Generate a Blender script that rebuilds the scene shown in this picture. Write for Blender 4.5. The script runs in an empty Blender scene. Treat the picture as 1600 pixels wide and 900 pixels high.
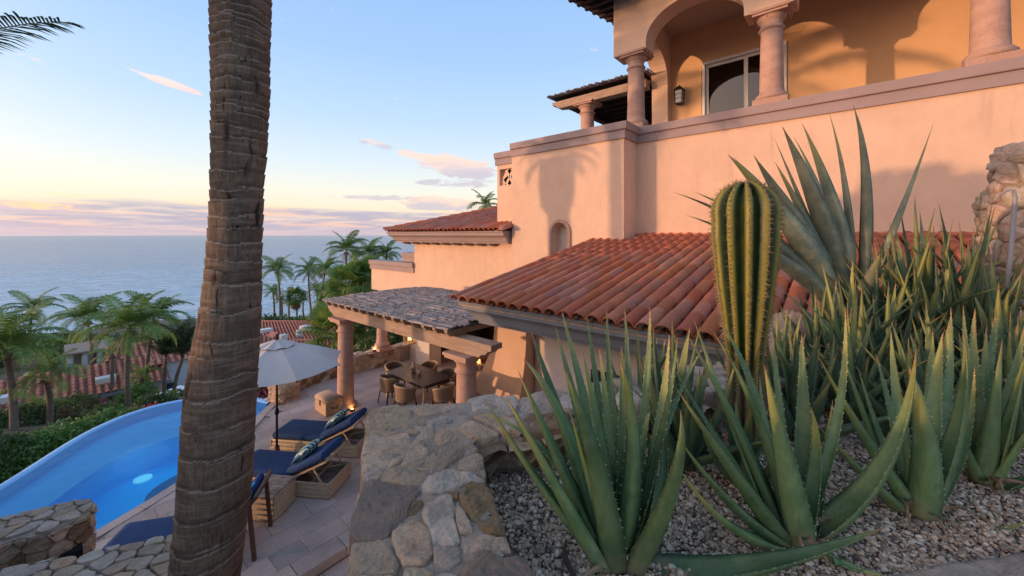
import bpy, math, random
import numpy as np
from mathutils import Vector, Matrix, noise

# ------------------------------------------------------------------ camera, world, sun, exposure
scene = bpy.context.scene
E = 4.8                                  # eye height above the terrace
FPX = 610.0                              # focal length in photo pixels
YAW = math.radians(49.5)                 # clockwise from +Y (the sea) towards +X (the house)
HOR = 367.0
SA, CA = math.sin(YAW), math.cos(YAW)

cam_data = bpy.data.cameras.new('camera')
cam = bpy.data.objects.new('camera', cam_data)
scene.collection.objects.link(cam)
cam.location = (0, 0, E)
cam.rotation_euler = (math.radians(90), 0, -YAW)
cam_data.sensor_width = 36.0
cam_data.lens = 36.0 * FPX / 1600.0
cam_data.shift_y = -(450 - HOR) / 1600.0
cam_data.clip_start = 0.05
cam_data.clip_end = 30000
scene.camera = cam

SUN_EL = math.radians(1.7)
SUN_DIR = Vector((-0.832, 0.555, math.tan(SUN_EL))).normalized()   # towards the sun
world = bpy.data.worlds.new('World')
scene.world = world
world.use_nodes = True

scene.view_settings.view_transform = 'Standard'
scene.view_settings.look = 'None'
scene.view_settings.gamma = 1
scene.view_settings.use_curve_mapping = False
scene.view_settings.exposure = 0.50

sun_data = bpy.data.lights.new('sun', 'SUN')
sun_data.energy = 2.0
sun_data.color = (1.0, 0.58, 0.33)
sun_data.angle = math.radians(0.6)
sun = bpy.data.objects.new('sun', sun_data)
scene.collection.objects.link(sun)
sun.rotation_euler = SUN_DIR.to_track_quat('Z', 'Y').to_euler()
scene.cycles.max_bounces = 8
scene.cycles.transparent_max_bounces = 24
scene.cycles.sample_clamp_indirect = 6
scene.cycles.caustics_reflective = False
scene.cycles.caustics_refractive = False


class N:
    """small helper for node trees: n.math('ADD', a, b) etc. return sockets"""
    def __init__(self, tree):
        self.t = tree

    def node(self, kind, **kw):
        nd = self.t.nodes.new(kind)
        for k, v in kw.items():
            setattr(nd, k, v)
        return nd

    def put(self, sock, v):
        if isinstance(v, bpy.types.NodeSocket):
            self.t.links.new(v, sock)
        elif v is not None:
            sock.default_value = v

    def math(self, op, a, b=None, c=None, clamp=False):
        nd = self.node('ShaderNodeMath', operation=op, use_clamp=clamp)
        self.put(nd.inputs[0], a)
        if b is not None: self.put(nd.inputs[1], b)
        if c is not None: self.put(nd.inputs[2], c)
        return nd.outputs[0]

    def mix(self, f, a, b, mode='MIX'):
        nd = self.node('ShaderNodeMix', data_type='RGBA', blend_type=mode)
        self.put(nd.inputs['Factor'], f)
        self.put(nd.inputs[6], a if isinstance(a, bpy.types.NodeSocket) else (*a, 1))
        self.put(nd.inputs[7], b if isinstance(b, bpy.types.NodeSocket) else (*b, 1))
        return nd.outputs[2]

    def ramp(self, f, stops, interp='LINEAR'):
        nd = self.node('ShaderNodeValToRGB')
        nd.color_ramp.interpolation = interp
        els = nd.color_ramp.elements
        while len(els) > 1: els.remove(els[-1])
        els[0].position = stops[0][0]
        els[0].color = (*stops[0][1], 1) if len(stops[0][1]) == 3 else stops[0][1]
        for p, c in stops[1:]:
            e = els.new(p); e.color = (*c, 1)
        self.put(nd.inputs[0], f)
        return nd.outputs[0]

    def noise(self, vec, scale, detail=4, rough=0.55, dist=0.0):
        nd = self.node('ShaderNodeTexNoise')
        if vec is not None: self.put(nd.inputs['Vector'], vec)
        nd.inputs['Scale'].default_value = scale
        nd.inputs['Detail'].default_value = detail
        nd.inputs['Roughness'].default_value = rough
        nd.inputs['Distortion'].default_value = dist
        return nd.outputs['Fac']

    def maprange(self, v, a, b, c=0.0, d=1.0, smooth=True):
        nd = self.node('ShaderNodeMapRange', interpolation_type='SMOOTHSTEP' if smooth else 'LINEAR')
        self.put(nd.inputs['Value'], v)
        for k, x in zip(('From Min', 'From Max', 'To Min', 'To Max'), (a, b, c, d)):
            nd.inputs[k].default_value = x
        return nd.outputs[0]

    def comb(self, x, y, z):
        nd = self.node('ShaderNodeCombineXYZ')
        for i, v in enumerate((x, y, z)): self.put(nd.inputs[i], v)
        return nd.outputs[0]

    def sep(self, v):
        nd = self.node('ShaderNodeSeparateXYZ'); self.put(nd.inputs[0], v)
        return nd.outputs


def srgb(r, g, b):
    f = lambda c: (c / 255 / 12.92) if c / 255 <= 0.04045 else ((c / 255 + 0.055) / 1.055) ** 2.4
    return (f(r), f(g), f(b))


def build_world():
    t = world.node_tree
    t.nodes.clear()
    n = N(t)
    out = n.node('ShaderNodeOutputWorld')
    tc = n.node('ShaderNodeTexCoord')
    d = tc.outputs['Generated']
    x, y, z = n.sep(d)
    el = n.math('MULTIPLY', n.math('ARCSINE', z), 57.2958)
    # azimuth in degrees, 0 at +Y, positive towards +X
    az = n.math('MULTIPLY', n.math('ARCTAN2', x, y), 57.2958)
    base = n.ramp(n.math('DIVIDE', el, 60.0, clamp=True), [
        (0.0, srgb(222, 200, 205)), (0.055, srgb(242, 226, 202)), (0.10, srgb(234, 233, 222)),
        (0.16, srgb(214, 227, 237)), (0.26, srgb(184, 212, 241)), (0.40, srgb(160, 196, 239)),
        (0.62, srgb(138, 179, 232)), (0.85, srgb(132, 172, 225)), (1.0, srgb(136, 174, 220))])
    # low cloud bank over the sea
    vec = n.comb(n.math('MULTIPLY', az, 0.055), n.math('MULTIPLY', el, 0.75), 0.0)
    ns = n.noise(vec, 1.6, 7, 0.6, 0.3)
    edge = n.math('ADD', el, n.math('MULTIPLY', n.math('SUBTRACT', n.noise(vec, 0.5, 3, 0.5), 0.5), -2.4))
    bank = n.maprange(edge, 3.7, 3.0)
    streak = n.maprange(ns, 0.47, 0.60)
    bankcol = n.mix(streak, srgb(176, 173, 196), srgb(233, 196, 186))
    bankcol = n.mix(n.math('MULTIPLY', n.maprange(el, 1.4, 0.2), 0.8), bankcol, srgb(206, 188, 198))
    col = n.mix(n.math('MULTIPLY', bank, n.maprange(n.noise(vec, 2.3, 6, 0.65, 0.5), 0.34, 0.56, 0.35, 0.95)), base, bankcol)
    rim = n.math('MULTIPLY', n.maprange(n.math('ABSOLUTE', n.math('SUBTRACT', edge, 3.55)), 0.45, 0.0), n.maprange(ns, 0.48, 0.66))
    col = n.mix(n.math('MULTIPLY', rim, 0.6), col, srgb(250, 214, 160))

    def blob(a0, e0, ra, re, tilt=0.0):
        da = n.math('SUBTRACT', az, a0)
        de = n.math('SUBTRACT', n.math('SUBTRACT', el, e0), n.math('MULTIPLY', da, tilt))
        q = n.math('ADD', n.math('POWER', n.math('DIVIDE', n.math('ABSOLUTE', da), ra), 2.0),
                   n.math('POWER', n.math('DIVIDE', n.math('ABSOLUTE', de), re), 2.0))
        return n.math('SUBTRACT', 1.0, q, clamp=True)
    vec2 = n.comb(n.math('MULTIPLY', az, 0.16), n.math('MULTIPLY', el, 0.55), 3.7)
    n2 = n.noise(vec2, 1.5, 7, 0.62, 0.4)
    for (a0, e0, ra, re, tilt, thr, st, cc, sc_) in CLOUDS:
        m = blob(a0, e0, ra, re, tilt)
        m = n.maprange(n.math('ADD', n.math('MULTIPLY', m, 0.55), n.math('MULTIPLY', n.math('SUBTRACT', n2, 0.5), 1.1)), thr, thr + 0.16)
        shade = n.maprange(n.math('SUBTRACT', el, n.math('MULTIPLY', n.math('SUBTRACT', n2, 0.5), 5.0)), e0 - re * 0.6, e0 + re * 0.5)
        cl = n.mix(shade, sc_, cc)
        col = n.mix(n.math('MULTIPLY', m, st), col, cl)
    # broad warm glow of the low sun, well to the left of the picture
    sd = n.node('ShaderNodeVectorMath', operation='DOT_PRODUCT'); n.put(sd.inputs[0], d); sd.inputs[1].default_value = SUN_DIR
    gl = n.math('POWER', n.math('MAXIMUM', sd.outputs['Value'], 0.0), 8.0)
    col = n.mix(n.math('MULTIPLY', gl, 0.85), col, (5.2, 3.3, 2.2))
    # below the horizon (seen only past the edge of the sea sheet)
    col = n.mix(n.maprange(el, -0.2, -2.0), col, srgb(110, 125, 150))
    sky = n.node('ShaderNodeTexSky', sky_type='NISHITA', sun_disc=False)
    sky.sun_elevation = SUN_EL
    sky.sun_rotation = math.atan2(SUN_DIR.x, SUN_DIR.y)
    sky.altitude = 30; sky.air_density = 1.0; sky.dust_density = 2.0
    bg1 = n.node('ShaderNodeBackground'); n.put(bg1.inputs[0], col); bg1.inputs[1].default_value = 0.79
    bg2 = n.node('ShaderNodeBackground'); n.put(bg2.inputs[0], sky.outputs[0]); bg2.inputs[1].default_value = 0.05
    add = n.node('ShaderNodeAddShader')
    t.links.new(bg1.outputs[0], add.inputs[0]); t.links.new(bg2.outputs[0], add.inputs[1])
    t.links.new(add.outputs[0], out.inputs[0])


def _azel(px, py):
    r = (px - 800) / FPX
    a = math.degrees(YAW + math.atan(r))
    return a, math.degrees(math.atan((HOR - py) / FPX / math.sqrt(1 + r * r)))


PK, MV = srgb(252, 214, 196), srgb(196, 186, 204)
CLOUDS = []
for (px, py, rx, ry, tilt, thr, st, a, b) in [
        (716, 262, 7.5, 2.6, -0.05, 0.24, 0.85, PK, MV),
        (655, 243, 5.0, 1.0, -0.12, 0.30, 0.75, PK, PK),
        (590, 226, 3.5, 0.9, -0.2, 0.34, 0.6, PK, MV),
        (720, 286, 8.0, 1.0, 0.0, 0.28, 0.8, MV, MV),
        (600, 309, 9.0, 0.7, 0.0, 0.30, 0.7, MV, MV),
        (690, 318, 9.0, 1.4, 0.0, 0.22, 0.8, PK, MV),
        (40, 322, 5.0, 0.6, 0.0, 0.22, 0.9, srgb(253, 212, 170), MV),
        (262, 129, 4.2, 0.55, -0.20, 0.20, 0.9, srgb(253, 222, 214), srgb(246, 212, 206))]:
    a0, e0 = _azel(px, py)
    CLOUDS.append((a0, e0, rx, ry, tilt, thr, st, a, b))
build_world()


# ------------------------------------------------------------------ pixel -> place helpers (only used to measure the place)
def ray(px):
    r = (px - 800) / FPX
    return SA + r * CA, CA - r * SA
def W(px, py, d):
    rx, ry = ray(px)
    return Vector((rx * d, ry * d, E - (py - HOR) / FPX * d))
def G(px, py, z):
    return W(px, py, (E - z) * FPX / (py - HOR))
def WX(px, py, X):
    return W(px, py, X / ray(px)[0])
def WY(px, py, Y):
    return W(px, py, Y / ray(px)[1])
def FR(fwd, right, z):
    """place from metres forward / right of the viewpoint"""
    return Vector((SA * fwd + CA * right, CA * fwd - SA * right, z))


# ------------------------------------------------------------------ object helpers
COL = scene.collection
ORG = {}


def tag(o, label=None, cat=None, group=None, kind=None):
    if label: o['label'] = label
    if cat: o['category'] = cat
    if group: o['group'] = group
    if kind: o['kind'] = kind
    return o


def thing(name, label, cat, loc=(0, 0, 0), rz=0.0, group=None):
    o = bpy.data.objects.new(name, None)
    COL.objects.link(o)
    o.empty_display_size = 0.1
    o.location = loc
    o.rotation_euler = (0, 0, rz)
    ORG[o.name] = Vector(loc)
    return tag(o, label, cat, group)


def link_mesh(name, me, parent=None):
    o = bpy.data.objects.new(name, me)
    COL.objects.link(o)
    if parent is not None:
        o.parent = parent
    ORG[o.name] = ORG.get(parent.name, Vector((0, 0, 0))) if parent is not None else Vector((0, 0, 0))
    return o


def copy_tree(o, parent=None, **kw):
    c = o.copy()
    COL.objects.link(c)
    if parent is not None: c.parent = parent
    for ch in list(o.children): copy_tree(ch, c)
    return c


class MB:
    """collects shapes; build() makes ONE mesh object. Vertices are given in world metres unless local=True"""
    def __init__(self):
        self.v = []; self.f = []; self.s = []; self.c = []

    def add(self, vs, fs, smooth=False, col=None):
        b = len(self.v)
        self.v.extend([tuple(p) for p in vs])
        self.f.extend([tuple(i + b for i in q) for q in fs])
        self.s.extend([smooth] * len(fs))
        self.c.extend([col if col is not None else 0.0] * len(vs) if not isinstance(col, list) else col)
        return self

    def box(self, x0, x1, y0, y1, z0, z1, m=None):
        vs = [Vector(p) for p in ((x0, y0, z0), (x1, y0, z0), (x1, y1, z0), (x0, y1, z0), (x0, y0, z1), (x1, y0, z1), (x1, y1, z1), (x0, y1, z1))]
        if m is not None: vs = [m @ p for p in vs]
        return self.add(vs, [(0, 3, 2, 1), (4, 5, 6, 7), (0, 1, 5, 4), (1, 2, 6, 5), (2, 3, 7, 6), (3, 0, 4, 7)])

    def bar(self, a, b, w, h, up=(0, 0, 1)):
        a, b = Vector(a), Vector(b); d = (b - a); L = d.length; d.normalize()
        u = Vector(up); s = d.cross(u)
        if s.length < 1e-4: s = d.cross(Vector((1, 0, 0)))
        s.normalize(); u = s.cross(d)
        vs = []
        for p in (a, b):
            for (i, j) in ((-1, -1), (1, -1), (1, 1), (-1, 1)):
                vs.append(p + s * (i * w / 2) + u * (j * h / 2))
        return self.add(vs, [(0, 1, 2, 3), (7, 6, 5, 4), (0, 4, 5, 1), (1, 5, 6, 2), (2, 6, 7, 3), (3, 7, 4, 0)])

    def tube(self, pts, rad, n=8, cap=True, smooth=True):
        pts = [Vector(p) for p in pts]
        if not isinstance(rad, (list, tuple)): rad = [rad] * len(pts)
        vs, fs = [], []
        ref = Vector((0, 0, 1)) if abs((pts[-1] - pts[0]).normalized().z) < 0.9 else Vector((1, 0, 0))
        for i, p in enumerate(pts):
            t = (pts[min(i + 1, len(pts) - 1)] - pts[max(i - 1, 0)]).normalized()
            s = t.cross(ref).normalized(); u = s.cross(t)
            for k in range(n):
                a = 2 * math.pi * k / n
                vs.append(p + (s * math.cos(a) + u * math.sin(a)) * rad[i])
        for i in range(len(pts) - 1):
            for k in range(n):
                k2 = (k + 1) % n
                fs.append((i * n + k, (i + 1) * n + k, (i + 1) * n + k2, i * n + k2))
        if cap:
            fs.append(tuple(range(n))); fs.append(tuple(reversed(range((len(pts) - 1) * n, len(pts) * n))))
        return self.add(vs, fs, smooth)

    def lathe(self, prof, cx, cy, z0=0.0, n=32, smooth=True, jit=None):
        vs, fs = [], []
        for (r, z) in prof:
            for k in range(n):
                a = 2 * math.pi * k / n
                rr = r + (jit(a, z) if jit else 0)
                vs.append((cx + rr * math.cos(a), cy + rr * math.sin(a), z0 + z))
        for i in range(len(prof) - 1):
            for k in range(n):
                k2 = (k + 1) % n
                fs.append((i * n + k, i * n + k2, (i + 1) * n + k2, (i + 1) * n + k))
        fs.append(tuple(reversed(range(n)))); fs.append(tuple(range((len(prof) - 1) * n, len(prof) * n)))
        return self.add(vs, fs, smooth)

    def prism(self, poly, z0, z1):
        n = len(poly)
        vs = [(p[0], p[1], z0) for p in poly] + [(p[0], p[1], z1) for p in poly]
        area = sum(poly[i][0] * poly[(i + 1) % n][1] - poly[(i + 1) % n][0] * poly[i][1] for i in range(n))
        fs = [tuple(reversed(range(n))), tuple(range(n, 2 * n))] + [(i, (i + 1) % n, n + (i + 1) % n, n + i) for i in range(n)]
        if area < 0: fs = [tuple(reversed(q)) for q in fs]
        return self.add(vs, fs)

    def extrude(self, poly3, vec):
        """a flat 3-D polygon pushed along vec"""
        n = len(poly3); vec = Vector(vec)
        vs = [Vector(p) for p in poly3] + [Vector(p) + vec for p in poly3]
        fs = [tuple(reversed(range(n))), tuple(range(n, 2 * n))] + [(i, (i + 1) % n, n + (i + 1) % n, n + i) for i in range(n)]
        nrm = Vector((0, 0, 0))
        for i in range(n): nrm += vs[i].cross(vs[(i + 1) % n])
        if nrm.dot(vec) < 0: fs = [tuple(reversed(q)) for q in fs]
        return self.add(vs, fs)

    def build(self, name, mat, parent=None, bevel=0.0, attr=None):
        org = ORG.get(parent.name, Vector((0, 0, 0))) if parent is not None else Vector((0, 0, 0))
        me = bpy.data.meshes.new(name)
        me.from_pydata([(p[0] - org.x, p[1] - org.y, p[2] - org.z) for p in self.v], [], self.f)
        me.polygons.foreach_set('use_smooth', self.s)
        if attr:
            at = me.attributes.new(attr, 'FLOAT', 'POINT')
            at.data.foreach_set('value', [float(c) for c in self.c])
        if mat: me.materials.append(mat)
        me.update()
        o = link_mesh(name, me, parent)
        if bevel > 0:
            md = o.modifiers.new('bevel', 'BEVEL'); md.width = bevel; md.segments = 2; md.limit_method = 'ANGLE'; md.angle_limit = math.radians(40)
        return o


def rings_mesh(name, rings, mat, parent=None, closed=True, capa=True, capb=True, smooth=True, attr=None, vals=None):
    """mesh from a list of equally long rings (world positions)"""
    m = len(rings[0]); vs = [p for r in rings for p in r]; fs = []
    for i in range(len(rings) - 1):
        for k in range(m if closed else m - 1):
            k2 = (k + 1) % m
            fs.append((i * m + k, i * m + k2, (i + 1) * m + k2, (i + 1) * m + k))
    if capa: fs.append(tuple(reversed(range(m))))
    if capb: fs.append(tuple(range((len(rings) - 1) * m, len(rings) * m)))
    b = MB(); b.add(vs, fs, smooth, list(vals) if vals is not None else None)
    return b.build(name, mat, parent, attr=attr)


# ------------------------------------------------------------------ materials
def material(name, col, rough=0.8, col2=None, scale=3.0, amount=0.5, bump=0.0, bscale=20.0, fine=None, objvar=0.0,
             metallic=0.0, spec=0.5, detail=6, stretch=None, dark=None, thr=(0.35, 0.65), island=0.0, streak=0.0):
    m = bpy.data.materials.new(name)
    m.use_nodes = True
    t = m.node_tree; n = N(t)
    bs = t.nodes['Principled BSDF']
    geo = n.node('ShaderNodeNewGeometry')
    pos = geo.outputs['Position']
    if stretch:
        mp = n.node('ShaderNodeMapping'); n.put(mp.inputs[0], pos); mp.inputs['Scale'].default_value = stretch
        pos = mp.outputs[0]
    c = (*col, 1)
    sock = None
    if col2 is not None:
        f = n.maprange(n.noise(pos, scale, detail, 0.6, 0.2), thr[0], thr[1])
        sock = n.mix(n.math('MULTIPLY', f, amount), col, col2)
    if dark is not None:      # (colour, scale, lo, hi): patches of dirt or lichen
        f = n.maprange(n.noise(pos, dark[1], 8, 0.7, 0.5), dark[2], dark[3])
        sock = n.mix(f, sock if sock is not None else col, dark[0])
    if fine:
        f = n.noise(pos, fine[0], 3, 0.7)
        sock = n.mix(1.0, sock if sock is not None else col, n.ramp(f, [(0.25, (1 - fine[1],) * 3), (0.75, (1 + fine[1] * 0.0,) * 3)]), 'MULTIPLY')
    if streak:      # faint rain marks running down the wall, trowel unevenness
        mp = n.node('ShaderNodeMapping'); n.put(mp.inputs[0], geo.outputs['Position']); mp.inputs['Scale'].default_value = (5, 5, 0.35)
        f = n.math('MULTIPLY', n.maprange(n.noise(mp.outputs[0], 1.6, 7, 0.65), 0.50, 0.72), n.maprange(n.noise(geo.outputs['Position'], 0.5, 3, 0.5), 0.45, 0.65))
        sock = n.mix(n.math('MULTIPLY', f, streak), sock, (0.30, 0.20, 0.15))
        f2 = n.noise(geo.outputs['Position'], 2.2, 6, 0.7)
        sock = n.mix(1.0, sock, n.ramp(f2, [(0.3, (1 - streak * 0.45,) * 3), (0.7, (1.0,) * 3)]), 'MULTIPLY')
    if objvar or island:
        r = n.node('ShaderNodeObjectInfo').outputs['Random'] if objvar else geo.outputs['Random Per Island']
        k = objvar or island
        hs = n.node('ShaderNodeHueSaturation')
        n.put(hs.inputs['Value'], n.maprange(r, 0, 1, 1 - k, 1 + k * 0.6, False))
        r2 = n.math('FRACT', n.math('MULTIPLY', r, 7.31))
        n.put(hs.inputs['Saturation'], n.maprange(r2, 0, 1, 1 - k * 0.7, 1 + k * 0.4, False))
        r3 = n.math('FRACT', n.math('MULTIPLY', r, 17.7))
        n.put(hs.inputs['Hue'], n.maprange(r3, 0, 1, 0.5 - k * 0.035, 0.5 + k * 0.035, False))
        n.put(hs.inputs['Color'], sock if sock is not None else c)
        sock = hs.outputs[0]
    if sock is not None: n.put(bs.inputs['Base Color'], sock)
    else: bs.inputs['Base Color'].default_value = c
    bs.inputs['Roughness'].default_value = rough
    bs.inputs['Metallic'].default_value = metallic
    bs.inputs['Specular IOR Level'].default_value = spec
    if bump:
        bp = n.node('ShaderNodeBump'); bp.inputs['Strength'].default_value = 1.0
        bp.inputs['Distance'].default_value = bump
        h = n.noise(pos, bscale, 8, 0.65, 0.2)
        n.put(bp.inputs['Height'], h); n.put(bs.inputs['Normal'], bp.outputs[0])
    return m


M = {}
M['stucco'] = material('peach_stucco', (0.75, 0.505, 0.355), 0.9, (0.69, 0.455, 0.32), 0.7, 0.7, 0.004, 60, fine=(9, 0.05), streak=0.24)
M['stucco_in'] = material('ochre_stucco', (0.72, 0.43, 0.215), 0.9, (0.66, 0.385, 0.19), 0.8, 0.7, 0.003, 60)
M['stucco_white'] = material('pale_stucco', (0.60, 0.50, 0.43), 0.9, (0.54, 0.45, 0.38), 0.8, 0.6, 0.003, 60)
M['ceiling'] = material('ceiling_plaster', (0.46, 0.33, 0.25), 0.9)
M['cap'] = material('mauve_cap_paint', (0.34, 0.25, 0.235), 0.8, (0.29, 0.215, 0.205), 1.2, 0.6, 0.003, 40)
M['fascia'] = material('shaded_cornice_paint', (0.19, 0.20, 0.215), 0.75, (0.155, 0.165, 0.18), 1.5, 0.7, 0.003, 30)  # cap paint's tone darkened to grey: shade put into the colour
M['cantera'] = material('pink_cantera_stone', (0.60, 0.37, 0.28), 0.9, (0.50, 0.29, 0.215), 2.5, 0.8, 0.010, 26,
                        dark=((0.24, 0.115, 0.085), 9.0, 0.61, 0.66), fine=(60, 0.3), stretch=(1, 1, 2.6))
M['tile'] = material('terracotta_tile', (0.51, 0.145, 0.062), 0.75, (0.42, 0.12, 0.055), 2.0, 0.8, 0.004, 45, objvar=0.20,
                     dark=((0.21, 0.125, 0.115), 1.9, 0.60, 0.70), fine=(30, 0.22))
M['tile_far'] = material('terracotta_tile_far', (0.50, 0.17, 0.10), 0.8, (0.38, 0.13, 0.085), 1.2, 0.8, fine=(4, 0.25), island=0.25)
M['slab'] = material('terrace_slab', (0.62, 0.46, 0.385), 0.8, (0.48, 0.355, 0.30), 1.0, 0.9, 0.003, 25, objvar=0.15,
                     dark=((0.19, 0.14, 0.125), 6.0, 0.64, 0.74), fine=(25, 0.25))
M['grout'] = material('grout', (0.50, 0.365, 0.305), 0.9, (0.42, 0.305, 0.25), 4, 0.8, 0.003, 40)
M['mortar'] = material('mortar', (0.54, 0.41, 0.30), 0.95, (0.38, 0.28, 0.20), 12, 0.9, 0.02, 45, fine=(90, 0.35))
M['rock_tan'] = material('tan_rock', (0.64, 0.44, 0.275), 0.92, (0.50, 0.33, 0.20), 6, 0.9, 0.028, 22, objvar=0.2,
                         dark=((0.17, 0.105, 0.065), 9.0, 0.58, 0.70), fine=(90, 0.35))
M['rock_grey'] = material('grey_rock', (0.56, 0.41, 0.28), 0.92, (0.42, 0.30, 0.20), 7, 0.9, 0.026, 24, objvar=0.2,
                          dark=((0.13, 0.10, 0.085), 8.0, 0.60, 0.70), fine=(90, 0.35))
M['rock_dark'] = material('slate_rock', (0.21, 0.155, 0.12), 0.85, (0.32, 0.21, 0.135), 4, 0.9, 0.016, 20, objvar=0.1, fine=(90, 0.3))
M['rock_rust'] = material('rust_rock', (0.34, 0.21, 0.10), 0.9, (0.23, 0.14, 0.07), 8, 0.9, 0.02, 22, objvar=0.15, fine=(90, 0.35))
M['rock_pale'] = material('pale_rock', (0.66, 0.51, 0.38), 0.92, (0.47, 0.35, 0.26), 8, 0.9, 0.024, 30, objvar=0.2, fine=(90, 0.3))
M['wood_grey'] = material('weathered_wood', (0.50, 0.40, 0.345), 0.9, (0.25, 0.195, 0.165), 10, 0.9, 0.01, 40, objvar=0.3, fine=(40, 0.35))
M['wood_beam'] = material('beam_wood', (0.47, 0.33, 0.235), 0.85, (0.34, 0.23, 0.165), 5, 0.8, 0.006, 30, stretch=(3, 0.6, 3), fine=(30, 0.25))
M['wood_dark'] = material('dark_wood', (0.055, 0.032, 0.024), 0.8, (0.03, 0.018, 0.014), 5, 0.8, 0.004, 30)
M['white_paint'] = material('window_white_paint', (0.72, 0.68, 0.62), 0.5)
M['black_metal'] = material('black_metal', (0.02, 0.018, 0.018), 0.5, metallic=0.6)
M['rattan'] = material('rattan', (0.60, 0.46, 0.32), 0.75, (0.42, 0.31, 0.205), 30, 0.9, 0.006, 90, fine=(160, 0.4))
M['rattan_brown'] = material('brown_rattan', (0.34, 0.225, 0.145), 0.75, (0.19, 0.12, 0.075), 40, 0.9, 0.006, 110, fine=(180, 0.4))
M['rattan_pale'] = material('straw_weave', (0.58, 0.40, 0.26), 0.8, (0.44, 0.29, 0.18), 35, 0.9, 0.006, 110, fine=(180, 0.35))
M['navy'] = material('navy_fabric', (0.008, 0.055, 0.18), 0.9, (0.006, 0.042, 0.14), 6, 0.8, 0.004, 14, fine=(250, 0.3))
M['canvas'] = material('umbrella_canvas', (0.62, 0.55, 0.50), 0.85, (0.56, 0.49, 0.45), 3, 0.7)
M['table'] = material('dark_table_top', (0.085, 0.075, 0.07), 0.4, (0.065, 0.055, 0.05), 6, 0.8)
M['palm_trunk_far'] = material('palm_bark', (0.20, 0.15, 0.115), 0.95, (0.12, 0.09, 0.07), 3, 0.9, 0.01, 20, stretch=(1, 1, 4))
M['soil'] = material('hillside_soil', (0.16, 0.12, 0.085), 0.95, (0.07, 0.085, 0.035), 0.25, 0.95, 0.05, 3, fine=(2, 0.4))
M['wall_far'] = material('far_house_wall', (0.52, 0.47, 0.44), 0.85, (0.44, 0.40, 0.37), 0.6, 0.7)
M['wall_concrete'] = material('hillside_wall', (0.30, 0.24, 0.20), 0.9, (0.22, 0.18, 0.15), 1.5, 0.8)
M['glass_far'] = material('dark_pane', (0.03, 0.04, 0.05), 0.1)
M['pool_plaster'] = material('blue_pool_plaster', (0.0, 0.52, 0.96), 0.6, (0.0, 0.49, 0.93), 0.8, 0.6)
M['pool_shelf'] = material('light_blue_pool_plaster', (0.30, 0.58, 0.92), 0.6, (0.28, 0.55, 0.9), 0.8, 0.6)
M['pool_rim'] = material('blue_pool_rim', (0.27, 0.54, 0.88), 0.5, (0.25, 0.50, 0.85), 1.4, 0.6)


def leafy(name, c1, c2, rough=0.55, island=0.35, transl=0.25, c3=None):
    m = bpy.data.materials.new(name); m.use_nodes = True
    t = m.node_tree; n = N(t); bs = t.nodes['Principled BSDF']
    geo = n.node('ShaderNodeNewGeometry')
    r = geo.outputs['Random Per Island']
    f = n.noise(geo.outputs['Position'], 0.8, 3, 0.6)
    c = n.mix(n.math('ADD', n.math('MULTIPLY', r, 0.6), n.math('MULTIPLY', n.maprange(f, 0.3, 0.7), 0.4), clamp=True), c1, c2)
    if c3 is not None:
        c = n.mix(n.math('GREATER_THAN', r, 0.93), c, c3)
    n.put(bs.inputs['Base Color'], c)
    bs.inputs['Roughness'].default_value = rough
    tr = n.node('ShaderNodeBsdfTranslucent'); n.put(tr.inputs[0], c)
    mx = n.node('ShaderNodeMixShader'); mx.inputs[0].default_value = transl
    out = t.nodes['Material Output']
    t.links.new(bs.outputs[0], mx.inputs[1]); t.links.new(tr.outputs[0], mx.inputs[2]); t.links.new(mx.outputs[0], out.inputs[0])
    return m


M['frond'] = leafy('palm_frond_green', (0.07, 0.16, 0.03), (0.24, 0.32, 0.06))
M['frond_dry'] = leafy('palm_frond_dry', (0.20, 0.14, 0.075), (0.28, 0.21, 0.12))
M['frond_dark'] = leafy('palm_frond_dark', (0.02, 0.045, 0.02), (0.05, 0.08, 0.03))
M['bush'] = leafy('bush_leaves', (0.07, 0.17, 0.035), (0.17, 0.30, 0.07))
M['bush_dark'] = leafy('dark_bush_leaves', (0.03, 0.07, 0.02), (0.09, 0.15, 0.04))
M['bush_yellow'] = leafy('yellow_green_leaves', (0.09, 0.13, 0.03), (0.20, 0.22, 0.07))
M['bloom'] = leafy('pink_blossom', (0.45, 0.05, 0.12), (0.55, 0.12, 0.2))

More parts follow.
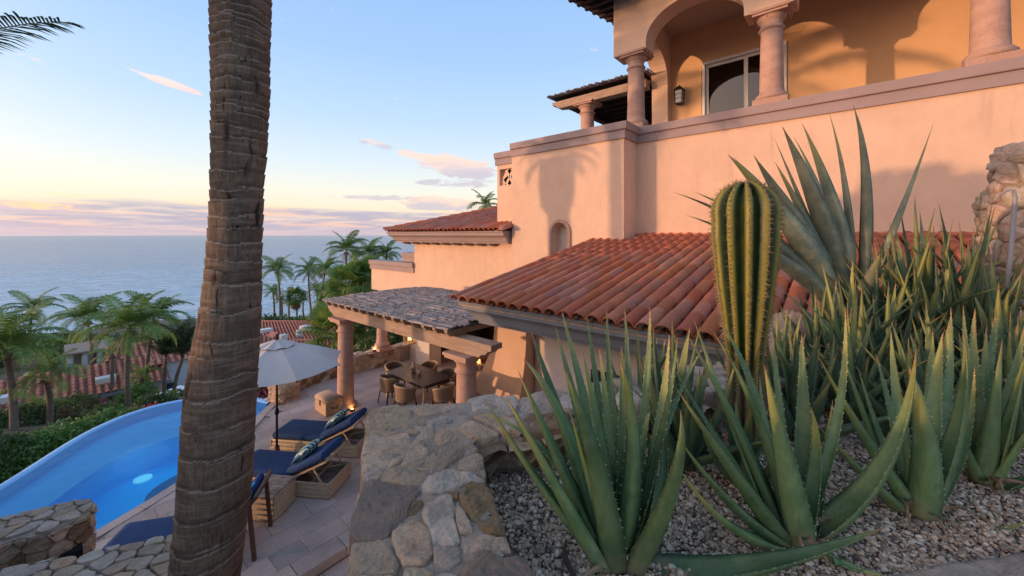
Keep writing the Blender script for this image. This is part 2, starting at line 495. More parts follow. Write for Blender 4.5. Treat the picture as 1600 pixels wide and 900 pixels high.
# ================================================================== SETTING: sea, ground, pool, terrace
def sea_material():
    m = bpy.data.materials.new('sea_water'); m.use_nodes = True
    n = N(m.node_tree); bs = m.node_tree.nodes['Principled BSDF']
    geo = n.node('ShaderNodeNewGeometry'); x, y, z = n.sep(geo.outputs['Position'])
    fwd = n.math('ADD', n.math('MULTIPLY', x, SA), n.math('MULTIPLY', y, CA))
    rgt = n.math('SUBTRACT', n.math('MULTIPLY', x, CA), n.math('MULTIPLY', y, SA))
    fwd0 = fwd
    fwd = n.math('ADD', fwd, n.math('MULTIPLY', n.math('MINIMUM', n.math('MAXIMUM', n.math('MULTIPLY', n.math('ADD', rgt, 96.0), -2.5), 0.0), 60.0), n.maprange(fwd, 400, 200)))
    base = n.ramp(n.math('DIVIDE', fwd, 1500.0, clamp=True), [
        (0.0, (0.24, 0.50, 0.52)), (0.13, (0.19, 0.46, 0.52)), (0.22, (0.14, 0.30, 0.40)), (0.4, (0.11, 0.22, 0.34)), (1.0, (0.065, 0.15, 0.27))])
    v = n.comb(n.math('MULTIPLY', rgt, 0.010), n.math('MULTIPLY', fwd, 0.030), 0.0)
    big = n.noise(v, 1.0, 6, 0.6, 0.6)
    base = n.mix(n.math('MULTIPLY', n.maprange(big, 0.46, 0.62), 0.4), base, (0.26, 0.38, 0.44))
    # surf: pale broken lines parallel to the beach, denser towards it
    v2 = n.comb(n.math('MULTIPLY', rgt, 0.035), n.math('MULTIPLY', fwd, 0.16), 4.0)
    f1 = n.noise(v2, 1.0, 8, 0.68, 1.2)
    near = n.maprange(fwd, 620, 165)
    foam = n.maprange(n.math('ADD', f1, n.math('MULTIPLY', near, 0.14)), 0.55, 0.68)
    foam = n.math('MULTIPLY', foam, n.maprange(near, 0.0, 0.35))
    shore = n.maprange(n.math('ADD', fwd, n.math('MULTIPLY', f1, 20.0)), 186, 176)
    foam = n.math('MAXIMUM', foam, shore)
    col = n.mix(foam, base, (0.62, 0.66, 0.68))
    n.put(bs.inputs['Base Color'], col)
    n.put(bs.inputs['Roughness'], n.math('ADD', n.math('MULTIPLY', foam, 0.4), 0.22))
    bs.inputs['IOR'].default_value = 1.33
    bs.inputs['Specular IOR Level'].default_value = 0.28
    bp = n.node('ShaderNodeBump'); bp.inputs['Distance'].default_value = 2.2; bp.inputs['Strength'].default_value = 1.0
    vb = n.comb(n.math('MULTIPLY', rgt, 0.05), n.math('MULTIPLY', fwd, 0.14), 0.0)
    vc = n.comb(n.math('MULTIPLY', rgt, 0.3), n.math('MULTIPLY', fwd, 0.6), 0.0)
    h = n.math('ADD', n.noise(vb, 1.0, 8, 0.62, 0.6), n.math('MULTIPLY', n.noise(vc, 1.0, 4, 0.6), 0.22))
    n.put(bp.inputs['Height'], h); n.put(bs.inputs['Normal'], bp.outputs[0])
    return m


SEA_Z = -31.0
b = MB()
b.add([FR(70, -9000, SEA_Z), FR(70, 9000, SEA_Z), FR(22000, 22000, SEA_Z), FR(22000, -22000, SEA_Z)], [(0, 1, 2, 3)])
tag(b.build('sea', sea_material()), kind='structure')


def ground_h(fwd, rgt):
    sh_ = min(60.0, max(0.0, -(rgt + 96) * 2.5)); t0 = max(0.0, min(1.0, (fwd - 52) / 34)); fwd0 = fwd; fwd = fwd + sh_ * t0
    pts = [(-30, -3.2), (14, -3.2), (20, -4.6), (28, -8.8), (34, -11.0), (50, -12.2), (66, -14.0), (100, -17.0), (130, -22.5), (158, -29.2), (172, -31.0), (200, -33.0)]
    for (a, za), (c, zc) in zip(pts, pts[1:]):
        if fwd <= c:
            t = max(0.0, (fwd - a) / (c - a)); h = za + (zc - za) * t; break
    else:
        h = -33.0
    return h + (noise.noise(Vector((fwd * 0.12, rgt * 0.12, 0))) * 0.5 if fwd > 14 else 0)


sandy = material('beach_sand', (0.42, 0.34, 0.27), 0.9, (0.34, 0.27, 0.21), 0.2, 0.8)
vs, fs = [], []
nf, nr = 56, 50
fl = [-25 + 225 * (i / (nf - 1)) for i in range(nf)]
for f_ in fl:
    for j in range(nr):
        r_ = -260 + 520 * j / (nr - 1)
        vs.append(FR(f_, r_, ground_h(f_, r_)))
for i in range(nf - 1):
    for j in range(nr - 1):
        fs.append((i * nr + j, i * nr + j + 1, (i + 1) * nr + j + 1, (i + 1) * nr + j))
split = next(i for i, f_ in enumerate(fl) if f_ > 146) * (nr - 1)
b = MB(); b.add(vs, fs[:split], True); g = b.build('ground', M['soil']); tag(g, kind='structure')
b = MB(); b.add(vs, fs[split:], True); g = b.build('beach', sandy); tag(g, kind='structure')


def spline(pts, n=8, closed=False):
    pts = [Vector((*p, 0)) if len(p) == 2 else Vector(p) for p in pts]
    out = []
    m = len(pts)
    for i in range(m if closed else m - 1):
        p0 = pts[i - 1] if (i > 0 or closed) else pts[0] * 2 - pts[1]
        p1, p2 = pts[i], pts[(i + 1) % m]
        p3 = pts[(i + 2) % m] if (i + 2 < m or closed) else p2 * 2 - p1
        for k in range(n):
            t = k / n
            out.append(0.5 * ((2 * p1) + (p2 - p0) * t + (2 * p0 - 5 * p1 + 4 * p2 - p3) * t * t + (3 * p1 - p0 - 3 * p2 + p3) * t ** 3))
    if not closed: out.append(pts[-1].copy())
    return out


def inside(poly, x, y):
    c = False; j = len(poly) - 1
    for i in range(len(poly)):
        xi, yi = poly[i][0], poly[i][1]; xj, yj = poly[j][0], poly[j][1]
        if (yi > y) != (yj > y) and x < (xj - xi) * (y - yi) / (yj - yi + 1e-12) + xi: c = not c
        j = i
    return c


POOL_IN = spline([(-3.0, 7.9), (-1.6, 8.3), (-0.6, 8.72), (0.36, 9.18), (1.55, 9.85), (2.6, 10.7), (3.53, 11.9), (4.0, 12.45)], 8)
POOL_OUT = spline([(-4.2, 8.2), (-2.6, 10.0), (-0.70, 12.3), (0.57, 14.15), (1.6, 14.85), (2.7, 14.7), (3.6, 13.75), (4.0, 12.75)], 8)
SHELF = spline([(-3.4, 8.05), (-1.75, 9.5), (-0.47, 10.96), (0.45, 12.25), (1.2, 12.85), (2.06, 12.95), (2.9, 12.75), (3.6, 12.4), (3.85, 12.3)], 8)

pool = thing('swimming_pool', 'crescent blue swimming pool curving round the terrace edge', 'pool', (0, 11, -1.4))
ws = list(POOL_IN) + list(reversed(POOL_OUT))
def flat(poly, z):
    b = MB(); b.add([(p[0], p[1], z) for p in poly], [tuple(range(len(poly)))]); return b
def strip(path, z0, z1):
    b = MB(); m = len(path)
    b.add([(p[0], p[1], z0) for p in path] + [(p[0], p[1], z1) for p in path], [(i, i + 1, m + i + 1, m + i) for i in range(m - 1)], True)
    return b
WZ = -0.10
flat(list(POOL_IN) + list(reversed(SHELF)), -0.95).build('pool_floor', M['pool_plaster'], pool)
flat(list(SHELF) + list(reversed(POOL_OUT)), -0.34).build('shelf', M['pool_shelf'], pool)
b = strip(SHELF, -0.95, -0.34); b.build('shelf_wall', M['pool_plaster'], pool)
b = strip(POOL_IN, -1.3, -0.03); b.build('pool_wall', M['pool_plaster'], pool)
# round tanning step at the terrace side
cc = Vector((2.15, 10.55, 0))
stp = [(cc.x + 1.0 * math.cos(a), cc.y + 0.75 * math.sin(a)) for a in [i * math.pi / 16 for i in range(32)]]
b = MB(); b.prism([p for p in stp], -0.95, -0.5); b.build('step', material('pool_step_plaster', (0.06, 0.22, 0.42), 0.7), pool)
# outer rim: bevelled lip just above the water, then a drop to the garden
nrm = []
for i, p in enumerate(POOL_OUT):
    t = POOL_OUT[min(i + 1, len(POOL_OUT) - 1)] - POOL_OUT[max(i - 1, 0)]; t.normalize(); nrm.append(Vector((-t.y, t.x, 0)))
prof = [(-0.02, -0.45), (-0.02, -0.115), (0.03, -0.075), (0.10, -0.07), (0.17, -0.085), (0.20, -0.16), (0.22, -2.6)]
rings = [[(p + nn * o).to_3d() + Vector((0, 0, z)) for (o, z) in prof] for p, nn in zip(POOL_OUT, nrm)]
rings_mesh('rim', rings, M['pool_rim'], pool, closed=False, capa=False, capb=False)
dr = G(223, 748, -0.93)
b = MB(); b.lathe([(0.17, 0.0), (0.17, 0.03), (0.13, 0.04)], dr.x, dr.y, -0.945, 24)
me_ = bpy.data.materials.new('submerged_lamp'); me_.use_nodes = True; bs = me_.node_tree.nodes['Principled BSDF']
bs.inputs['Emission Color'].default_value = (0.35, 0.85, 1.0, 1); bs.inputs['Emission Strength'].default_value = 0.25; bs.inputs['Base Color'].default_value = (0.3, 0.75, 0.85, 1)
b.build('floor_lamp', me_, pool)
for (lx_, ly_) in ((dr.x, dr.y), (0.2, 9.9), (2.7, 11.9), (-1.2, 9.4)):  # bulb at the floor lamp; the others are added fills brightening the pool
    ld = bpy.data.lights.new('pool_fill_light', 'POINT'); ld.energy = 6.0; ld.color = (0.6, 0.88, 1.0); ld.shadow_soft_size = 0.9
    lo = bpy.data.objects.new('pool_fill_light', ld); COL.objects.link(lo); lo.parent = pool; lo.location = (lx_ - 0, ly_ - 11, -0.25 + 1.4)

mw = bpy.data.materials.new('pool_water'); mw.use_nodes = True
t = mw.node_tree; t.nodes.clear(); n = N(t)
out = n.node('ShaderNodeOutputMaterial'); tr = n.node('ShaderNodeBsdfTransparent'); tr.inputs[0].default_value = (0.5, 0.93, 1.0, 1)
gl = n.node('ShaderNodeBsdfGlossy'); gl.inputs['Roughness'].default_value = 0.03
fr = n.node('ShaderNodeFresnel'); fr.inputs[0].default_value = 1.2
bp = n.node('ShaderNodeBump'); bp.inputs['Distance'].default_value = 0.012
geo = n.node('ShaderNodeNewGeometry'); n.put(bp.inputs['Height'], n.noise(geo.outputs['Position'], 3.0, 3, 0.5))
n.put(gl.inputs['Normal'], bp.outputs[0]); n.put(fr.inputs['Normal'], bp.outputs[0])
mx = n.node('ShaderNodeMixShader'); n.put(mx.inputs[0], fr.outputs[0])
t.links.new(tr.outputs[0], mx.inputs[1]); t.links.new(gl.outputs[0], mx.inputs[2]); t.links.new(mx.outputs[0], out.inputs[0])
tag(flat(ws, WZ).build('water', mw), kind='structure')

# terrace base: follows the pool edge, slabs lie on it one by one
STEP_Y = 5.86
base = [(p.x, p.y) for p in POOL_IN] + [(4.5, 13.3), (12.0, 13.3), (12.0, STEP_Y), (-0.2, STEP_Y), (-3.0, 6.4)]
b = MB(); b.prism(base, -0.45, -0.03); tag(b.build('terrace', M['grout']), kind='structure')
terrace = bpy.data.objects['terrace']
coping = [(p.x, p.y) for p in POOL_IN]
low = [(-0.5, STEP_Y - 0.02), (9.0, STEP_Y - 0.02), (9.0, 1.0), (0.4, 1.0)]
b = MB(); b.prism(low, -0.5, -0.19); lowt = tag(b.build('lower_terrace', M['grout']), kind='structure')


def clipped_slab(cx, cy, hx, hy, bad, steps=4):
    pts = []
    for (a, c) in (((-1, -1), (1, -1)), ((1, -1), (1, 1)), ((1, 1), (-1, 1)), ((-1, 1), (-1, -1))):
        for k in range(steps):
            t_ = k / steps
            pts.append((cx + hx * (a[0] + (c[0] - a[0]) * t_), cy + hy * (a[1] + (c[1] - a[1]) * t_)))
    if bad(cx, cy): return None
    hit = False; res = []
    for p in pts:
        if bad(*p):
            hit = True; lo, hi = 0.0, 1.0
            for _ in range(8):
                mid = (lo + hi) / 2
                q = (cx + (p[0] - cx) * mid, cy + (p[1] - cy) * mid)
                if bad(*q): hi = mid
                else: lo = mid
            p = (cx + (p[0] - cx) * lo, cy + (p[1] - cy) * lo)
        res.append(p)
    return res if hit else [pts[0], pts[steps], pts[2 * steps], pts[3 * steps]]


def slab_field(parent, x0, x1, y0, y1, ztop, bad, seed, limit=300):
    rng = random.Random(seed)
    sx, sy, gap = 0.62, 0.39, 0.004
    items = []; row = 0; y = y0
    while y < y1:
        x = x0 - (0.5 if row % 2 else 0.0) * sx - rng.random() * 0.15
        while x < x1:
            w = sx * rng.choice((0.72, 1.0, 1.0, 1.25))
            xa, xb = max(x, x0), min(x + w, x1); ya, yb = y, min(y + sy, y1)
            if xb - xa > 0.1 and yb - ya > 0.08:
                s = clipped_slab((xa + xb) / 2, (ya + yb) / 2, (xb - xa) / 2 - gap / 2, (yb - ya) / 2 - gap / 2, bad)
                if s: items.append(s)
            x += w
        y += sy; row += 1
    items.sort(key=lambda s: (s[0][0] ** 2 + s[0][1] ** 2))
    far = MB()
    for i, s in enumerate(items):
        z = ztop + rng.uniform(-0.002, 0.002)
        if i < limit:
            bb = MB(); k = len(s)
            cx = sum(p[0] for p in s) / k; cy = sum(p[1] for p in s) / k
            ins = [(p[0] + (cx - p[0]) * 0.02, p[1] + (cy - p[1]) * 0.02) for p in s]
            vs = [(p[0], p[1], z - 0.03) for p in s] + [(p[0], p[1], z - 0.004) for p in s] + [(p[0], p[1], z) for p in ins]
            fs = []
            for r_ in range(2):
                for q in range(k):
                    fs.append((r_ * k + q, r_ * k + (q + 1) % k, (r_ + 1) * k + (q + 1) % k, (r_ + 1) * k + q))
            fs.append(tuple(range(2 * k, 3 * k)))
            bb.add(vs, fs); bb.build('paving_slab', M['slab'], parent)
        else:
            far.prism(s, z - 0.03, z)
    if far.v: tag(far.build('paving_slab', M['slab'], parent), kind='stuff')


out_edge = POOL_IN
pool_poly = [(p.x, p.y) for p in POOL_IN] + [(4.0, 16), (-6, 16), (-6, 7)]
def near_pool(x, y, d=0.20):
    if inside(pool_poly, x, y): return True
    return min((p.x - x) ** 2 + (p.y - y) ** 2 for p in POOL_IN) < d * d
slab_field(terrace, -0.3, 9.0, STEP_Y + 0.30, 13.0, 0.0, near_pool, 5)
slab_field(lowt, 1.2, 6.5, 3.6, STEP_Y - 0.04, -0.15, lambda x, y: False, 6, 80)
# coping stones along the pool and nosing stones along the step
m = len(POOL_IN)
for i in range(0, m - 4, 4):
    a = [POOL_IN[k] for k in range(i, i + 5)]
    def off(k, o):
        t = POOL_IN[min(k + 1, m - 1)] - POOL_IN[max(k - 1, 0)]; t.normalize(); return POOL_IN[k] + Vector((t.y, -t.x, 0)) * o
    inner = [off(i + k, -0.02) for k in range(5)]; outer = [off(i + k, 0.185) for k in range(5)]
    c = sum(inner + outer, Vector((0, 0, 0))) / 10
    poly = [c + (p - c) * 0.985 for p in inner + list(reversed(outer))]
    b = MB(); b.prism([(p.x, p.y) for p in poly], -0.04, 0.006); b.build('coping_stone', M['slab'], terrace)
rng = random.Random(3); x = -0.3
while x < 8.5:
    w = rng.uniform(0.5, 0.8)
    b = MB(); b.box(x, x + w - 0.012, STEP_Y - 0.03, STEP_Y + 0.29, -0.045, 0.004); b.build('step_nosing', M['slab'], terrace)
    b = MB(); b.box(x, x + w - 0.012, STEP_Y - 0.015, STEP_Y + 0.01, -0.15, -0.045); b.build('step_riser', M['slab'], terrace)
    x += w


# ================================================================== stone packing
def clip_half(poly, p0, nrm_):
    """keep the side where (q-p0).n <= 0"""
    out = []
    m = len(poly)
    for i in range(m):
        a, c = poly[i], poly[(i + 1) % m]
        da = (a[0] - p0[0]) * nrm_[0] + (a[1] - p0[1]) * nrm_[1]
        dc = (c[0] - p0[0]) * nrm_[0] + (c[1] - p0[1]) * nrm_[1]
        if da <= 0: out.append(a)
        if (da < 0 < dc) or (dc < 0 < da):
            t_ = da / (da - dc); out.append((a[0] + (c[0] - a[0]) * t_, a[1] + (c[1] - a[1]) * t_))
    return out


def cells(w, h, size, seed, gap=0.02, aspect=1.5, skip=None):
    rng = random.Random(seed)
    pts = []
    sx, sy = size * aspect, size
    ny, nx = int(h / sy) + 3, int(w / sx) + 3
    for j in range(-1, ny):
        for i in range(-1, nx):
            if rng.random() < 0.12: continue
            pts.append(((i + 0.5 + (0.5 if j % 2 else 0) + rng.uniform(-0.38, 0.38)) * sx, (j + 0.5 + rng.uniform(-0.36, 0.36)) * sy))
    res = []
    for p in pts:
        if not (-sx < p[0] < w + sx and -sy < p[1] < h + sy): continue
        poly = [(0, 0), (w, 0), (w, h), (0, h)]
        for q in pts:
            if q is p: continue
            dx, dy = q[0] - p[0], q[1] - p[1]; L = math.hypot(dx, dy)
            if L > 3.2 * max(sx, sy): continue
            k = gap / 2
            poly = clip_half(poly, ((p[0] + q[0]) / 2 - dx / L * k, (p[1] + q[1]) / 2 - dy / L * k), (dx / L, dy / L))
            if len(poly) < 3: break
        if len(poly) < 3: continue
        area = abs(sum(poly[i][0] * poly[(i + 1) % len(poly)][1] - poly[(i + 1) % len(poly)][0] * poly[i][1] for i in range(len(poly)))) / 2
        if area < size * size * 0.12: continue
        cx = sum(q[0] for q in poly) / len(poly); cy = sum(q[1] for q in poly) / len(poly)
        if skip and skip(cx, cy): continue
        res.append(poly)
    return res


def chaikin(poly, it=1, r=0.22):
    for _ in range(it):
        o = []
        for i in range(len(poly)):
            a, c = poly[i], poly[(i + 1) % len(poly)]
            o.append((a[0] + (c[0] - a[0]) * r, a[1] + (c[1] - a[1]) * r)); o.append((a[0] + (c[0] - a[0]) * (1 - r), a[1] + (c[1] - a[1]) * (1 - r)))
        poly = o
    return poly


def resample(poly, n):
    L = [0.0]; m = len(poly)
    for i in range(m): L.append(L[-1] + math.hypot(poly[(i + 1) % m][0] - poly[i][0], poly[(i + 1) % m][1] - poly[i][1]))
    out = []; j = 0
    for k in range(n):
        s = L[-1] * k / n
        while L[j + 1] < s: j += 1
        t_ = (s - L[j]) / max(1e-9, L[j + 1] - L[j]); a, c = poly[j], poly[(j + 1) % m]
        out.append((a[0] + (c[0] - a[0]) * t_, a[1] + (c[1] - a[1]) * t_))
    return out


def stone(poly, fn, mat, parent, thick=0.05, bulge=0.012, n=14, rings=3, rough=0.004, seed=0, name='stone', tilt=0.0):
    """poly in (s,t); fn(s,t,h) gives the place h metres proud of the face"""
    rng = random.Random(seed)
    cx = sum(p[0] for p in poly) / len(poly); cy = sum(p[1] for p in poly) / len(poly)
    poly = resample(chaikin(poly, 1, 0.05 if n > 30 else 0.13), n)
    size = math.sqrt(sum((p[0] - cx) ** 2 + (p[1] - cy) ** 2 for p in poly) / n)
    tx, ty = rng.uniform(-1, 1) * tilt, rng.uniform(-1, 1) * tilt
    sd = rng.uniform(0, 100)
    specs = [(1.0, -thick), (1.0, -0.010), (0.985, -0.002)]
    for k in range(1, rings + 1):
        u = k / (rings + 0.6)
        sc_ = 1 - 0.05 - 0.95 * u ** 1.3 if k > 1 else 0.955
        specs.append((sc_, bulge * (1 - (1 - min(1, u * 3.6)) ** 2)))
    vs = []
    for ri, (sc_, h) in enumerate(specs):
        for (px, py) in poly:
            jx = (noise.noise(Vector((px * 14 + sd, py * 14, 1))) * 0.10 + noise.noise(Vector((px * 45 + sd, py * 45, 1))) * 0.05) * size if ri < 5 else 0
            qx, qy = cx + (px - cx) * sc_ * (1 + jx / size * 1.0), cy + (py - cy) * sc_ * (1 + jx / size * 1.0)
            hh = h
            if ri > 0:
                hh += (noise.noise(Vector((qx * 7 + sd, qy * 7, sd))) * 1.6 + noise.noise(Vector((qx * 24 + sd, qy * 24, 7))) * 0.9 + noise.noise(Vector((qx * 70, qy * 70 + sd, 3))) * 0.35) * rough
                led = noise.noise(Vector((qx * 9 * (1 + tilt * 4) + sd, qy * 16, sd + 5))) * 3.2
                hh += (math.floor(led) + min(1.0, (led - math.floor(led)) * 5)) * rough * 0.75
                hh += (qx - cx) * tx + (qy - cy) * ty
            vs.append(fn(qx, qy, hh))
    hc = specs[-1][1] + noise.noise(Vector((cx * 7 + sd, cy * 7, sd))) * 1.6 * rough
    vs.append(fn(cx, cy, hc))
    fs = []
    for r_ in range(len(specs) - 1):
        for q in range(n):
            fs.append((r_ * n + q, r_ * n + (q + 1) % n, (r_ + 1) * n + (q + 1) % n, (r_ + 1) * n + q))
    last = (len(specs) - 1) * n
    for q in range(n): fs.append((last + q, last + (q + 1) % n, last + n))
    # keep the faces pointing outwards
    a, c, d_ = Vector(vs[last]), Vector(vs[last + 1]), Vector(vs[-1])
    nrm_ = (c - a).cross(d_ - a); outv = Vector(fn(cx, cy, 1.0)) - Vector(fn(cx, cy, 0.0))
    if nrm_.dot(outv) < 0: fs = [tuple(reversed(f)) for f in fs]
    b = MB(); b.add(vs, fs, 4 < rings < 15)
    return b.build(name, mat, parent)


ROCKS = [M['rock_tan'], M['rock_tan'], M['rock_grey'], M['rock_pale'], M['rock_rust'], M['rock_grey']]


def stone_face(parent, path, z0, z1, size, seed, thick=0.05, inset=0.0, mats=None, n=12, rings=2, skip=None, aspect=1.35, bulge=0.014, rough=0.004, ztop=None):
    """stones on a vertical face that follows a plan path (list of Vector); outward = right hand side of the path"""
    L = [0.0]
    for a, c in zip(path, path[1:]): L.append(L[-1] + (c - a).length)
    def fn(s, t_, h):
        s = min(max(s, 0.0), L[-1] - 1e-6)
        j = 0
        while j < len(L) - 2 and L[j + 1] < s: j += 1
        u = (s - L[j]) / (L[j + 1] - L[j]); p = path[j].lerp(path[j + 1], u)
        d0 = (path[min(j + 1, len(path) - 1)] - path[j]).normalized()
        dn = (path[min(j + 2, len(path) - 1)] - path[min(j + 1, len(path) - 2)]).normalized()
        d_ = d0.lerp(dn, u * 0.5).normalized()
        o = Vector((d_.y, -d_.x, 0))
        return (p.x + o.x * (h - inset), p.y + o.y * (h - inset), z0 + t_)
    rng = random.Random(seed)
    for k, c in enumerate(cells(L[-1], z1 - z0, size, seed, 0.008, aspect, skip)):
        stone(c, fn, rng.choice(mats or ROCKS), parent, thick, bulge * rng.uniform(0.5, 1.5), n, rings, rough, seed * 97 + k)


def stone_top(parent, poly, z, size, seed, mats=None, n=14, rings=3, aspect=1.5, thick=0.05, rot=0.0, rough=0.004, bulge=0.008, tilt=0.0):
    """stones laid flat on the top of a wall, poly in plan"""
    ca, sa = math.cos(rot), math.sin(rot)
    q = [(p[0] * ca + p[1] * sa, -p[0] * sa + p[1] * ca) for p in poly]
    x0, y0 = min(p[0] for p in q), min(p[1] for p in q); w, h = max(p[0] for p in q) - x0, max(p[1] for p in q) - y0
    loc = [(p[0] - x0, p[1] - y0) for p in q]
    def fn(s, t_, hh):
        a, c = s + x0, t_ + y0
        return (a * ca - c * sa, a * sa + c * ca, z + hh)
    rng = random.Random(seed)
    for k, c in enumerate(cells(w, h, size, seed, 0.008, aspect)):
        cx = sum(p[0] for p in c) / len(c); cy = sum(p[1] for p in c) / len(c)
        bad = lambda x, y: not inside(loc, x, y)
        if bad(cx, cy): continue
        pts = []
        for p in resample(c, 14):
            if bad(*p):
                lo, hi = 0.0, 1.0
                for _ in range(7):
                    mid = (lo + hi) / 2
                    if bad(cx + (p[0] - cx) * mid, cy + (p[1] - cy) * mid): hi = mid
                    else: lo = mid
                p = (cx + (p[0] - cx) * lo, cy + (p[1] - cy) * lo)
            pts.append(p)
        if max(math.hypot(p[0] - cx, p[1] - cy) for p in pts) < size * 0.25: continue
        stone(pts, fn, rng.choice(mats or ROCKS), parent, thick, bulge * rng.uniform(0.5, 1.5), n, rings, rough, seed * 131 + k, tilt=tilt)


# ================================================================== stone walls on the terrace side
# curved parapet at the far edge of the terrace
pw = thing('parapet_wall', 'low curved stone parapet along the far edge of the terrace', 'wall', (7, 13, 0))
pp = spline([(4.75, 12.75), (5.6, 12.98), (6.6, 12.98), (7.6, 12.85), (8.95, 12.75)], 5)
core = [(p.x, p.y) for p in pp] + [(p.x, p.y + 0.42) for p in reversed(pp)]
b = MB(); b.prism(core, -0.1, 0.56); b.build('wall_core', M['mortar'], pw)
stone_face(pw, pp, 0.0, 0.55, 0.19, 11, thick=0.04, n=10, rings=2)
stone_top(pw, [(p[0], p[1] - (0.03 if i < len(pp) else -0.03)) for i, p in enumerate(core)], 0.585, 0.24, 12, [M['rock_pale'], M['rock_grey'], M['rock_pale']], n=10, rings=2, thick=0.04)

bl = thing('boulder', 'flat-topped tan boulder at the pool end of the stone parapet', 'boulder', (4.4, 12.5, 0))
rr = []
for z, s in ((0.0, 0.42), (0.08, 0.45), (0.22, 0.44), (0.36, 0.43), (0.47, 0.42), (0.52, 0.38), (0.54, 0.25), (0.545, 0.08)):
    rr.append([(4.42 + s * (1 + 0.16 * noise.noise(Vector((math.cos(a) * 1.5, math.sin(a) * 1.5, z * 3)))) * math.cos(a),
                12.55 + s * (1 + 0.16 * noise.noise(Vector((math.cos(a) * 1.5, math.sin(a) * 1.5, z * 3)))) * math.sin(a),
                z + 0.02 * noise.noise(Vector((math.cos(a) * 3, math.sin(a) * 3, 9))) * (z > 0.4)) for a in [2 * math.pi * k / 28 for k in range(28)]])
rr2 = []
for k in range(22):
    z = 0.53 * k / 21; s = 0.43 - 0.05 * (z / 0.53) ** 8 - 0.03 * (1 - z / 0.5) ** 2
    rr2.append([(4.42 + s * q * math.cos(a), 12.55 + s * q * math.sin(a), z) for a, q in [(2 * math.pi * j / 48, 1 + 0.16 * noise.noise(Vector((math.cos(2 * math.pi * j / 48) * 1.6, math.sin(2 * math.pi * j / 48) * 1.6, z * 2.5))) + 0.07 * noise.noise(Vector((math.cos(2 * math.pi * j / 48) * 6, math.sin(2 * math.pi * j / 48) * 6, z * 12))) + 0.06 * math.floor(2.5 * noise.noise(Vector((math.cos(2 * math.pi * j / 48) * 2, math.sin(2 * math.pi * j / 48) * 2, z * 8 + 3))))) for j in range(48)]])
rings_mesh('rock_body', rr2, M['rock_tan'], bl, smooth=False)
rings_mesh('top_slab', [[(x, y, z + 0.003) for (x, y, z) in r] for r in rr[5:]], M['rock_pale'], bl, capa=False)

# rounded pier by the pool, lower left
pr = thing('stone_pier', 'dark rounded stone pier with a square niche standing before the pool', 'stone pier', (-0.4, 6.8, 0))
pier = spline([(-1.6, 7.55), (-0.6, 7.2), (0.0, 7.0), (0.24, 6.86), (0.285, 6.68), (0.17, 6.50), (-0.02, 6.43), (-0.16, 6.47), (-0.28, 6.55), (-0.5, 6.50), (-0.9, 6.30), (-1.7, 6.2)], 5)
ptop = 1.66
cp = [(p.x, p.y) for p in pier]
b = MB(); b.prism(cp, -0.1, ptop - 0.02); b.build('wall_core', M['mortar'], pr)
rev = list(pier)
stone_face(pr, list(reversed(rev)), 0.62, ptop - 0.03, 0.12, 21, thick=0.04, mats=[M['rock_tan'], M['rock_grey'], M['rock_rust'], M['rock_tan']], n=12, rings=2, rough=0.008, bulge=0.02)
stone_top(pr, cp, ptop, 0.115, 22, [M['rock_pale'], M['rock_tan'], M['rock_grey'], M['rock_pale']], n=12, rings=3, rot=-0.4, aspect=1.7, tilt=0.04, bulge=0.004)
a = WY(88, 845, 6.46); c = WY(117, 845, 6.46)
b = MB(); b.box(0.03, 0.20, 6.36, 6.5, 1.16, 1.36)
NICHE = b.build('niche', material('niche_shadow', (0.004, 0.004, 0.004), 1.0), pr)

# low retaining wall at the very bottom left, running behind the palm trunk
lw = thing('low_stone_wall', 'low pale stone wall at the bottom left, running behind the palm trunk', 'wall', (0.1, 3.4, 2.2))
edge = spline([(-1.6, 4.35), (-0.7, 4.12), (-0.22, 3.93), (0.12, 3.72), (0.40, 3.57), (0.60, 3.42), (0.70, 3.25), (0.62, 3.08), (0.42, 2.98)], 5)
poly = [(p.x, p.y) for p in edge] + [(-0.2, 3.2), (-1.0, 3.45), (-1.8, 3.6)]
b = MB(); b.prism(poly, -0.1, 2.73); b.build('wall_core', M['mortar'], lw)
stone_top(lw, poly, 2.755, 0.085, 31, [M['rock_pale'], M['rock_grey'], M['rock_pale'], M['rock_tan']], n=16, rings=4, rot=-0.5, aspect=1.6, rough=0.004, tilt=0.05, bulge=0.003)
stone_face(lw, list(reversed(edge)), 2.1, 2.72, 0.13, 32, thick=0.03, n=10, rings=2)
# ================================================================== HOUSE
house = thing('villa', 'tall peach stucco villa with arcaded balcony above the red tile roof', 'villa', (9.9, 1.0, 0))


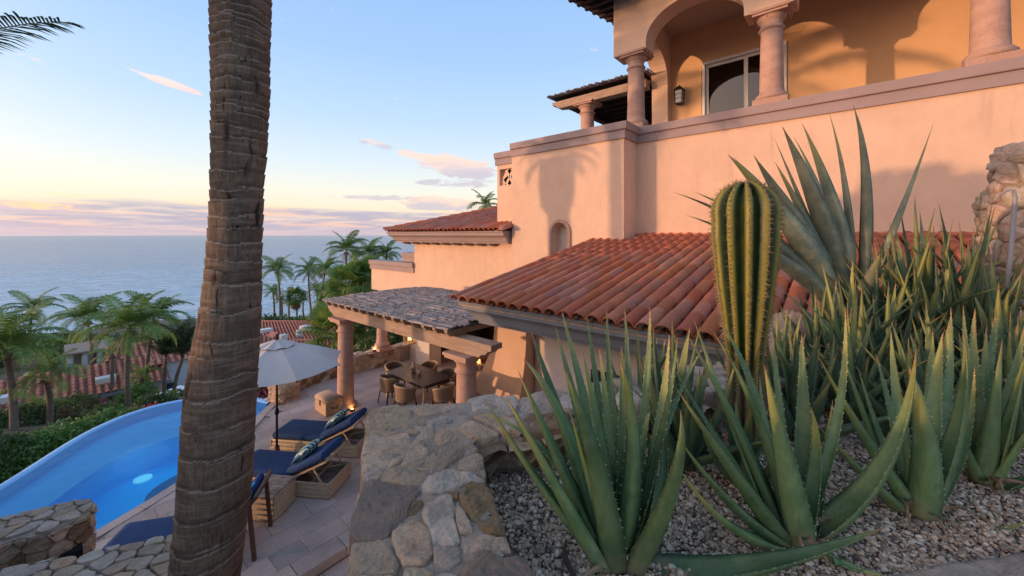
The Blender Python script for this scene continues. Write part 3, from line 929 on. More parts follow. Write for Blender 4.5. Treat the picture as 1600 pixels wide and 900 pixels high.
def arch_wall(name, mat, parent, fmap, u0, u1, z0, z1, arches, thick, n=20):
    """wall in the (u,z) plane with arched openings [(uc, half, spring, rise, sill)]; fmap(u,z,t) -> place, t runs into the wall"""
    b = MB()
    def quad(p, q, r, s): b.add([p, q, r, s], [(0, 1, 2, 3)])
    def slab_(ua, ub, za, zb, zc=None, zd=None):
        """column strip between ua and ub; bottom za at ua, zb at ub, top z1/zd"""
        top = z1 if zc is None else zc
        for t in (0.0, thick):
            quad(fmap(ua, za, t), fmap(ub, zb, t), fmap(ub, top, t), fmap(ua, top, t))
        quad(fmap(ua, za, 0), fmap(ub, zb, 0), fmap(ub, zb, thick), fmap(ua, za, thick))
        quad(fmap(ua, top, 0), fmap(ub, top, 0), fmap(ub, top, thick), fmap(ua, top, thick))
    arches = sorted(arches)
    u = u0
    for (uc, half, zs, rise, sill) in arches:
        slab_(u, uc - half, z0, z0)
        for ue in (uc - half, uc + half):
            quad(fmap(ue, max(z0, sill), 0), fmap(ue, zs, 0), fmap(ue, zs, thick), fmap(ue, max(z0, sill), thick))
        pts = []
        for k in range(n + 1):
            a = math.pi * (1 - k / n)
            pts.append((uc + half * math.cos(a), zs + rise * math.sin(a)))
        for (ua, za), (ub, zb) in zip(pts, pts[1:]): slab_(ua, ub, za, zb)
        if sill > z0: slab_(uc - half, uc + half, z0, z0, sill)
        u = uc + half
    slab_(u, u1, z0, z0)
    for ue in (u0, u1): quad(fmap(ue, z0, 0), fmap(ue, z1, 0), fmap(ue, z1, thick), fmap(ue, z0, thick))
    o = b.build(name, mat, parent)
    return o


FX, BX = 9.9, 9.12            # recessed wall face and projecting block face
fY = lambda X: (lambda u, z, t: (X + t, u, z))
fXp = lambda Y: (lambda u, z, t: (u, Y - t, z))

# lower walls
b = MB(); b.box(FX, FX + 0.35, -6.0, 4.16, 0, 7.19)
b.build('wall', M['stucco'], house)
# projecting block with the arched niche
NY, NH = 6.03, 0.26
arch_wall('block_wall', M['stucco'], house, fY(BX), 4.16, 7.79, 0, 7.19, [(NY, NH, 4.86, 0.27, 4.05)], 0.30)
b = MB(); b.box(BX + 0.30, FX, 4.16, 4.46, 0, 7.19); b.build('block_side', M['stucco'], house)
b = MB(); b.box(BX + 0.3, BX + 0.34, NY - 0.4, NY + 0.4, 3.9, 5.3); b.build('niche_back', M['stucco_white'], house)
# carved stone surround of the niche
b = MB(); prof = [(0.0, 0.0), (0.0, -0.05), (0.035, -0.065), (0.06, -0.05), (0.075, -0.055), (0.10, -0.03), (0.10, 0.0)]
path = [(NY - NH, 4.05), (NY - NH, 4.4), (NY - NH, 4.86)] + [(NY - NH * math.cos(math.pi * k / 16), 4.86 + 0.27 * math.sin(math.pi * k / 16)) for k in range(1, 16)] + [(NY + NH, 4.86), (NY + NH, 4.4), (NY + NH, 4.05)]
rings = []
for i, (u, z) in enumerate(path):
    a, c = path[max(i - 1, 0)], path[min(i + 1, len(path) - 1)]
    t = Vector((c[0] - a[0], c[1] - a[1])).normalized(); o = Vector((-t.y, t.x))
    rings.append([(BX + h, u + o.x * w, z + o.y * w) for (w, h) in prof])
rings_mesh('niche_surround', rings, M['cantera'], house, closed=False)
# set-back parapet bay with the triangular openings
SX = 9.42
b = MB()
for (y0, y1, z0, z1) in ((7.79, 8.68, 0, 6.40), (7.79, 8.68, 6.93, 7.1), (7.79, 7.88, 6.40, 6.93), (8.58, 8.68, 6.40, 6.93)):
    b.box(SX, SX + 0.28, y0, y1, z0, z1)
b.build('bay_wall', M['stucco'], house)
b = MB()
for (p, q) in (((7.88, 6.40), (8.23, 6.93)), ((8.23, 6.93), (8.58, 6.40)), ((8.23, 6.40), (8.40, 6.66)), ((8.23, 6.40), (8.06, 6.66))):
    b.bar((SX + 0.13, p[0], p[1]), (SX + 0.13, q[0], q[1]), 0.2, 0.07, up=(1, 0, 0))
b.build('lattice', M['stucco'], house)

# cap mouldings (two bands) that wrap round the block
def band(path, zs, depth_top, name='cap_moulding'):
    """path = plan points of the wall face, outward is the left hand side; zs list of (proud, z)"""
    n_ = len(path); rings = []
    for i, p in enumerate(path):
        p = Vector((*p, 0))
        d1 = (Vector((*path[i], 0)) - Vector((*path[i - 1], 0))).normalized() if i > 0 else None
        d2 = (Vector((*path[i + 1], 0)) - Vector((*path[i], 0))).normalized() if i < n_ - 1 else None
        if d1 is None: d1 = d2
        if d2 is None: d2 = d1
        o1, o2 = Vector((-d1.y, d1.x, 0)), Vector((-d2.y, d2.x, 0))
        o = (o1 + o2); o = o / max(0.5, o.dot(o1))
        rings.append([tuple(p + o * w + Vector((0, 0, z))) for (w, z) in zs])
    return rings
capprof = [(-depth, z) for depth, z in ((0.35, 7.19), (0.0, 7.19))] 
capprof = [(-0.36, 7.19), (0.05, 7.19), (0.05, 7.395), (0.10, 7.405), (0.105, 7.42), (0.115, 7.57), (0.11, 7.585), (-0.36, 7.585)]
rings_mesh('cap_moulding', band([(FX, -6.0), (FX, 4.16), (BX, 4.16), (BX, 7.79)], capprof, 0), M['cap'], house, smooth=False)
sp = [(w, z - 0.12) for (w, z) in capprof]
rings_mesh('cap_moulding', band([(SX, 7.72), (SX, 8.74)], sp, 0), M['cap'], house, smooth=False)
# block roof deck and balcony floor
b = MB(); b.box(BX + 0.3, 13.0, 4.46, 8.0, 6.1, 6.3); b.build('roof_deck', M['stucco_white'], house)
b = MB(); b.box(FX + 0.35, 13.0, -6.0, 4.46, 6.75, 6.95); b.build('balcony_floor', M['slab'], house)

# arcade
COLS = [4.27, 1.22, -1.83, -4.88]
CX = 10.12
AW0 = 9.86
arch_wall('arcade_wall', M['stucco'], house, fY(AW0), -6.0, 4.79, 9.62, 12.6,
          [(2.80, 1.10, 9.78, 0.78, 0), (-0.30, 1.06, 9.78, 0.78, 0), (-3.36, 1.06, 9.78, 0.78, 0)], 0.55)
# end wall with its own arch between the corner column and the back wall
arch_wall('end_arch_wall', M['stucco'], house, fXp(4.79), AW0 + 0.55, 13.1, 9.62, 12.6, [(11.55, 1.05, 9.70, 0.80, 0)], 0.5)
b = MB(); b.box(12.62, 13.1, 4.29, 4.79, 6.95, 9.62); b.build('end_pier', M['stucco'], house)
BACK = 12.9
# back wall with the window opening
wy0, wy1, wz1 = 1.21, 3.33, 10.0
b = MB()
b.box(BACK, BACK + 0.3, 3.36, 4.29, 6.95, 12.2); b.box(BACK, BACK + 0.3, -6.0, 1.20, 6.95, 12.2); b.box(BACK, BACK + 0.3, 1.20, 3.36, 10.02, 12.2)
b.build('balcony_back_wall', M['stucco_in'], house)
b = MB(); b.box(AW0 + 0.55, BACK, -6.0, 4.29, 11.15, 11.3); b.build('balcony_ceiling', M['ceiling'], house)
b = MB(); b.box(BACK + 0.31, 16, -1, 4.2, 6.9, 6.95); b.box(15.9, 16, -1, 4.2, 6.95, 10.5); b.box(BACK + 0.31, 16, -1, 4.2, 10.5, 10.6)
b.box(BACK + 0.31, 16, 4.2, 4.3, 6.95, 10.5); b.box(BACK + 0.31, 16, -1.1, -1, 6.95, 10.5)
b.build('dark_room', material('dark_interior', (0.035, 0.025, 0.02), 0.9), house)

glass = bpy.data.materials.new('window_glass'); glass.use_nodes = True
t = glass.node_tree; t.nodes.clear(); n = N(t)
out = n.node('ShaderNodeOutputMaterial'); tr = n.node('ShaderNodeBsdfTransparent'); tr.inputs[0].default_value = (0.75, 0.75, 0.75, 1)
gl = n.node('ShaderNodeBsdfGlossy'); gl.inputs['Roughness'].default_value = 0.01
fr = n.node('ShaderNodeFresnel'); fr.inputs[0].default_value = 1.6
mx = n.node('ShaderNodeMixShader'); n.put(mx.inputs[0], fr.outputs[0])
t.links.new(tr.outputs[0], mx.inputs[1]); t.links.new(gl.outputs[0], mx.inputs[2]); t.links.new(mx.outputs[0], out.inputs[0])

win = MB()
fr_ = 0.07
win.box(BACK - 0.05, BACK + 0.1, wy0, wy0 + fr_, 6.95, wz1); win.box(BACK - 0.05, BACK + 0.1, wy1 - fr_, wy1, 6.95, wz1)
win.box(BACK - 0.052, BACK + 0.102, wy0, wy1, wz1 - 0.02, wz1 + 0.06)
wo = win.build('window', M['white_paint'], house)
for (ya, yb, xo) in ((wy0 + 0.08, 2.20, 0.0), (2.16, wy1 - 0.08, 0.045)):
    s = MB(); w = 0.075
    s.box(BACK + xo, BACK + xo + 0.04, ya, ya + w, 7.0, wz1 - 0.03); s.box(BACK + xo, BACK + xo + 0.04, yb - w, yb, 7.0, wz1 - 0.03)
    s.box(BACK + xo + 0.001, BACK + xo + 0.039, ya + w, yb - w, wz1 - 0.03 - w, wz1 - 0.03); s.box(BACK + xo + 0.001, BACK + xo + 0.039, ya + w, yb - w, 7.0, 7.1)
    s.build('sash', M['white_paint'], wo)
    g = MB(); g.box(BACK + xo + 0.018, BACK + xo + 0.024, ya + w, yb - w, 7.1, wz1 - 0.03 - w); g.build('pane', glass, wo)


def column(x, y, z0, z1, r, parent, plinth=0.6, name='column', square=True):
    """turned stone column: plinth, torus base, tapering shaft, astragal, neck, square abacus"""
    H = z1 - z0
    pl = 0.12 if square else 0.02
    c = MB()
    prof = [(r * 1.12, pl), (r * 1.30, pl + 0.015), (r * 1.40, pl + 0.05), (r * 1.38, pl + 0.09), (r * 1.22, pl + 0.13), (r * 1.10, pl + 0.155), (r * 1.06, pl + 0.17), (r * 1.02, pl + 0.21)]
    for k in range(1, 13):
        t_ = k / 12; prof.append((r * (1.02 - 0.12 * t_), pl + 0.21 + (H - 0.62 - pl) * t_))
    zt = H - 0.41
    prof += [(r * 0.91, zt + 0.005), (r * 1.06, zt + 0.02), (r * 1.10, zt + 0.04), (r * 1.06, zt + 0.06), (r * 0.92, zt + 0.075), (r * 0.90, zt + 0.10), (r * 0.92, zt + 0.19),
             (r * 1.0, zt + 0.215), (r * 1.12, zt + 0.235), (r * 1.14, zt + 0.26), (r * 1.22, zt + 0.29), (r * 1.26, zt + 0.30)]
    c.lathe(prof, x, y, z0, 40, True, lambda a, z: 0.0035 * noise.noise(Vector((math.cos(a) * 3 + x, math.sin(a) * 3 + y, z * 2.5))) - 0.018 * max(0, noise.noise(Vector((math.cos(a) * 3.2 + x, math.sin(a) * 3.2 + y, z * 9))) - 0.42))
    co = c.build(name, M['cantera'], parent)
    ab = MB(); k = r * 1.42
    ab.box(x - k, x + k, y - k, y + k, z1 - 0.112, z1 - 0.065); ab.box(x - k * 1.09, x + k * 1.09, y - k * 1.09, y + k * 1.09, z1 - 0.062, z1 - 0.003)
    ab.box(x - k * 0.96, x + k * 0.96, y - k * 0.96, y + k * 0.96, z1 - 0.064, z1 - 0.061)
    ab.build('capital', M['cantera'], co, bevel=0.012)
    if square:
        p = MB(); k = r * 1.42; p.box(x - k, x + k, y - k, y + k, z0, z0 + 0.12); p.build('plinth', M['cantera'], co, bevel=0.008)
    return co


for y in COLS[:3]:
    column(CX, y, 7.585, 9.62, 0.225, house)
# pair of mouldings under each pier (the abacus reads as two steps)
# eave of the main roof above the arcade end
def slope_z(X): return 11.05 + 0.17 * (X - 8.8)
b = MB()
ye0, ye1, xe0, xe1 = -6.0, 5.62, 8.6, 16.0
vs = [(xe0, ye0, slope_z(xe0)), (xe0, ye1, slope_z(xe0)), (xe1, ye1, slope_z(xe1)), (xe1, ye0, slope_z(xe1))]
b.add(vs + [(x, y, z + 0.12) for (x, y, z) in vs], [(0, 1, 2, 3), (7, 6, 5, 4), (0, 4, 5, 1), (1, 5, 6, 2), (2, 6, 7, 3), (3, 7, 4, 0)])
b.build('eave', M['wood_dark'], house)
for k in range(16):
    X = 8.75 + k * 0.42
    r_ = MB(); r_.bar((X, 4.6, slope_z(X) - 0.08), (X, 5.5, slope_z(X) - 0.08), 0.11, 0.14); r_.build('rafter', M['wood_dark'], house)
for k in range(22):
    X = 8.62 + k * 0.235
    b = MB()
    rr = []
    for yy in (5.2, 5.70):
        rr.append([(X + 0.1 * math.cos(a), yy, slope_z(X) + 0.13 + 0.075 * math.sin(a)) for a in [math.pi * q / 7 for q in range(8)]])
    rings_mesh('eave_tile', rr, M['tile'], house, closed=False)

# flared buttress at the foot of the block
fl = MB()
prof = [(0.0, 1.35), (0.10, 1.22), (0.24, 1.05), (0.35, 0.92), (0.40, 0.84), (0.425, 0.0)]
bx, by0, by1 = 8.72, 6.92, 8.16
zs = [2.85, 2.2, 1.8, 1.5, 1.2, 0.9, 0.6, 0.3, 0.1, 0.0]
rings = []
for z in zs:
    o = 0.75 * max(0.0, (1.9 - z) / 1.9) ** 1.8
    rings.append([(bx - o * 0.5, by0, z), (bx - o * 0.5, by1 + o, z), (bx + 0.6, by1 + o, z), (bx + 0.6, by0, z)])
rings_mesh('buttress', rings, M['stucco'], house, smooth=False)
b = MB(); b.box(8.6, 9.7, 6.75, 6.93, 2.2, 2.5)
# beam resting between buttress and porch
b = MB(); b.box(7.4, 9.12, 6.2, 6.32, 2.95, 3.12); b.build('porch_beam', M['wood_beam'], house)
# porch wall behind the eave (pale, in shade) with a low window
b = MB(); b.box(9.06, 9.118, 4.2, 6.85, 0, 3.9); b.build('porch_wall', M['stucco_white'], house)
b = MB(); b.box(9.02, 9.058, 5.0, 5.55, 0.4, 1.9); b.build('porch_niche', M['wood_dark'], house)

# wall lantern on the balcony
lan = thing('wall_lantern', 'small black iron wall lantern with glass panes beside the balcony window', 'wall lantern', (12.7, 4.0, 9.2))
lx, ly = 12.72, 3.96
z0, z1 = 8.93, 9.33
b = MB()
hw = 0.12
for (sx, sy) in ((-1, -1), (1, -1), (1, 1), (-1, 1)): b.bar((lx + sx * hw * 0.8, ly + sy * hw * 0.8, z0), (lx + sx * hw, ly + sy * hw, z1), 0.018, 0.018)
b.box(lx - hw * 0.85, lx + hw * 0.85, ly - hw * 0.85, ly + hw * 0.85, z0 - 0.03, z0); b.box(lx - hw * 1.1, lx + hw * 1.1, ly - hw * 1.1, ly + hw * 1.1, z1, z1 + 0.025)
b.add([(lx - hw * 1.1, ly - hw * 1.1, z1 + 0.026), (lx + hw * 1.1, ly - hw * 1.1, z1 + 0.026), (lx + hw * 1.1, ly + hw * 1.1, z1 + 0.026), (lx - hw * 1.1, ly + hw * 1.1, z1 + 0.026),
       (lx - hw * 0.35, ly - hw * 0.35, z1 + 0.13), (lx + hw * 0.35, ly - hw * 0.35, z1 + 0.13), (lx + hw * 0.35, ly + hw * 0.35, z1 + 0.13), (lx - hw * 0.35, ly + hw * 0.35, z1 + 0.13)],
      [(0, 1, 5, 4), (1, 2, 6, 5), (2, 3, 7, 6), (3, 0, 4, 7), (4, 5, 6, 7)])
for zz in (z0 + 0.14, z0 + 0.27):
    for (p, q) in (((-1, -1), (1, -1)), ((1, -1), (1, 1)), ((1, 1), (-1, 1)), ((-1, 1), (-1, -1))): b.bar((lx + p[0] * hw * 0.92, ly + p[1] * hw * 0.92, zz), (lx + q[0] * hw * 0.92, ly + q[1] * hw * 0.92, zz), 0.01, 0.01)
b.tube([(lx, ly, z1 + 0.12), (lx, ly, z1 + 0.17)], 0.02, 8)
b.build('iron_frame', M['black_metal'], lan)
b = MB(); b.box(lx + hw * 0.9, BACK, ly - 0.03, ly + 0.03, z0 + 0.1, z0 + 0.2); b.build('bracket', M['black_metal'], lan)
b = MB(); b.box(lx - hw * 0.78, lx + hw * 0.78, ly - hw * 0.78, ly + hw * 0.78, z0 + 0.01, z1 - 0.01)
b.build('glass_panes', material('lantern_glass', (0.55, 0.55, 0.55), 0.25), lan)
b = MB(); b.tube([(lx, ly, z0 + 0.02), (lx, ly, z0 + 0.2)], 0.02, 8)


# ------------------------------------------------------------------ tiled roofs
def tile_mesh(L=0.50, r0=0.105, r1=0.088, th=0.014, n=8):
    me = MB(); rings = []
    for (y, r) in ((0, r0), (L, r1)):
        outer = [(r * math.cos(a), y, r * 0.80 * math.sin(a)) for a in [math.pi * q / n for q in range(n + 1)]]
        inner = [((r - th) * math.cos(a), y, (r * 0.80 - th) * math.sin(a)) for a in [math.pi * q / n for q in range(n, -1, -1)]]
        rings.append(outer + inner)
    m = len(rings[0]); vs = rings[0] + rings[1]; fs = []
    for k in range(m): fs.append((k, (k + 1) % m, m + (k + 1) % m, m + k))
    for k in range(n): fs.append((k, 2 * n + 1 - k, 2 * n - k, k + 1)); fs.append((m + k, m + k + 1, m + 2 * n - k, m + 2 * n + 1 - k))
    return vs, fs


def tiled_roof(parent, corner, e, s, L_e, L_s, sp, exposure, keep, seed, limit, mat, tl=0.50, r0=0.105, wob=0.012):
    """corner = eave corner; e = unit vector along the eave, s = unit vector up the slope"""
    e, s = Vector(e).normalized(), Vector(s).normalized(); nv = s.cross(e) if s.cross(e).z > 0 else e.cross(s)
    vs, fs = tile_mesh(tl, r0, r0 * 0.84)
    me = bpy.data.meshes.new('roof_tile'); me.from_pydata(vs, [], fs); me.materials.append(mat)
    me.polygons.foreach_set('use_smooth', [True] * len(me.polygons)); me.update()
    me.set_sharp_from_angle(angle=math.radians(50)) if hasattr(me, 'set_sharp_from_angle') else None
    rng = random.Random(seed); items = []
    nc, nr_ = int(L_e / sp) + 1, int(math.ceil(L_s / exposure))
    for c in range(nc):
        off = rng.uniform(-0.02, 0.02)
        for r in range(nr_):
            p = Vector(corner) + e * (c * sp) + s * (r * exposure - 0.06)
            mid = p + s * (exposure * 0.5)
            if not keep(mid, r): continue
            lift = 0.055 + rng.uniform(-0.004, 0.006)
            x_ax = (e + s * rng.uniform(-wob, wob) * 2).normalized(); y_ax = (s + nv * 0.045 + e * rng.uniform(-wob, wob) * 1.6).normalized(); z_ax = x_ax.cross(y_ax)
            if z_ax.z < 0: x_ax = -x_ax; z_ax = x_ax.cross(y_ax)
            mt = Matrix((x_ax, y_ax, z_ax)).transposed().to_4x4(); mt.translation = p + nv * (lift - 0.02) + s * (off * 0.4 + rng.uniform(-0.01, 0.01))
            sc_ = rng.uniform(0.96, 1.05)
            items.append((mt @ Matrix.Diagonal((sc_, 1, sc_, 1)), (p - Vector((0, 0, E))).length))
    items.sort(key=lambda a: a[1])
    org = ORG[parent.name]
    far = MB()
    for i, (mt, d) in enumerate(items):
        if i < limit:
            o = bpy.data.objects.new('roof_tile', me); COL.objects.link(o); o.parent = parent
            m2 = mt.copy(); m2.translation = mt.translation - org; o.matrix_local = m2
        else:
            far.add([mt @ Vector(v) for v in vs], fs, True)
    if far.v: tag(far.build('roof_tile', mat, parent), kind='stuff')
    # channel tiles between the covers
    pans = MB()
    for c in range(-1, nc):
        for r in range(nr_):
            p = Vector(corner) + e * ((c + 0.5) * sp) + s * (r * exposure - 0.02)
            mid = p + s * (exposure * 0.5)
            if not keep(mid, r): continue
            rr = []
            for (t_, hz) in ((0, 0.012), (exposure * 1.08, 0.0)):
                rr.append([p + s * t_ + e * (0.092 * math.cos(a)) + nv * (0.045 - 0.07 * math.sin(a) + hz) for a in [math.pi * q / 5 for q in range(6)]])
            m = 6; pans.add(rr[0] + rr[1], [(k, k + 1, m + k + 1, m + k) for k in range(m - 1)], True)
    tag(pans.build('channel_tile', mat, parent), kind='stuff')


# lower roof in front of the villa
roof = thing('tiled_porch_roof', 'large red barrel-tile porch roof with a shade-grey cornice in front of the villa wall', 'tiled roof', (7, 2, 3.7))
EX, EZ = 4.43, 3.70
TX, TZ = 9.92, 4.74
s_vec = Vector((TX - EX, 0, TZ - EZ)).normalized(); LS = math.hypot(TX - EX, TZ - EZ)
Y_END = -2.6
def keep_main(p, r):
    if p.y > 4.12 and p.x > BX - 0.02: return False
    return p.x < FX - 0.02
tiled_roof(roof, (EX, 5.0, EZ), (0, -1, 0), s_vec, 5.0 - Y_END, LS, 0.2165, 0.435, keep_main, 41, 300, M['tile'])
b = MB(); nv = Vector((-s_vec.z, 0, s_vec.x))
b.add([Vector((EX + 0.05, Y_END, EZ + 0.0)), Vector((EX + 0.05, 5.02, EZ + 0.0)), Vector((FX, 5.02, TZ - 0.02)), Vector((FX, Y_END, TZ - 0.02)),
       Vector((EX + 0.05, Y_END, EZ - 0.1)), Vector((EX + 0.05, 5.02, EZ - 0.1)), Vector((FX, 5.02, TZ - 0.12)), Vector((FX, Y_END, TZ - 0.12))],
      [(0, 3, 2, 1), (4, 5, 6, 7), (0, 1, 5, 4), (1, 2, 6, 5), (2, 3, 7, 6), (3, 0, 4, 7)])
b.build('roof_bed', M['mortar'], roof)
# mortar flashing where the roof meets the wall
b = MB()
b.bar((FX - 0.04, Y_END, TZ + 0.075), (FX - 0.04, 4.16, TZ + 0.075), 0.10, 0.07); b.bar((BX - 0.04, 4.12, 4.66), (BX - 0.04, 5.05, 4.66), 0.10, 0.07)
b.build('flashing', material('orange_flashing', (0.62, 0.20, 0.11), 0.8, (0.5, 0.17, 0.1), 3, 0.8), roof)
# cornice under the eave and along the rake
cor = [(0.50, -0.40), (0.26, -0.40), (0.25, -0.345), (0.20, -0.335), (0.185, -0.29), (0.16, -0.235), (0.12, -0.19), (0.075, -0.165), (0.06, -0.15), (0.055, -0.075), (0.03, -0.065), (0.02, -0.02), (0.50, -0.02)]
rings = [[(EX + o, y, EZ + z) for (o, z) in cor] for y in (Y_END, 5.0)]
rings[-1] = [(EX + o, 5.0 - o * 0.98, EZ + z) for (o, z) in cor]
rake = [(EX + o, 5.0 - o * 0.98, EZ + z) for (o, z) in cor]
rings_mesh('cornice', rings, M['fascia'], roof, smooth=False)
end = [(BX, 5.0 - o * 0.98, EZ + z + (BX - EX) * s_vec.z / s_vec.x) for (o, z) in cor]
rings_mesh('rake_cornice', [rake, end], M['fascia'], roof, smooth=False)
# soffit boards and carved rafter tails below
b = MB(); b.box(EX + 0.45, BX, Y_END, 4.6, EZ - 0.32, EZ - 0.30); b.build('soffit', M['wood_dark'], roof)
for k in range(7):
    y = 4.1 - k * 0.95
    poly = [(EX + 0.45, y, EZ - 0.34), (EX + 1.35, y, EZ - 0.34), (EX + 1.35, y, EZ - 0.43), (EX + 1.1, y, EZ - 0.44), (EX + 1.02, y, EZ - 0.52), (EX + 0.9, y, EZ - 0.50), (EX + 0.82, y, EZ - 0.58), (EX + 0.66, y, EZ - 0.50), (EX + 0.5, y, EZ - 0.46)]
    b = MB(); b.extrude(poly, (0, 0.12, 0)); b.build('rafter_tail', M['wood_dark'], roof)
# wall of the porch room under the eave, seen between the aloe leaves
b = MB(); b.box(5.35, 5.6, Y_END, 3.85, 0, EZ - 0.45); b.build('porch_room_wall', M['stucco_white'], roof)
b = MB(); b.box(5.30, 5.36, 2.5, 2.95, 2.0, 2.75); b.build('porch_room_window', M['glass_far'], roof)

# ------------------------------------------------------------------ lower wing with the hipped roof
wing = thing('house_wing', 'lower peach house wing under a hipped red tile roof, left of the tall wall', 'house', (9, 11, 0))
WXF = 9.5
b = MB()
b.box(WXF, WXF + 0.35, 8.69, 13.34, 2.62, 4.44)
b.box(WXF, WXF + 0.35, 13.34, 16.65, 2.3, 3.31)
b.box(WXF + 0.35, 13, 16.3, 16.65, 2.3, 3.31); b.box(WXF + 0.35, 13, 13.34, 16.3, 2.3, 2.4); b.box(WXF + 0.35, 13, 12.99, 13.34, 2.6, 4.44)
b.build('wall', M['stucco'], wing)
wp = [(w, z - 7.585 + 3.65) for (w, z) in capprof]
rings_mesh('cap_moulding', band([(WXF, 13.34), (WXF, 16.71)], wp, 0), M['cap'], wing, smooth=False)
b = MB(); b.box(WXF + 0.3, 13, 13.34, 16.4, 3.2, 3.36); b.build('roof_deck', M['cap'], wing)
b = MB(); b.box(9.93, 10.25, 13.34, 14.7, 3.36, 3.79); b.build('stair_wall', M['stucco'], wing)
rings_mesh('cap_moulding', band([(9.93, 13.3), (9.93, 14.75)], [(w, z - 7.585 + 4.03) for (w, z) in capprof], 0), M['cap'], wing, smooth=False)
# ground floor pier and dark opening under the pergola
b = MB(); b.box(8.72, 9.25, 11.35, 12.15, 0, 2.60); b.build('pier', M['stucco_white'], wing)
b = MB(); b.box(8.88, 9.3, 12.151, 12.9, 0, 2.60); b.build('pier_wall', M['stucco'], wing)
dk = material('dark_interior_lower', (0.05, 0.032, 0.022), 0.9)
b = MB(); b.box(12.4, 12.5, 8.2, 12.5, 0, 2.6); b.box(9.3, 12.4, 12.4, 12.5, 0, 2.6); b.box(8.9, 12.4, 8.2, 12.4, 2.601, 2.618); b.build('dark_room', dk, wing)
b = MB(); b.box(11.2, 11.3, 8.2, 10.2, 0, 2.6); b.build('inner_wall', M['stucco_in'], wing)
b = MB(); b.box(8.9, 12.4, 8.2, 12.4, -0.05, 0.02); b.build('room_floor', M['slab'], wing)

WE, WZE = 8.75, 4.94
ws_ = Vector((1, 0, 0.27)).normalized()
def keep_wing(p, r):
    return (p.y < 14.32 - (p.x - WE) * 1.0 + 0.05) and not (p.y < 8.70 and p.x > SX - 0.05) and p.x < 12.2
tiled_roof(wing, (WE, 14.32, WZE), (0, -1, 0), ws_, 14.32 - 7.9, 3.6, 0.2165, 0.435, keep_wing, 43, 210, M['tile'])
b = MB()
zr = lambda X: WZE + (X - WE) * 0.27 - 0.01
b.add([(WE + .04, 14.32, zr(WE)), (WE + .04, 7.86, zr(WE)), (12.2, 7.86, zr(12.2)), (12.2, 10.87, zr(12.2))], [(0, 1, 2, 3)])
b.add([(WE + .04, 14.32, zr(WE)), (12.2, 10.87, zr(12.2)), (15, 10.87, zr(12.2)), (15, 14.32, zr(WE))], [(0, 1, 2, 3)])
b.build('roof_bed', M['mortar'], wing)
# round hip tiles
hip0, hip1 = Vector((WE - 0.02, 14.34, WZE + 0.06)), Vector((12.2, 10.87, zr(12.2) + 0.1))
for k in range(11):
    a = hip0.lerp(hip1, k / 11); c = hip0.lerp(hip1, (k + 1.12) / 11); c.z += 0.0; a.z += 0.015
    d_ = (c - a).normalized(); sd = d_.cross(Vector((0, 0, 1))).normalized(); up = sd.cross(d_)
    rings_mesh('hip_tile', [[tuple(p + sd * (r * math.cos(q)) + up * (r * 0.8 * math.sin(q))) for q in [math.pi * j / 6 for j in range(7)]] for (p, r) in ((a, 0.13), (c, 0.105))], M['tile'], wing, closed=False, capa=False, capb=False)
rings_mesh('ridge_end_tile', [[(x, 7.87 + 0.1 * math.cos(q) * 0 + dy, WZE + 0.02 + 0.13 * math.sin(q) + (x - WE) * 0.27) for (q, dy) in [(math.pi * j / 6, -0.14 * math.cos(math.pi * j / 6)) for j in range(7)]] for x in (WE - 0.06, 9.12)], M['tile'], wing, closed=False)
cor2 = [(w * 1.25, z * 1.05) for (w, z) in cor]
rw = [[(WE + o, 7.88 + (o - 0.02) * 0.05, WZE + z) for (o, z) in cor2], [(WE + o, 14.28 - o, WZE + z) for (o, z) in cor2]]
rings_mesh('cornice', rw, M['cap'], wing, smooth=False)
rings_mesh('cornice', [[(WE + o, 14.28 - o, WZE + z) for (o, z) in cor2], [(13, 14.28 - o, WZE + z) for (o, z) in cor2]], M['cap'], wing, smooth=False)
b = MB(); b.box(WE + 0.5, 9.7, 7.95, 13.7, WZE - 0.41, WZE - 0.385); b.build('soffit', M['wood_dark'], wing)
for k in range(9):
    y = 8.75 + k * 0.60
    poly = [(WE + 0.35, y, WZE - 0.415), (WXF, y, WZE - 0.415), (WXF, y, WZE - 0.53), (WE + 0.5, y, WZE - 0.50), (WE + 0.38, y, WZE - 0.46)]
    b = MB(); b.extrude(poly, (0, 0.11, 0)); b.build('bracket', M['wood_beam'], wing)

# ------------------------------------------------------------------ rooftop pergola behind the arcade
up = thing('rooftop_pergola', 'rooftop wooden pergola on a stone column left of the arcade', 'pergola', (12.4, 7.0, 6.3))
column(12.42, 7.05, 6.3, 9.52, 0.26, up)
b = MB(); b.box(12.25, 12.6, 4.85, 8.0, 9.53, 9.80); b.build('beam', M['wood_beam'], up)
b = MB(); b.box(12.26, 17.5, 7.7, 7.95, 9.54, 9.78); b.build('side_beam', M['wood_dark'], up)
poly = [(12.22, 8.0, 9.53), (12.22, 8.22, 9.56), (12.22, 8.30, 9.66), (12.22, 8.44, 9.68), (12.22, 8.46, 9.80), (12.22, 8.0, 9.80)]
b = MB(); b.extrude([(x + 0.03, y, z) for (x, y, z) in poly], (0.34, 0, 0)); b.build('beam_end', M['wood_beam'], up)
for k in range(9):
    X = 12.8 + k * 0.55
    b = MB(); b.box(X, X + 0.14, 4.9, 8.4, 9.80, 9.95); b.build('rafter', M['wood_dark'], up)
b = MB(); b.box(12.2, 17.8, 4.85, 8.5, 9.955, 9.985); b.build('roof_sheet', M['wood_dark'], up)
b = MB(); b.box(17.4, 17.6, 4.9, 8.3, 6.3, 9.9); b.box(13.11, 17.4, 4.3, 4.4, 6.3, 9.9); b.build('screen_wall', M['wood_dark'], up)
rng = random.Random(9)
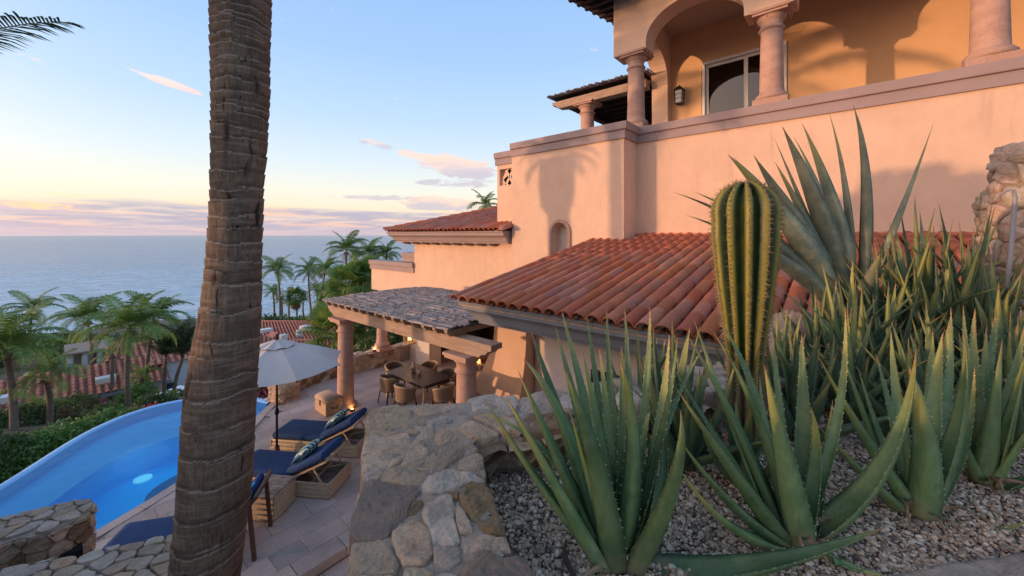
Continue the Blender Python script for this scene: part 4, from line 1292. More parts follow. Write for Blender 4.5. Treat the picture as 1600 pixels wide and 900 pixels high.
for k in range(70):
    y = 4.7 + k * 0.056
    b = MB(); b.bar((12.02 + rng.uniform(-0.08, 0.05), y, 9.985 + rng.uniform(0, 0.02)), (13.0, y + rng.uniform(-.02, .02), 10.01), 0.028, 0.03); b.build('cane', M['wood_grey'], up)

# ------------------------------------------------------------------ terrace pergola
pg = thing('terrace_pergola', 'timber pergola with a grey stick roof over the dining table', 'pergola', (6.5, 8.5, 0))
PX_ = 5.25
ca_ = column(PX_, 10.57, 0.0, 2.52, 0.215, pg, square=False)
cb_ = column(PX_, 5.66, 0.0, 2.52, 0.215, pg, square=False)
cc_ = column(7.80, 12.93, 0.60, 2.55, 0.19, pg, square=True)
def beam_poly(y0, y1, z0, z1, x):
    return [(x, y1, z1), (x, y1, z1 - 0.1), (x, y1 - 0.10, z1 - 0.14), (x, y1 - 0.14, z0 + 0.09), (x, y1 - 0.26, z0 + 0.06), (x, y1 - 0.32, z0), (x, y0 + 0.32, z0), (x, y0 + 0.26, z0 + 0.06), (x, y0 + 0.14, z0 + 0.09), (x, y0 + 0.10, z1 - 0.14), (x, y0, z1 - 0.10), (x, y0, z1)]
b = MB(); b.extrude(beam_poly(4.85, 11.32, 2.52, 2.80, PX_ - 0.15), (0.30, 0, 0)); b.build('beam', M['wood_beam'], pg, bevel=0.008)
b = MB(); b.box(8.45, 8.70, 7.9, 12.6, 2.5, 2.8); b.build('wall_beam', M['wood_beam'], pg)
b = MB(); b.extrude([(4.9, 12.8, 2.56), (8.6, 12.8, 2.56), (8.6, 12.8, 2.80), (4.9, 12.8, 2.80)], (0, 0.25, 0))
rng = random.Random(4)
for k in range(15):
    y = 5.85 + k * 0.368
    r_ = MB(); r_.extrude([(4.92, y, 2.96), (4.92, y, 2.90), (5.0, y, 2.815), (8.4, y, 2.815), (8.4, y, 2.96)], (0, 0.09, 0)); r_.build('rafter', M['wood_beam'], pg)
b = MB(); b.box(4.94, 8.5, 5.78, 11.1, 2.962, 2.982); b.build('roof_sheet', M['wood_dark'], pg)
# stick roof: short weathered staves laid along the beam direction, overlapping
sticks = []
for k in range(40):
    X = 4.86 + k * 0.088
    y = 5.66 + rng.uniform(0, 0.25)
    while y < 11.1:
        L = rng.uniform(0.35, 0.8)
        sticks.append((X + rng.uniform(-0.02, 0.02), y, L)); y += L * 0.98
def near_key(s): return (s[0] ** 2 + s[1] ** 2)
def top_z(X, y):
    return 2.985 + 0.05 * math.sin((X - 4.9) / 3.6 * math.pi) + 0.02 * noise.noise(Vector((X * 2, y * 2, 0)))
sticks.sort(key=near_key)
fars = MB()
for i, (X, y, L) in enumerate(sticks):
    y2 = min(y + L + 0.02, 11.15 - 0.05 * rng.random())
    if y2 - y < 0.1: continue
    dz = rng.uniform(0, 0.022)
    z = top_z(X, y)
    tgt = MB() if i < 290 else fars
    a = Vector((X, y, z + dz)); c = Vector((X + rng.uniform(-0.02, 0.02), y2, top_z(X, y2) + dz * 0.4))
    w = rng.uniform(0.075, 0.105)
    tgt.add([a + Vector((-w / 2, 0, -0.01)), a + Vector((-w * .25, 0, 0.02)), a + Vector((w * .25, 0, 0.02)), a + Vector((w / 2, 0, -0.01)),
             c + Vector((-w / 2, 0, -0.01)), c + Vector((-w * .25, 0, 0.02)), c + Vector((w * .25, 0, 0.02)), c + Vector((w / 2, 0, -0.01))],
            [(0, 1, 2, 3), (7, 6, 5, 4), (0, 4, 5, 1), (1, 5, 6, 2), (2, 6, 7, 3), (3, 7, 4, 0)])
    if i < 290: tgt.build('stave', M['wood_grey'], pg)
tag(fars.build('stave', M['wood_grey'], pg), kind='stuff')
# ================================================================== FURNITURE on the terrace
def xf(o, x, y, z, rz):
    o.location = (x, y, z); o.rotation_euler = (0, 0, rz)


# ---- tub chairs and the dining table
def make_chair():
    r = thing('rattan_chair', 'x', 'chair')
    n_, hw = 20, 0.29
    def prof(a):      # plan outline of the shell, a = 0 at the back
        return 0.29 * math.sin(a), -0.27 * math.cos(a)
    rings = []
    for z, s in ((0.36, 0.86), (0.40, 0.90), (0.55, 0.96), (0.70, 1.02), (0.78, 1.05)):
        out = []
        for k in range(n_ + 1):
            a = -2.15 + 4.3 * k / n_
            zz = z if z < 0.5 else z - (z - 0.5) * 0.45 * (abs(a) / 2.15) ** 2
            x, y = prof(a); out.append((x * s, y * s, zz))
        inn = []
        for k in range(n_, -1, -1):
            a = -2.15 + 4.3 * k / n_
            zz = z if z < 0.5 else z - (z - 0.5) * 0.45 * (abs(a) / 2.15) ** 2
            x, y = prof(a); inn.append((x * (s - 0.11), y * (s - 0.11), zz))
        rings.append(out + inn)
    rings_mesh('backrest', rings, M['rattan_brown'], r)
    top = rings[-1][:n_ + 1]
    b = MB(); b.tube([(x * 0.95, y * 0.95, z) for (x, y, z) in top], 0.026, 8); b.build('top_rail', M['rattan'], r)
    b = MB(); b.lathe([(0.24, 0), (0.27, 0.02), (0.27, 0.07), (0.24, 0.09)], 0, 0.0, 0.36, 20); b.build('seat', M['rattan_brown'], r)
    for (sx, sy) in ((-1, -1), (1, -1), (1, 1), (-1, 1)):
        b = MB(); b.bar((sx * 0.19, sy * 0.18, 0.38), (sx * 0.23, sy * 0.23, 0), 0.028, 0.028); b.build('leg', M['black_metal'], r)
    return r


TX0, TX1, TY0, TY1, TZT = 6.18, 7.14, 8.29, 10.05, 0.75
TX0, TY1 = G(602.7, 580, 0.76).x, G(602.7, 580, 0.76).y
TX1, TY0 = G(706.7, 588, 0.76).x, G(706.7, 588, 0.76).y
tb = thing('dining_table', 'long dark rectangular dining table under the pergola', 'table', ((TX0 + TX1) / 2, (TY0 + TY1) / 2, 0))
b = MB(); b.box(TX0, TX1, TY0, TY1, 0.72, 0.76); b.build('table_top', M['table'], tb, bevel=0.006)
b = MB(); b.box(TX0 + 0.05, TX1 - 0.05, TY0 + 0.05, TY1 - 0.05, 0.65, 0.72); b.build('apron', M['wood_dark'], tb)
for (x, y) in ((TX0 + 0.04, TY0 + 0.04), (TX1 - 0.04, TY0 + 0.04), (TX1 - 0.04, TY1 - 0.04), (TX0 + 0.04, TY1 - 0.04)):
    b = MB(); b.box(x - 0.03, x + 0.03, y - 0.03, y + 0.03, 0, 0.72); b.build('leg', M['rattan'], tb)
CH = [(TX0 - 0.13, TY1 - 0.42, -math.pi / 2, 'rattan tub chair on the terrace side of the table, nearest the plain stone column'),
      (TX0 - 0.22, TY0 + 0.50, -math.pi / 2 + 0.12, 'rattan tub chair in the middle of the near row by the table'),
      ((TX0 + TX1) / 2 - 0.05, TY0 - 0.28, 0.05, 'rattan tub chair at the near end of the table, beside the right pergola column'),
      (TX1 + 0.16, TY0 + 0.40, math.pi / 2, 'rattan tub chair on the house side of the table, half hidden by the right column'),
      (TX1 + 0.22, TY1 - 0.45, math.pi / 2, 'rattan tub chair on the house side of the table, in front of the white pier'),
      ((TX0 + TX1) / 2, TY1 + 0.30, math.pi, 'rattan tub chair at the far end of the table, beyond the two stone birds')]
ch0 = make_chair()
for i, (x, y, rz, lab) in enumerate(CH):
    c = ch0 if i == 0 else copy_tree(ch0)
    xf(c, x, y, 0, rz); c['label'] = lab; c['group'] = 'rattan chairs round the dining table'
# two carved birds on the table
def bird(x, y, s, rz, lab):
    r = thing('bird_ornament', lab, 'ornament', group='carved birds on the dining table')
    prof = [(0.035, 0), (0.055, 0.03), (0.075, 0.08), (0.07, 0.13), (0.045, 0.17), (0.03, 0.20), (0.034, 0.225), (0.03, 0.25), (0.012, 0.265)]
    b = MB(); b.lathe([(p * s, q * s) for p, q in prof], 0, 0, 0, 16); b.build('body', M['rock_pale'], r)
    b = MB(); b.tube([(0.02 * s, 0, 0.23 * s), (0.075 * s, 0, 0.215 * s)], [0.014 * s, 0.002], 6); b.build('beak', M['wood_dark'], r)
    b = MB(); b.tube([(-0.05 * s, 0, 0.10 * s), (-0.13 * s, 0, 0.05 * s)], [0.03 * s, 0.008], 6); b.build('tail', M['rock_rust'], r)
    xf(r, x, y, 0.76, rz)
p = G(646, 580, 0.76); bird(p.x, p.y, 1.05, 0.4, 'taller pale carved bird standing on the dining table')
p = G(655, 585, 0.76); bird(p.x, p.y, 0.78, 3.0, 'shorter pale carved bird standing on the dining table')

# ---- rattan sun loungers
stripe = bpy.data.materials.new('striped_pillow'); stripe.use_nodes = True
n = N(stripe.node_tree); bs = stripe.node_tree.nodes['Principled BSDF']
tc = n.node('ShaderNodeTexCoord'); x, y, z = n.sep(tc.outputs['Object'])
v = n.math('ADD', n.math('MULTIPLY', x, 9.0), n.math('MULTIPLY', n.noise(tc.outputs['Object'], 4, 2), 1.6))
n.put(bs.inputs['Base Color'], n.ramp(n.math('FRACT', n.math('ADD', v, 100.0)), [(0.0, (0.01, 0.06, 0.15)), (0.22, (0.02, 0.20, 0.28)), (0.40, (0.50, 0.62, 0.60)), (0.55, (0.22, 0.42, 0.12)), (0.72, (0.60, 0.66, 0.62)), (0.86, (0.03, 0.12, 0.25))], 'CONSTANT'))
bs.inputs['Roughness'].default_value = 0.9


def cushion(name, mat, parent, w, l, h, mtx, n=8):
    """soft slab with rounded edges, local frame mtx (x across, y along, z up)"""
    rings = []
    for (ins, z) in ((0.035, 0), (0.008, h * 0.2), (0, h * 0.5), (0.008, h * 0.8), (0.035, h), (0.10, h * 1.04)):
        ring = []
        hw, hl = w / 2 - ins, l / 2 - ins; rad = 0.05
        for (cx, cy, a0) in ((hw - rad, hl - rad, 0), (-hw + rad, hl - rad, 90), (-hw + rad, -hl + rad, 180), (hw - rad, -hl + rad, 270)):
            for k in range(5):
                a = math.radians(a0 + k * 22.5); ring.append(tuple(mtx @ Vector((cx + rad * math.cos(a), cy + rad * math.sin(a), z))))
        rings.append(ring)
    return rings_mesh(name, rings, mat, parent)


def pillow(name, mat, parent, w, l, h, mtx):
    vs, fs = [], []; n_ = 12
    for side in (1, -1):
        for i in range(n_ + 1):
            for j in range(n_ + 1):
                u, v_ = i / n_ * 2 - 1, j / n_ * 2 - 1
                puff = (1 - abs(u) ** 2.5) ** 0.6 * (1 - abs(v_) ** 2.5) ** 0.6
                pin = 1 - 0.07 * (1 - abs(u * v_)) * 0
                vs.append(mtx @ Vector((u * w / 2 * (1 - 0.06 * (1 - v_ * v_)), v_ * l / 2 * (1 - 0.06 * (1 - u * u)), side * h / 2 * puff)))
    m = (n_ + 1) ** 2
    for s in range(2):
        for i in range(n_):
            for j in range(n_):
                a = s * m + i * (n_ + 1) + j; q = (a, a + 1, a + n_ + 2, a + n_ + 1)
                fs.append(q if s else tuple(reversed(q)))
    b = MB(); b.add(vs, fs, True); return b.build(name, mat, parent)


def make_lounger():
    """head towards +Y; length 2.0, width 0.70"""
    r = thing('sun_lounger', 'x', 'sun lounger')
    L2, W2, H = 1.0, 0.35, 0.27
    b = MB()
    for s in (-1, 1):
        for zz in (0.035, 0.115, 0.195, 0.275):
            b.tube([(s * W2, -L2, zz), (s * W2, L2, zz)], 0.019, 6)
        for k in range(34):
            y = -L2 + 2 * L2 * k / 33
            b.bar((s * W2, y, 0.03), (s * W2, y + 0.02, 0.275), 0.013, 0.026)
    for s in (-1, 1):
        for zz in (0.035, 0.115, 0.195, 0.275):
            b.tube([(-W2, s * L2, zz), (W2, s * L2, zz)], 0.019, 6)
        for k in range(12):
            x = -W2 + 2 * W2 * k / 11
            b.bar((x, s * L2, 0.03), (x + 0.02, s * L2, 0.275), 0.026, 0.013)
    b.build('frame', M['rattan'], r)
    b = MB()
    for s in (-1, 1): b.box(s * W2 - 0.012, s * W2 + 0.012, -L2, L2, 0.03, 0.26)
    for s in (-1, 1): b.box(-W2, W2, s * L2 - 0.012, s * L2 + 0.012, 0.03, 0.26)
    b.build('woven_panel', M['rattan'], r)
    b = MB()
    for y in (0.25, 0.62): b.bar((-W2, y, 0.25), (W2, y, 0.25), 0.03, 0.03)
    b.bar((-W2, 0.95, 0.25), (0.0, 0.30, 0.25), 0.025, 0.025); b.bar((W2, 0.95, 0.25), (0.0, 0.30, 0.25), 0.025, 0.025)
    b.build('cross_bar', M['rattan'], r)
    b = MB(); b.box(-W2 + 0.02, W2 - 0.02, -L2 + 0.02, 0.20, 0.27, 0.29); b.build('deck', M['rattan_brown'], r)
    cushion('mattress', M['navy'], r, 0.70, 1.22, 0.13, Matrix.Translation((0, -0.40, 0.295)))
    ang = math.radians(27)
    bm_ = Matrix.Translation((0, 0.18, 0.30)) @ Matrix.Rotation(ang, 4, 'X')
    cushion('back_cushion', M['navy'], r, 0.70, 0.84, 0.13, bm_ @ Matrix.Translation((0, 0.42, 0.03)))
    b = MB()
    for s in (-1, 1):
        b.bar(bm_ @ Vector((s * 0.33, 0, -0.01)), bm_ @ Vector((s * 0.33, 0.84, -0.01)), 0.03, 0.03)
        b.bar(bm_ @ Vector((s * 0.33, 0.55, -0.02)), Vector((s * 0.33, 0.85, 0.27)), 0.022, 0.022)
    b.bar(bm_ @ Vector((-0.33, 0.84, -0.01)), bm_ @ Vector((0.33, 0.84, -0.01)), 0.03, 0.03)
    b.bar(bm_ @ Vector((-0.33, 0.55, -0.02)), bm_ @ Vector((0.33, 0.55, -0.02)), 0.022, 0.022)
    b.build('back_frame', M['rattan'], r)
    pillow_m = bm_ @ Matrix.Translation((0.0, 0.30, 0.25)) @ Matrix.Rotation(math.radians(14), 4, 'X')
    return r, pillow_m


LDIR = Vector((0.55, -0.835, 0))           # towards the head end
rzl = math.atan2(LDIR.y, LDIR.x) - math.pi / 2
lg, pm = make_lounger()
side = Vector((0.835, 0.55, 0))
p2 = G(557.5, 716.5, 0)
c1 = p2 - LDIR * 1.0 + side * 0.35
p2b = G(514, 781, 0)
c2 = p2b - LDIR * 1.0 + side * 0.35
for i, (c, lab, pl) in enumerate(((c1, 'rattan sun lounger with navy cushion beside the umbrella pole, the farther of two', 'striped blue and green pillow on the farther rattan lounger'),
                              (c2, 'rattan sun lounger with navy cushion next to the slatted side table', 'striped blue and green pillow on the lounger by the side table'))):
    o = lg if i == 0 else copy_tree(lg)
    xf(o, c.x, c.y, 0, rzl); tag(o, lab, 'sun lounger', 'rattan loungers by the pool')
    pr_ = thing('striped_pillow', pl, 'pillow', group='striped pillows on the loungers')
    m4 = Matrix.Translation((c.x, c.y, 0)) @ Matrix.Rotation(rzl, 4, 'Z') @ pm
    o2 = pillow('pillow_body', stripe, None, 0.54, 0.42, 0.19, Matrix.Identity(4)); o2.name = 'striped_pillow_cushion'
    o2.parent = pr_
    pr_.matrix_world = m4; pr_.location = m4.to_translation(); pr_.rotation_euler = m4.to_euler()

# side table with slatted top
stt = thing('side_table', 'low rattan side table with a slatted grey top beside the loungers', 'side table')
b = MB()
tw, tl_, th_ = 0.27, 0.34, 0.42
for k in range(17):
    x = -tw + 2 * tw * k / 16; b.box(x - 0.011, x + 0.011, -tl_, tl_, th_, th_ + 0.018)
    if k % 1 == 0:
        s_ = MB(); s_.box(x - 0.011, x + 0.011, -tl_, tl_, th_, th_ + 0.018); s_.build('slat', M['wood_grey'], stt)
b = MB(); b.box(-tw, tw, -tl_, tl_, th_ - 0.03, th_ - 0.005); b.build('table_top', M['wood_dark'], stt)
b = MB()
for zz in (0.03, 0.12, 0.21, 0.30, 0.395):
    for s in (-1, 1):
        b.tube([(s * tw, -tl_, zz), (s * tw, tl_, zz)], 0.02, 6); b.tube([(-tw, s * tl_, zz), (tw, s * tl_, zz)], 0.02, 6)
b.build('frame', M['rattan'], stt)
b = MB()
for s in (-1, 1):
    b.box(s * tw - 0.01, s * tw + 0.01, -tl_, tl_, 0.03, 0.39); b.box(-tw, tw, s * tl_ - 0.01, s * tl_ + 0.01, 0.03, 0.39)
b.build('woven_panel', M['rattan'], stt)
q1, q2, q3 = G(412.7, 742, 0.43), G(442, 754.5, 0.43), G(406.5, 775.6, 0.43)
ctr = (q1 + q3) / 2 + Vector((0.05, -0.05, 0))
xf(stt, ctr.x, ctr.y, 0, rzl)

# wooden lounge nearest the camera with navy cushion and turquoise pillow
wl = thing('wooden_lounge', 'dark wood lounge with navy cushion, mostly hidden behind the palm trunk', 'lounge')
b = MB()
b.bar((-1.0, -0.33, 0.27), (0.62, -0.33, 0.27), 0.05, 0.09); b.bar((-1.0, 0.33, 0.27), (0.62, 0.33, 0.27), 0.05, 0.09); b.bar((-1.0, -0.33, 0.27), (-1.0, 0.33, 0.27), 0.05, 0.09)
for (x, y) in ((-0.95, -0.33), (-0.95, 0.33), (0.55, -0.33), (0.55, 0.33)): b.bar((x, y, 0), (x, y, 0.27), 0.06, 0.06)
b.build('frame', material('slate_painted_wood', (0.07, 0.075, 0.08), 0.6), wl)
cushion('mattress', M['navy'], wl, 0.66, 1.45, 0.14, Matrix.Translation((-0.27, 0, 0.31)) @ Matrix.Rotation(math.radians(90), 4, 'Z'))
bmx = Matrix.Translation((0.48, 0, 0.34)) @ Matrix.Rotation(math.radians(-50), 4, 'Y')
b = MB()
for k in range(9):
    y = -0.32 + 0.08 * k; s_ = MB(); s_.bar(bmx @ Vector((0, y, 0)), bmx @ Vector((0.72, y, 0)), 0.05, 0.025); s_.build('slat', M['wood_dark'], wl)
b.bar(bmx @ Vector((0, -0.35, 0)), bmx @ Vector((0.75, -0.35, 0)), 0.05, 0.05); b.bar(bmx @ Vector((0, 0.35, 0)), bmx @ Vector((0.75, 0.35, 0)), 0.05, 0.05); b.bar(bmx @ Vector((0.74, -0.35, 0)), bmx @ Vector((0.74, 0.35, 0)), 0.05, 0.05)
b.bar(bmx @ Vector((0.6, -0.35, -0.02)), Vector((0.95, -0.35, 0.0)), 0.05, 0.05); b.bar(bmx @ Vector((0.6, 0.35, -0.02)), Vector((0.95, 0.35, 0.0)), 0.05, 0.05)
b.build('back_frame', material('red_brown_wood', (0.10, 0.045, 0.028), 0.6), wl)
cushion('back_cushion', M['navy'], wl, 0.70, 0.64, 0.10, bmx @ Matrix.Translation((0.36, 0, 0.03)) @ Matrix.Rotation(math.radians(90), 4, 'Z'))
a0, a1 = Vector((0.62, 7.97, 0)), Vector((2.12, 6.93, 0))
mid = (a0 + a1) / 2; ang = math.atan2((a1 - a0).y, (a1 - a0).x)
xf(wl, mid.x - 0.04, mid.y + 0.01, 0, ang)
tp = thing('turquoise_pillow', 'bright turquoise pillow leaning on the wooden lounge right of the trunk', 'pillow')
o2 = pillow('pillow_body', material('turquoise_fabric', (0.0, 0.50, 0.68), 0.85), None, 0.50, 0.44, 0.16, Matrix.Identity(4)); o2.parent = tp
m4 = Matrix.Translation((mid.x - 0.04, mid.y + 0.01, 0)) @ Matrix.Rotation(ang, 4, 'Z') @ bmx @ Matrix.Translation((0.52, -0.27, 0.24)) @ Matrix.Rotation(0.5, 4, 'Y')
tp.location = m4.to_translation(); tp.rotation_euler = m4.to_euler()

# ---- parasol
um = thing('parasol', 'large cream octagonal parasol on a dark pole between trunk and column', 'parasol', (3.10, 9.30, 0))
ux, uy = 3.10, 9.30
uzr, uza, UR = 2.02, 2.50, 1.36
ph = math.atan2(-SA, CA) + 0.0        # a vertex to the right of the view
vx = [Vector((ux + UR * math.cos(ph + k * math.pi / 4), uy + UR * math.sin(ph + k * math.pi / 4), uzr)) for k in range(8)]
apex = Vector((ux, uy, uza))
for k in range(8):
    a, c = vx[k], vx[(k + 1) % 8]; nn = 8; vs, fs = [], []
    for i in range(nn + 1):
        t_ = i / nn
        for j in range(nn + 1):
            s_ = j / nn
            p = apex.lerp(a, t_).lerp(apex.lerp(c, t_), s_)
            sag = 4 * s_ * (1 - s_) * t_
            p = p + Vector((0, 0, -0.055 * sag)) + (apex.lerp(Vector((ux, uy, uzr)), t_) - p) * (0.05 * 4 * s_ * (1 - s_) * (t_ ** 3))
            p.z += 0.05 * math.sin(math.pi * t_)
            vs.append(p)
    for i in range(nn):
        for j in range(nn):
            q = i * (nn + 1) + j; fs.append((q, q + nn + 1, q + nn + 2, q + 1))
    b = MB(); b.add(vs, fs, True); b.build('canopy_panel', M['canvas'], um)
    r_ = MB(); r_.tube([apex.lerp(a, 0.04) + Vector((0, 0, -0.03)), apex.lerp(a, 0.5) + Vector((0, 0, 0.015)), a + Vector((0, 0, -0.025))], 0.012, 6); r_.build('rib', M['black_metal'], um)
b = MB()
vs = [Vector((ux, uy, uza + 0.06))]; 
for k in range(8):
    d_ = vx[k] - apex; vs.append(apex + d_ * 0.27 + Vector((0, 0, 0.075)))
    d2 = (vx[k] + vx[(k + 1) % 8]) / 2 - apex; vs.append(apex + d2 * 0.27 + Vector((0, 0, 0.035)))
b.add(vs, [(0, 1 + k, 1 + (k + 1) % 16) for k in range(16)]); b.build('vent_cap', M['canvas'], um)
b = MB(); b.tube([(ux, uy, 0.0), (ux, uy, uza + 0.05)], 0.024, 12); b.build('pole', material('bronze_pole', (0.035, 0.025, 0.022), 0.5, metallic=0.4), um)
b = MB(); b.tube([(ux, uy, uza + 0.05), (ux, uy, uza + 0.17)], [0.032, 0.026], 12); b.build('finial', M['wood_dark'], um)
b = MB(); b.tube([(ux, uy, 0.95), (ux, uy, 1.05)], 0.042, 12); b.tube([(ux, uy, 1.0), (ux + 0.08, uy - 0.06, 1.0)], 0.012, 8); b.build('crank', M['black_metal'], um)
b = MB(); b.lathe([(0.30, 0.0), (0.30, 0.035), (0.26, 0.05), (0.06, 0.07), (0.05, 0.25), (0.03, 0.26)], ux, uy, 0.0, 28); b.build('base', material('umbrella_base', (0.08, 0.035, 0.03), 0.6), um)

# ---- straw chest
cx0, cy0 = G(509, 652, 0).x, G(509, 652, 0).y
ck = thing('straw_chest', 'woven straw chest with rounded lid standing by the left pergola column', 'chest', (cx0 + .22, cy0 + .33, 0))
cw, cl, chh = 0.46, 0.68, 0.32
b = MB(); b.box(cx0, cx0 + cw, cy0, cy0 + cl, 0.0, chh); b.build('body', M['rattan_pale'], ck, bevel=0.02)
rings = []
for y in (cy0 - 0.01, cy0 + cl + 0.01):
    rings.append([(cx0 + cw / 2 - (cw / 2 + 0.002) * math.cos(a), y, chh + 0.005 + 0.12 * math.sin(a) ** 0.45 if 0 < a < math.pi - 0.001 else chh + 0.005) for a in [math.pi * k / 10 for k in range(11)]])
rings_mesh('lid', rings, M['rattan_pale'], ck)
for (p, q) in (((cx0 - 0.012, cy0 + cl / 2 - 0.03, 0.22), (cx0 - 0.004, cy0 + cl / 2 + 0.03, 0.36)),):
    b = MB(); b.box(p[0], q[0], p[1], q[1], p[2], q[2]); b.build('clasp', M['wood_dark'], ck)
b = MB(); b.tube([(cx0 + 0.13, cy0 - 0.01, 0.22), (cx0 + 0.17, cy0 - 0.05, 0.18), (cx0 + 0.29, cy0 - 0.05, 0.18), (cx0 + 0.33, cy0 - 0.01, 0.22)], 0.012, 6); b.build('handle', M['wood_dark'], ck)

# ---- lights that are lit in the photograph
def glow(name, col, strength):
    m = bpy.data.materials.new(name); m.use_nodes = True
    bs = m.node_tree.nodes['Principled BSDF']; bs.inputs['Base Color'].default_value = (*col, 1)
    bs.inputs['Emission Color'].default_value = (*col, 1); bs.inputs['Emission Strength'].default_value = strength
    return m
warm = glow('warm_lamp', (1.0, 0.50, 0.13), 6.0)
def lamp(x, y, z, w, parent, size=0.04):
    ld = bpy.data.lights.new('bulb', 'POINT'); ld.energy = w; ld.color = (1.0, 0.48, 0.16); ld.shadow_soft_size = size
    lo = bpy.data.objects.new('bulb', ld); COL.objects.link(lo); lo.parent = parent
    o = ORG.get(parent.name, Vector((0, 0, 0))); lo.location = (x - o.x, y - o.y, z - o.z)
def ground_light(x, y, z, lab, w=2.0):
    r = thing('ground_light', lab, 'ground light', (x, y, z), group='small ground lights')
    b = MB(); b.lathe([(0.05, 0), (0.055, 0.05), (0.04, 0.06)], x, y, z, 14); b.build('housing', M['black_metal'], r)
    b = MB(); b.lathe([(0.036, 0.061), (0.034, 0.068), (0.01, 0.07)], x, y, z, 14); b.build('lens', warm, r)
    lamp(x, y, z + 0.12, w, r)
p = G(548, 640, 0.0)
ground_light(p.x - 0.02, p.y - 0.12, 0.0, 'small lit ground light at the foot of the left pergola column', 0.8)
p = G(604, 560, 0.6)
ground_light(7.5, 12.62 + 0.35, 0.6, 'small lit ground light at the foot of the column on the parapet', 1.2)
# step light tucked under the retaining wall
sl = thing('step_light', 'small lamp low on the retaining wall that lights the terrace step', 'step light', (3.3, 5.5, 0))
b = MB(); b.box(3.45, 3.55, 5.50, 5.56, -0.15, 0.02); b.build('housing', M['black_metal'], sl)
lamp(3.5, 5.6, 0.12, 2.0, sl)
# hanging rattan lantern
hp = W(640, 526, 12.9)
hl = thing('hanging_lantern', 'lit cylindrical rattan lantern hanging under the pergola by the white pier', 'hanging lantern', (hp.x, hp.y, 2.0))
b = MB()
for k in range(14):
    a = 2 * math.pi * k / 14; b.bar((hp.x + 0.19 * math.cos(a), hp.y + 0.19 * math.sin(a), hp.z - 0.2), (hp.x + 0.2 * math.cos(a + 0.1), hp.y + 0.2 * math.sin(a + 0.1), hp.z + 0.2), 0.03, 0.012)
b.lathe([(0.205, 0.0), (0.215, 0.01), (0.205, 0.03)], hp.x, hp.y, hp.z - 0.22, 20); b.lathe([(0.205, 0.0), (0.215, 0.01), (0.205, 0.03)], hp.x, hp.y, hp.z + 0.19, 20)
b.build('shade', M['rattan'], hl)
b = MB(); b.tube([(hp.x, hp.y, hp.z - 0.1), (hp.x, hp.y, hp.z + 0.06)], [0.05, 0.04], 10); b.build('candle', warm, hl)
b = MB(); b.tube([(hp.x, hp.y, hp.z + 0.2), (hp.x, hp.y, 2.81)], 0.006, 6); b.build('cord', M['black_metal'], hl)
lamp(hp.x, hp.y, hp.z + 0.1, 3.0, hl)
# lamp and wicker chair inside the room behind the right column
rp = Vector((10.0, 9.35, 0))
rt = thing('glowing_lamp', 'yellow glowing cylinder lamp on a small table behind the right pergola column', 'lamp', (9.6, 9.55, 0))
tp_ = WX(750, 561, 9.7)
b = MB(); b.lathe([(0.10, 0), (0.115, 0.02), (0.115, 0.24), (0.09, 0.26)], tp_.x, tp_.y, tp_.z - 0.12, 18); b.build('shade', glow('amber_shade', (1.0, 0.55, 0.16), 1.3), rt)
b = MB(); b.lathe([(0.20, 0), (0.20, 0.03)], tp_.x, tp_.y, tp_.z - 0.155, 18); b.tube([(tp_.x, tp_.y, 0.02), (tp_.x, tp_.y, tp_.z - 0.15)], 0.03, 8); b.build('stand', M['rattan'], rt)
lamp(tp_.x - 0.35, tp_.y - 0.25, tp_.z + 0.3, 7.0, rt, 0.1)
cc = copy_tree(ch0); wp_ = WX(763, 600, 9.6)
xf(cc, wp_.x, wp_.y, 0, 2.2); cc['label'] = 'wicker chair in the warm lit room behind the right pergola column'
if 'group' in cc: del cc['group']
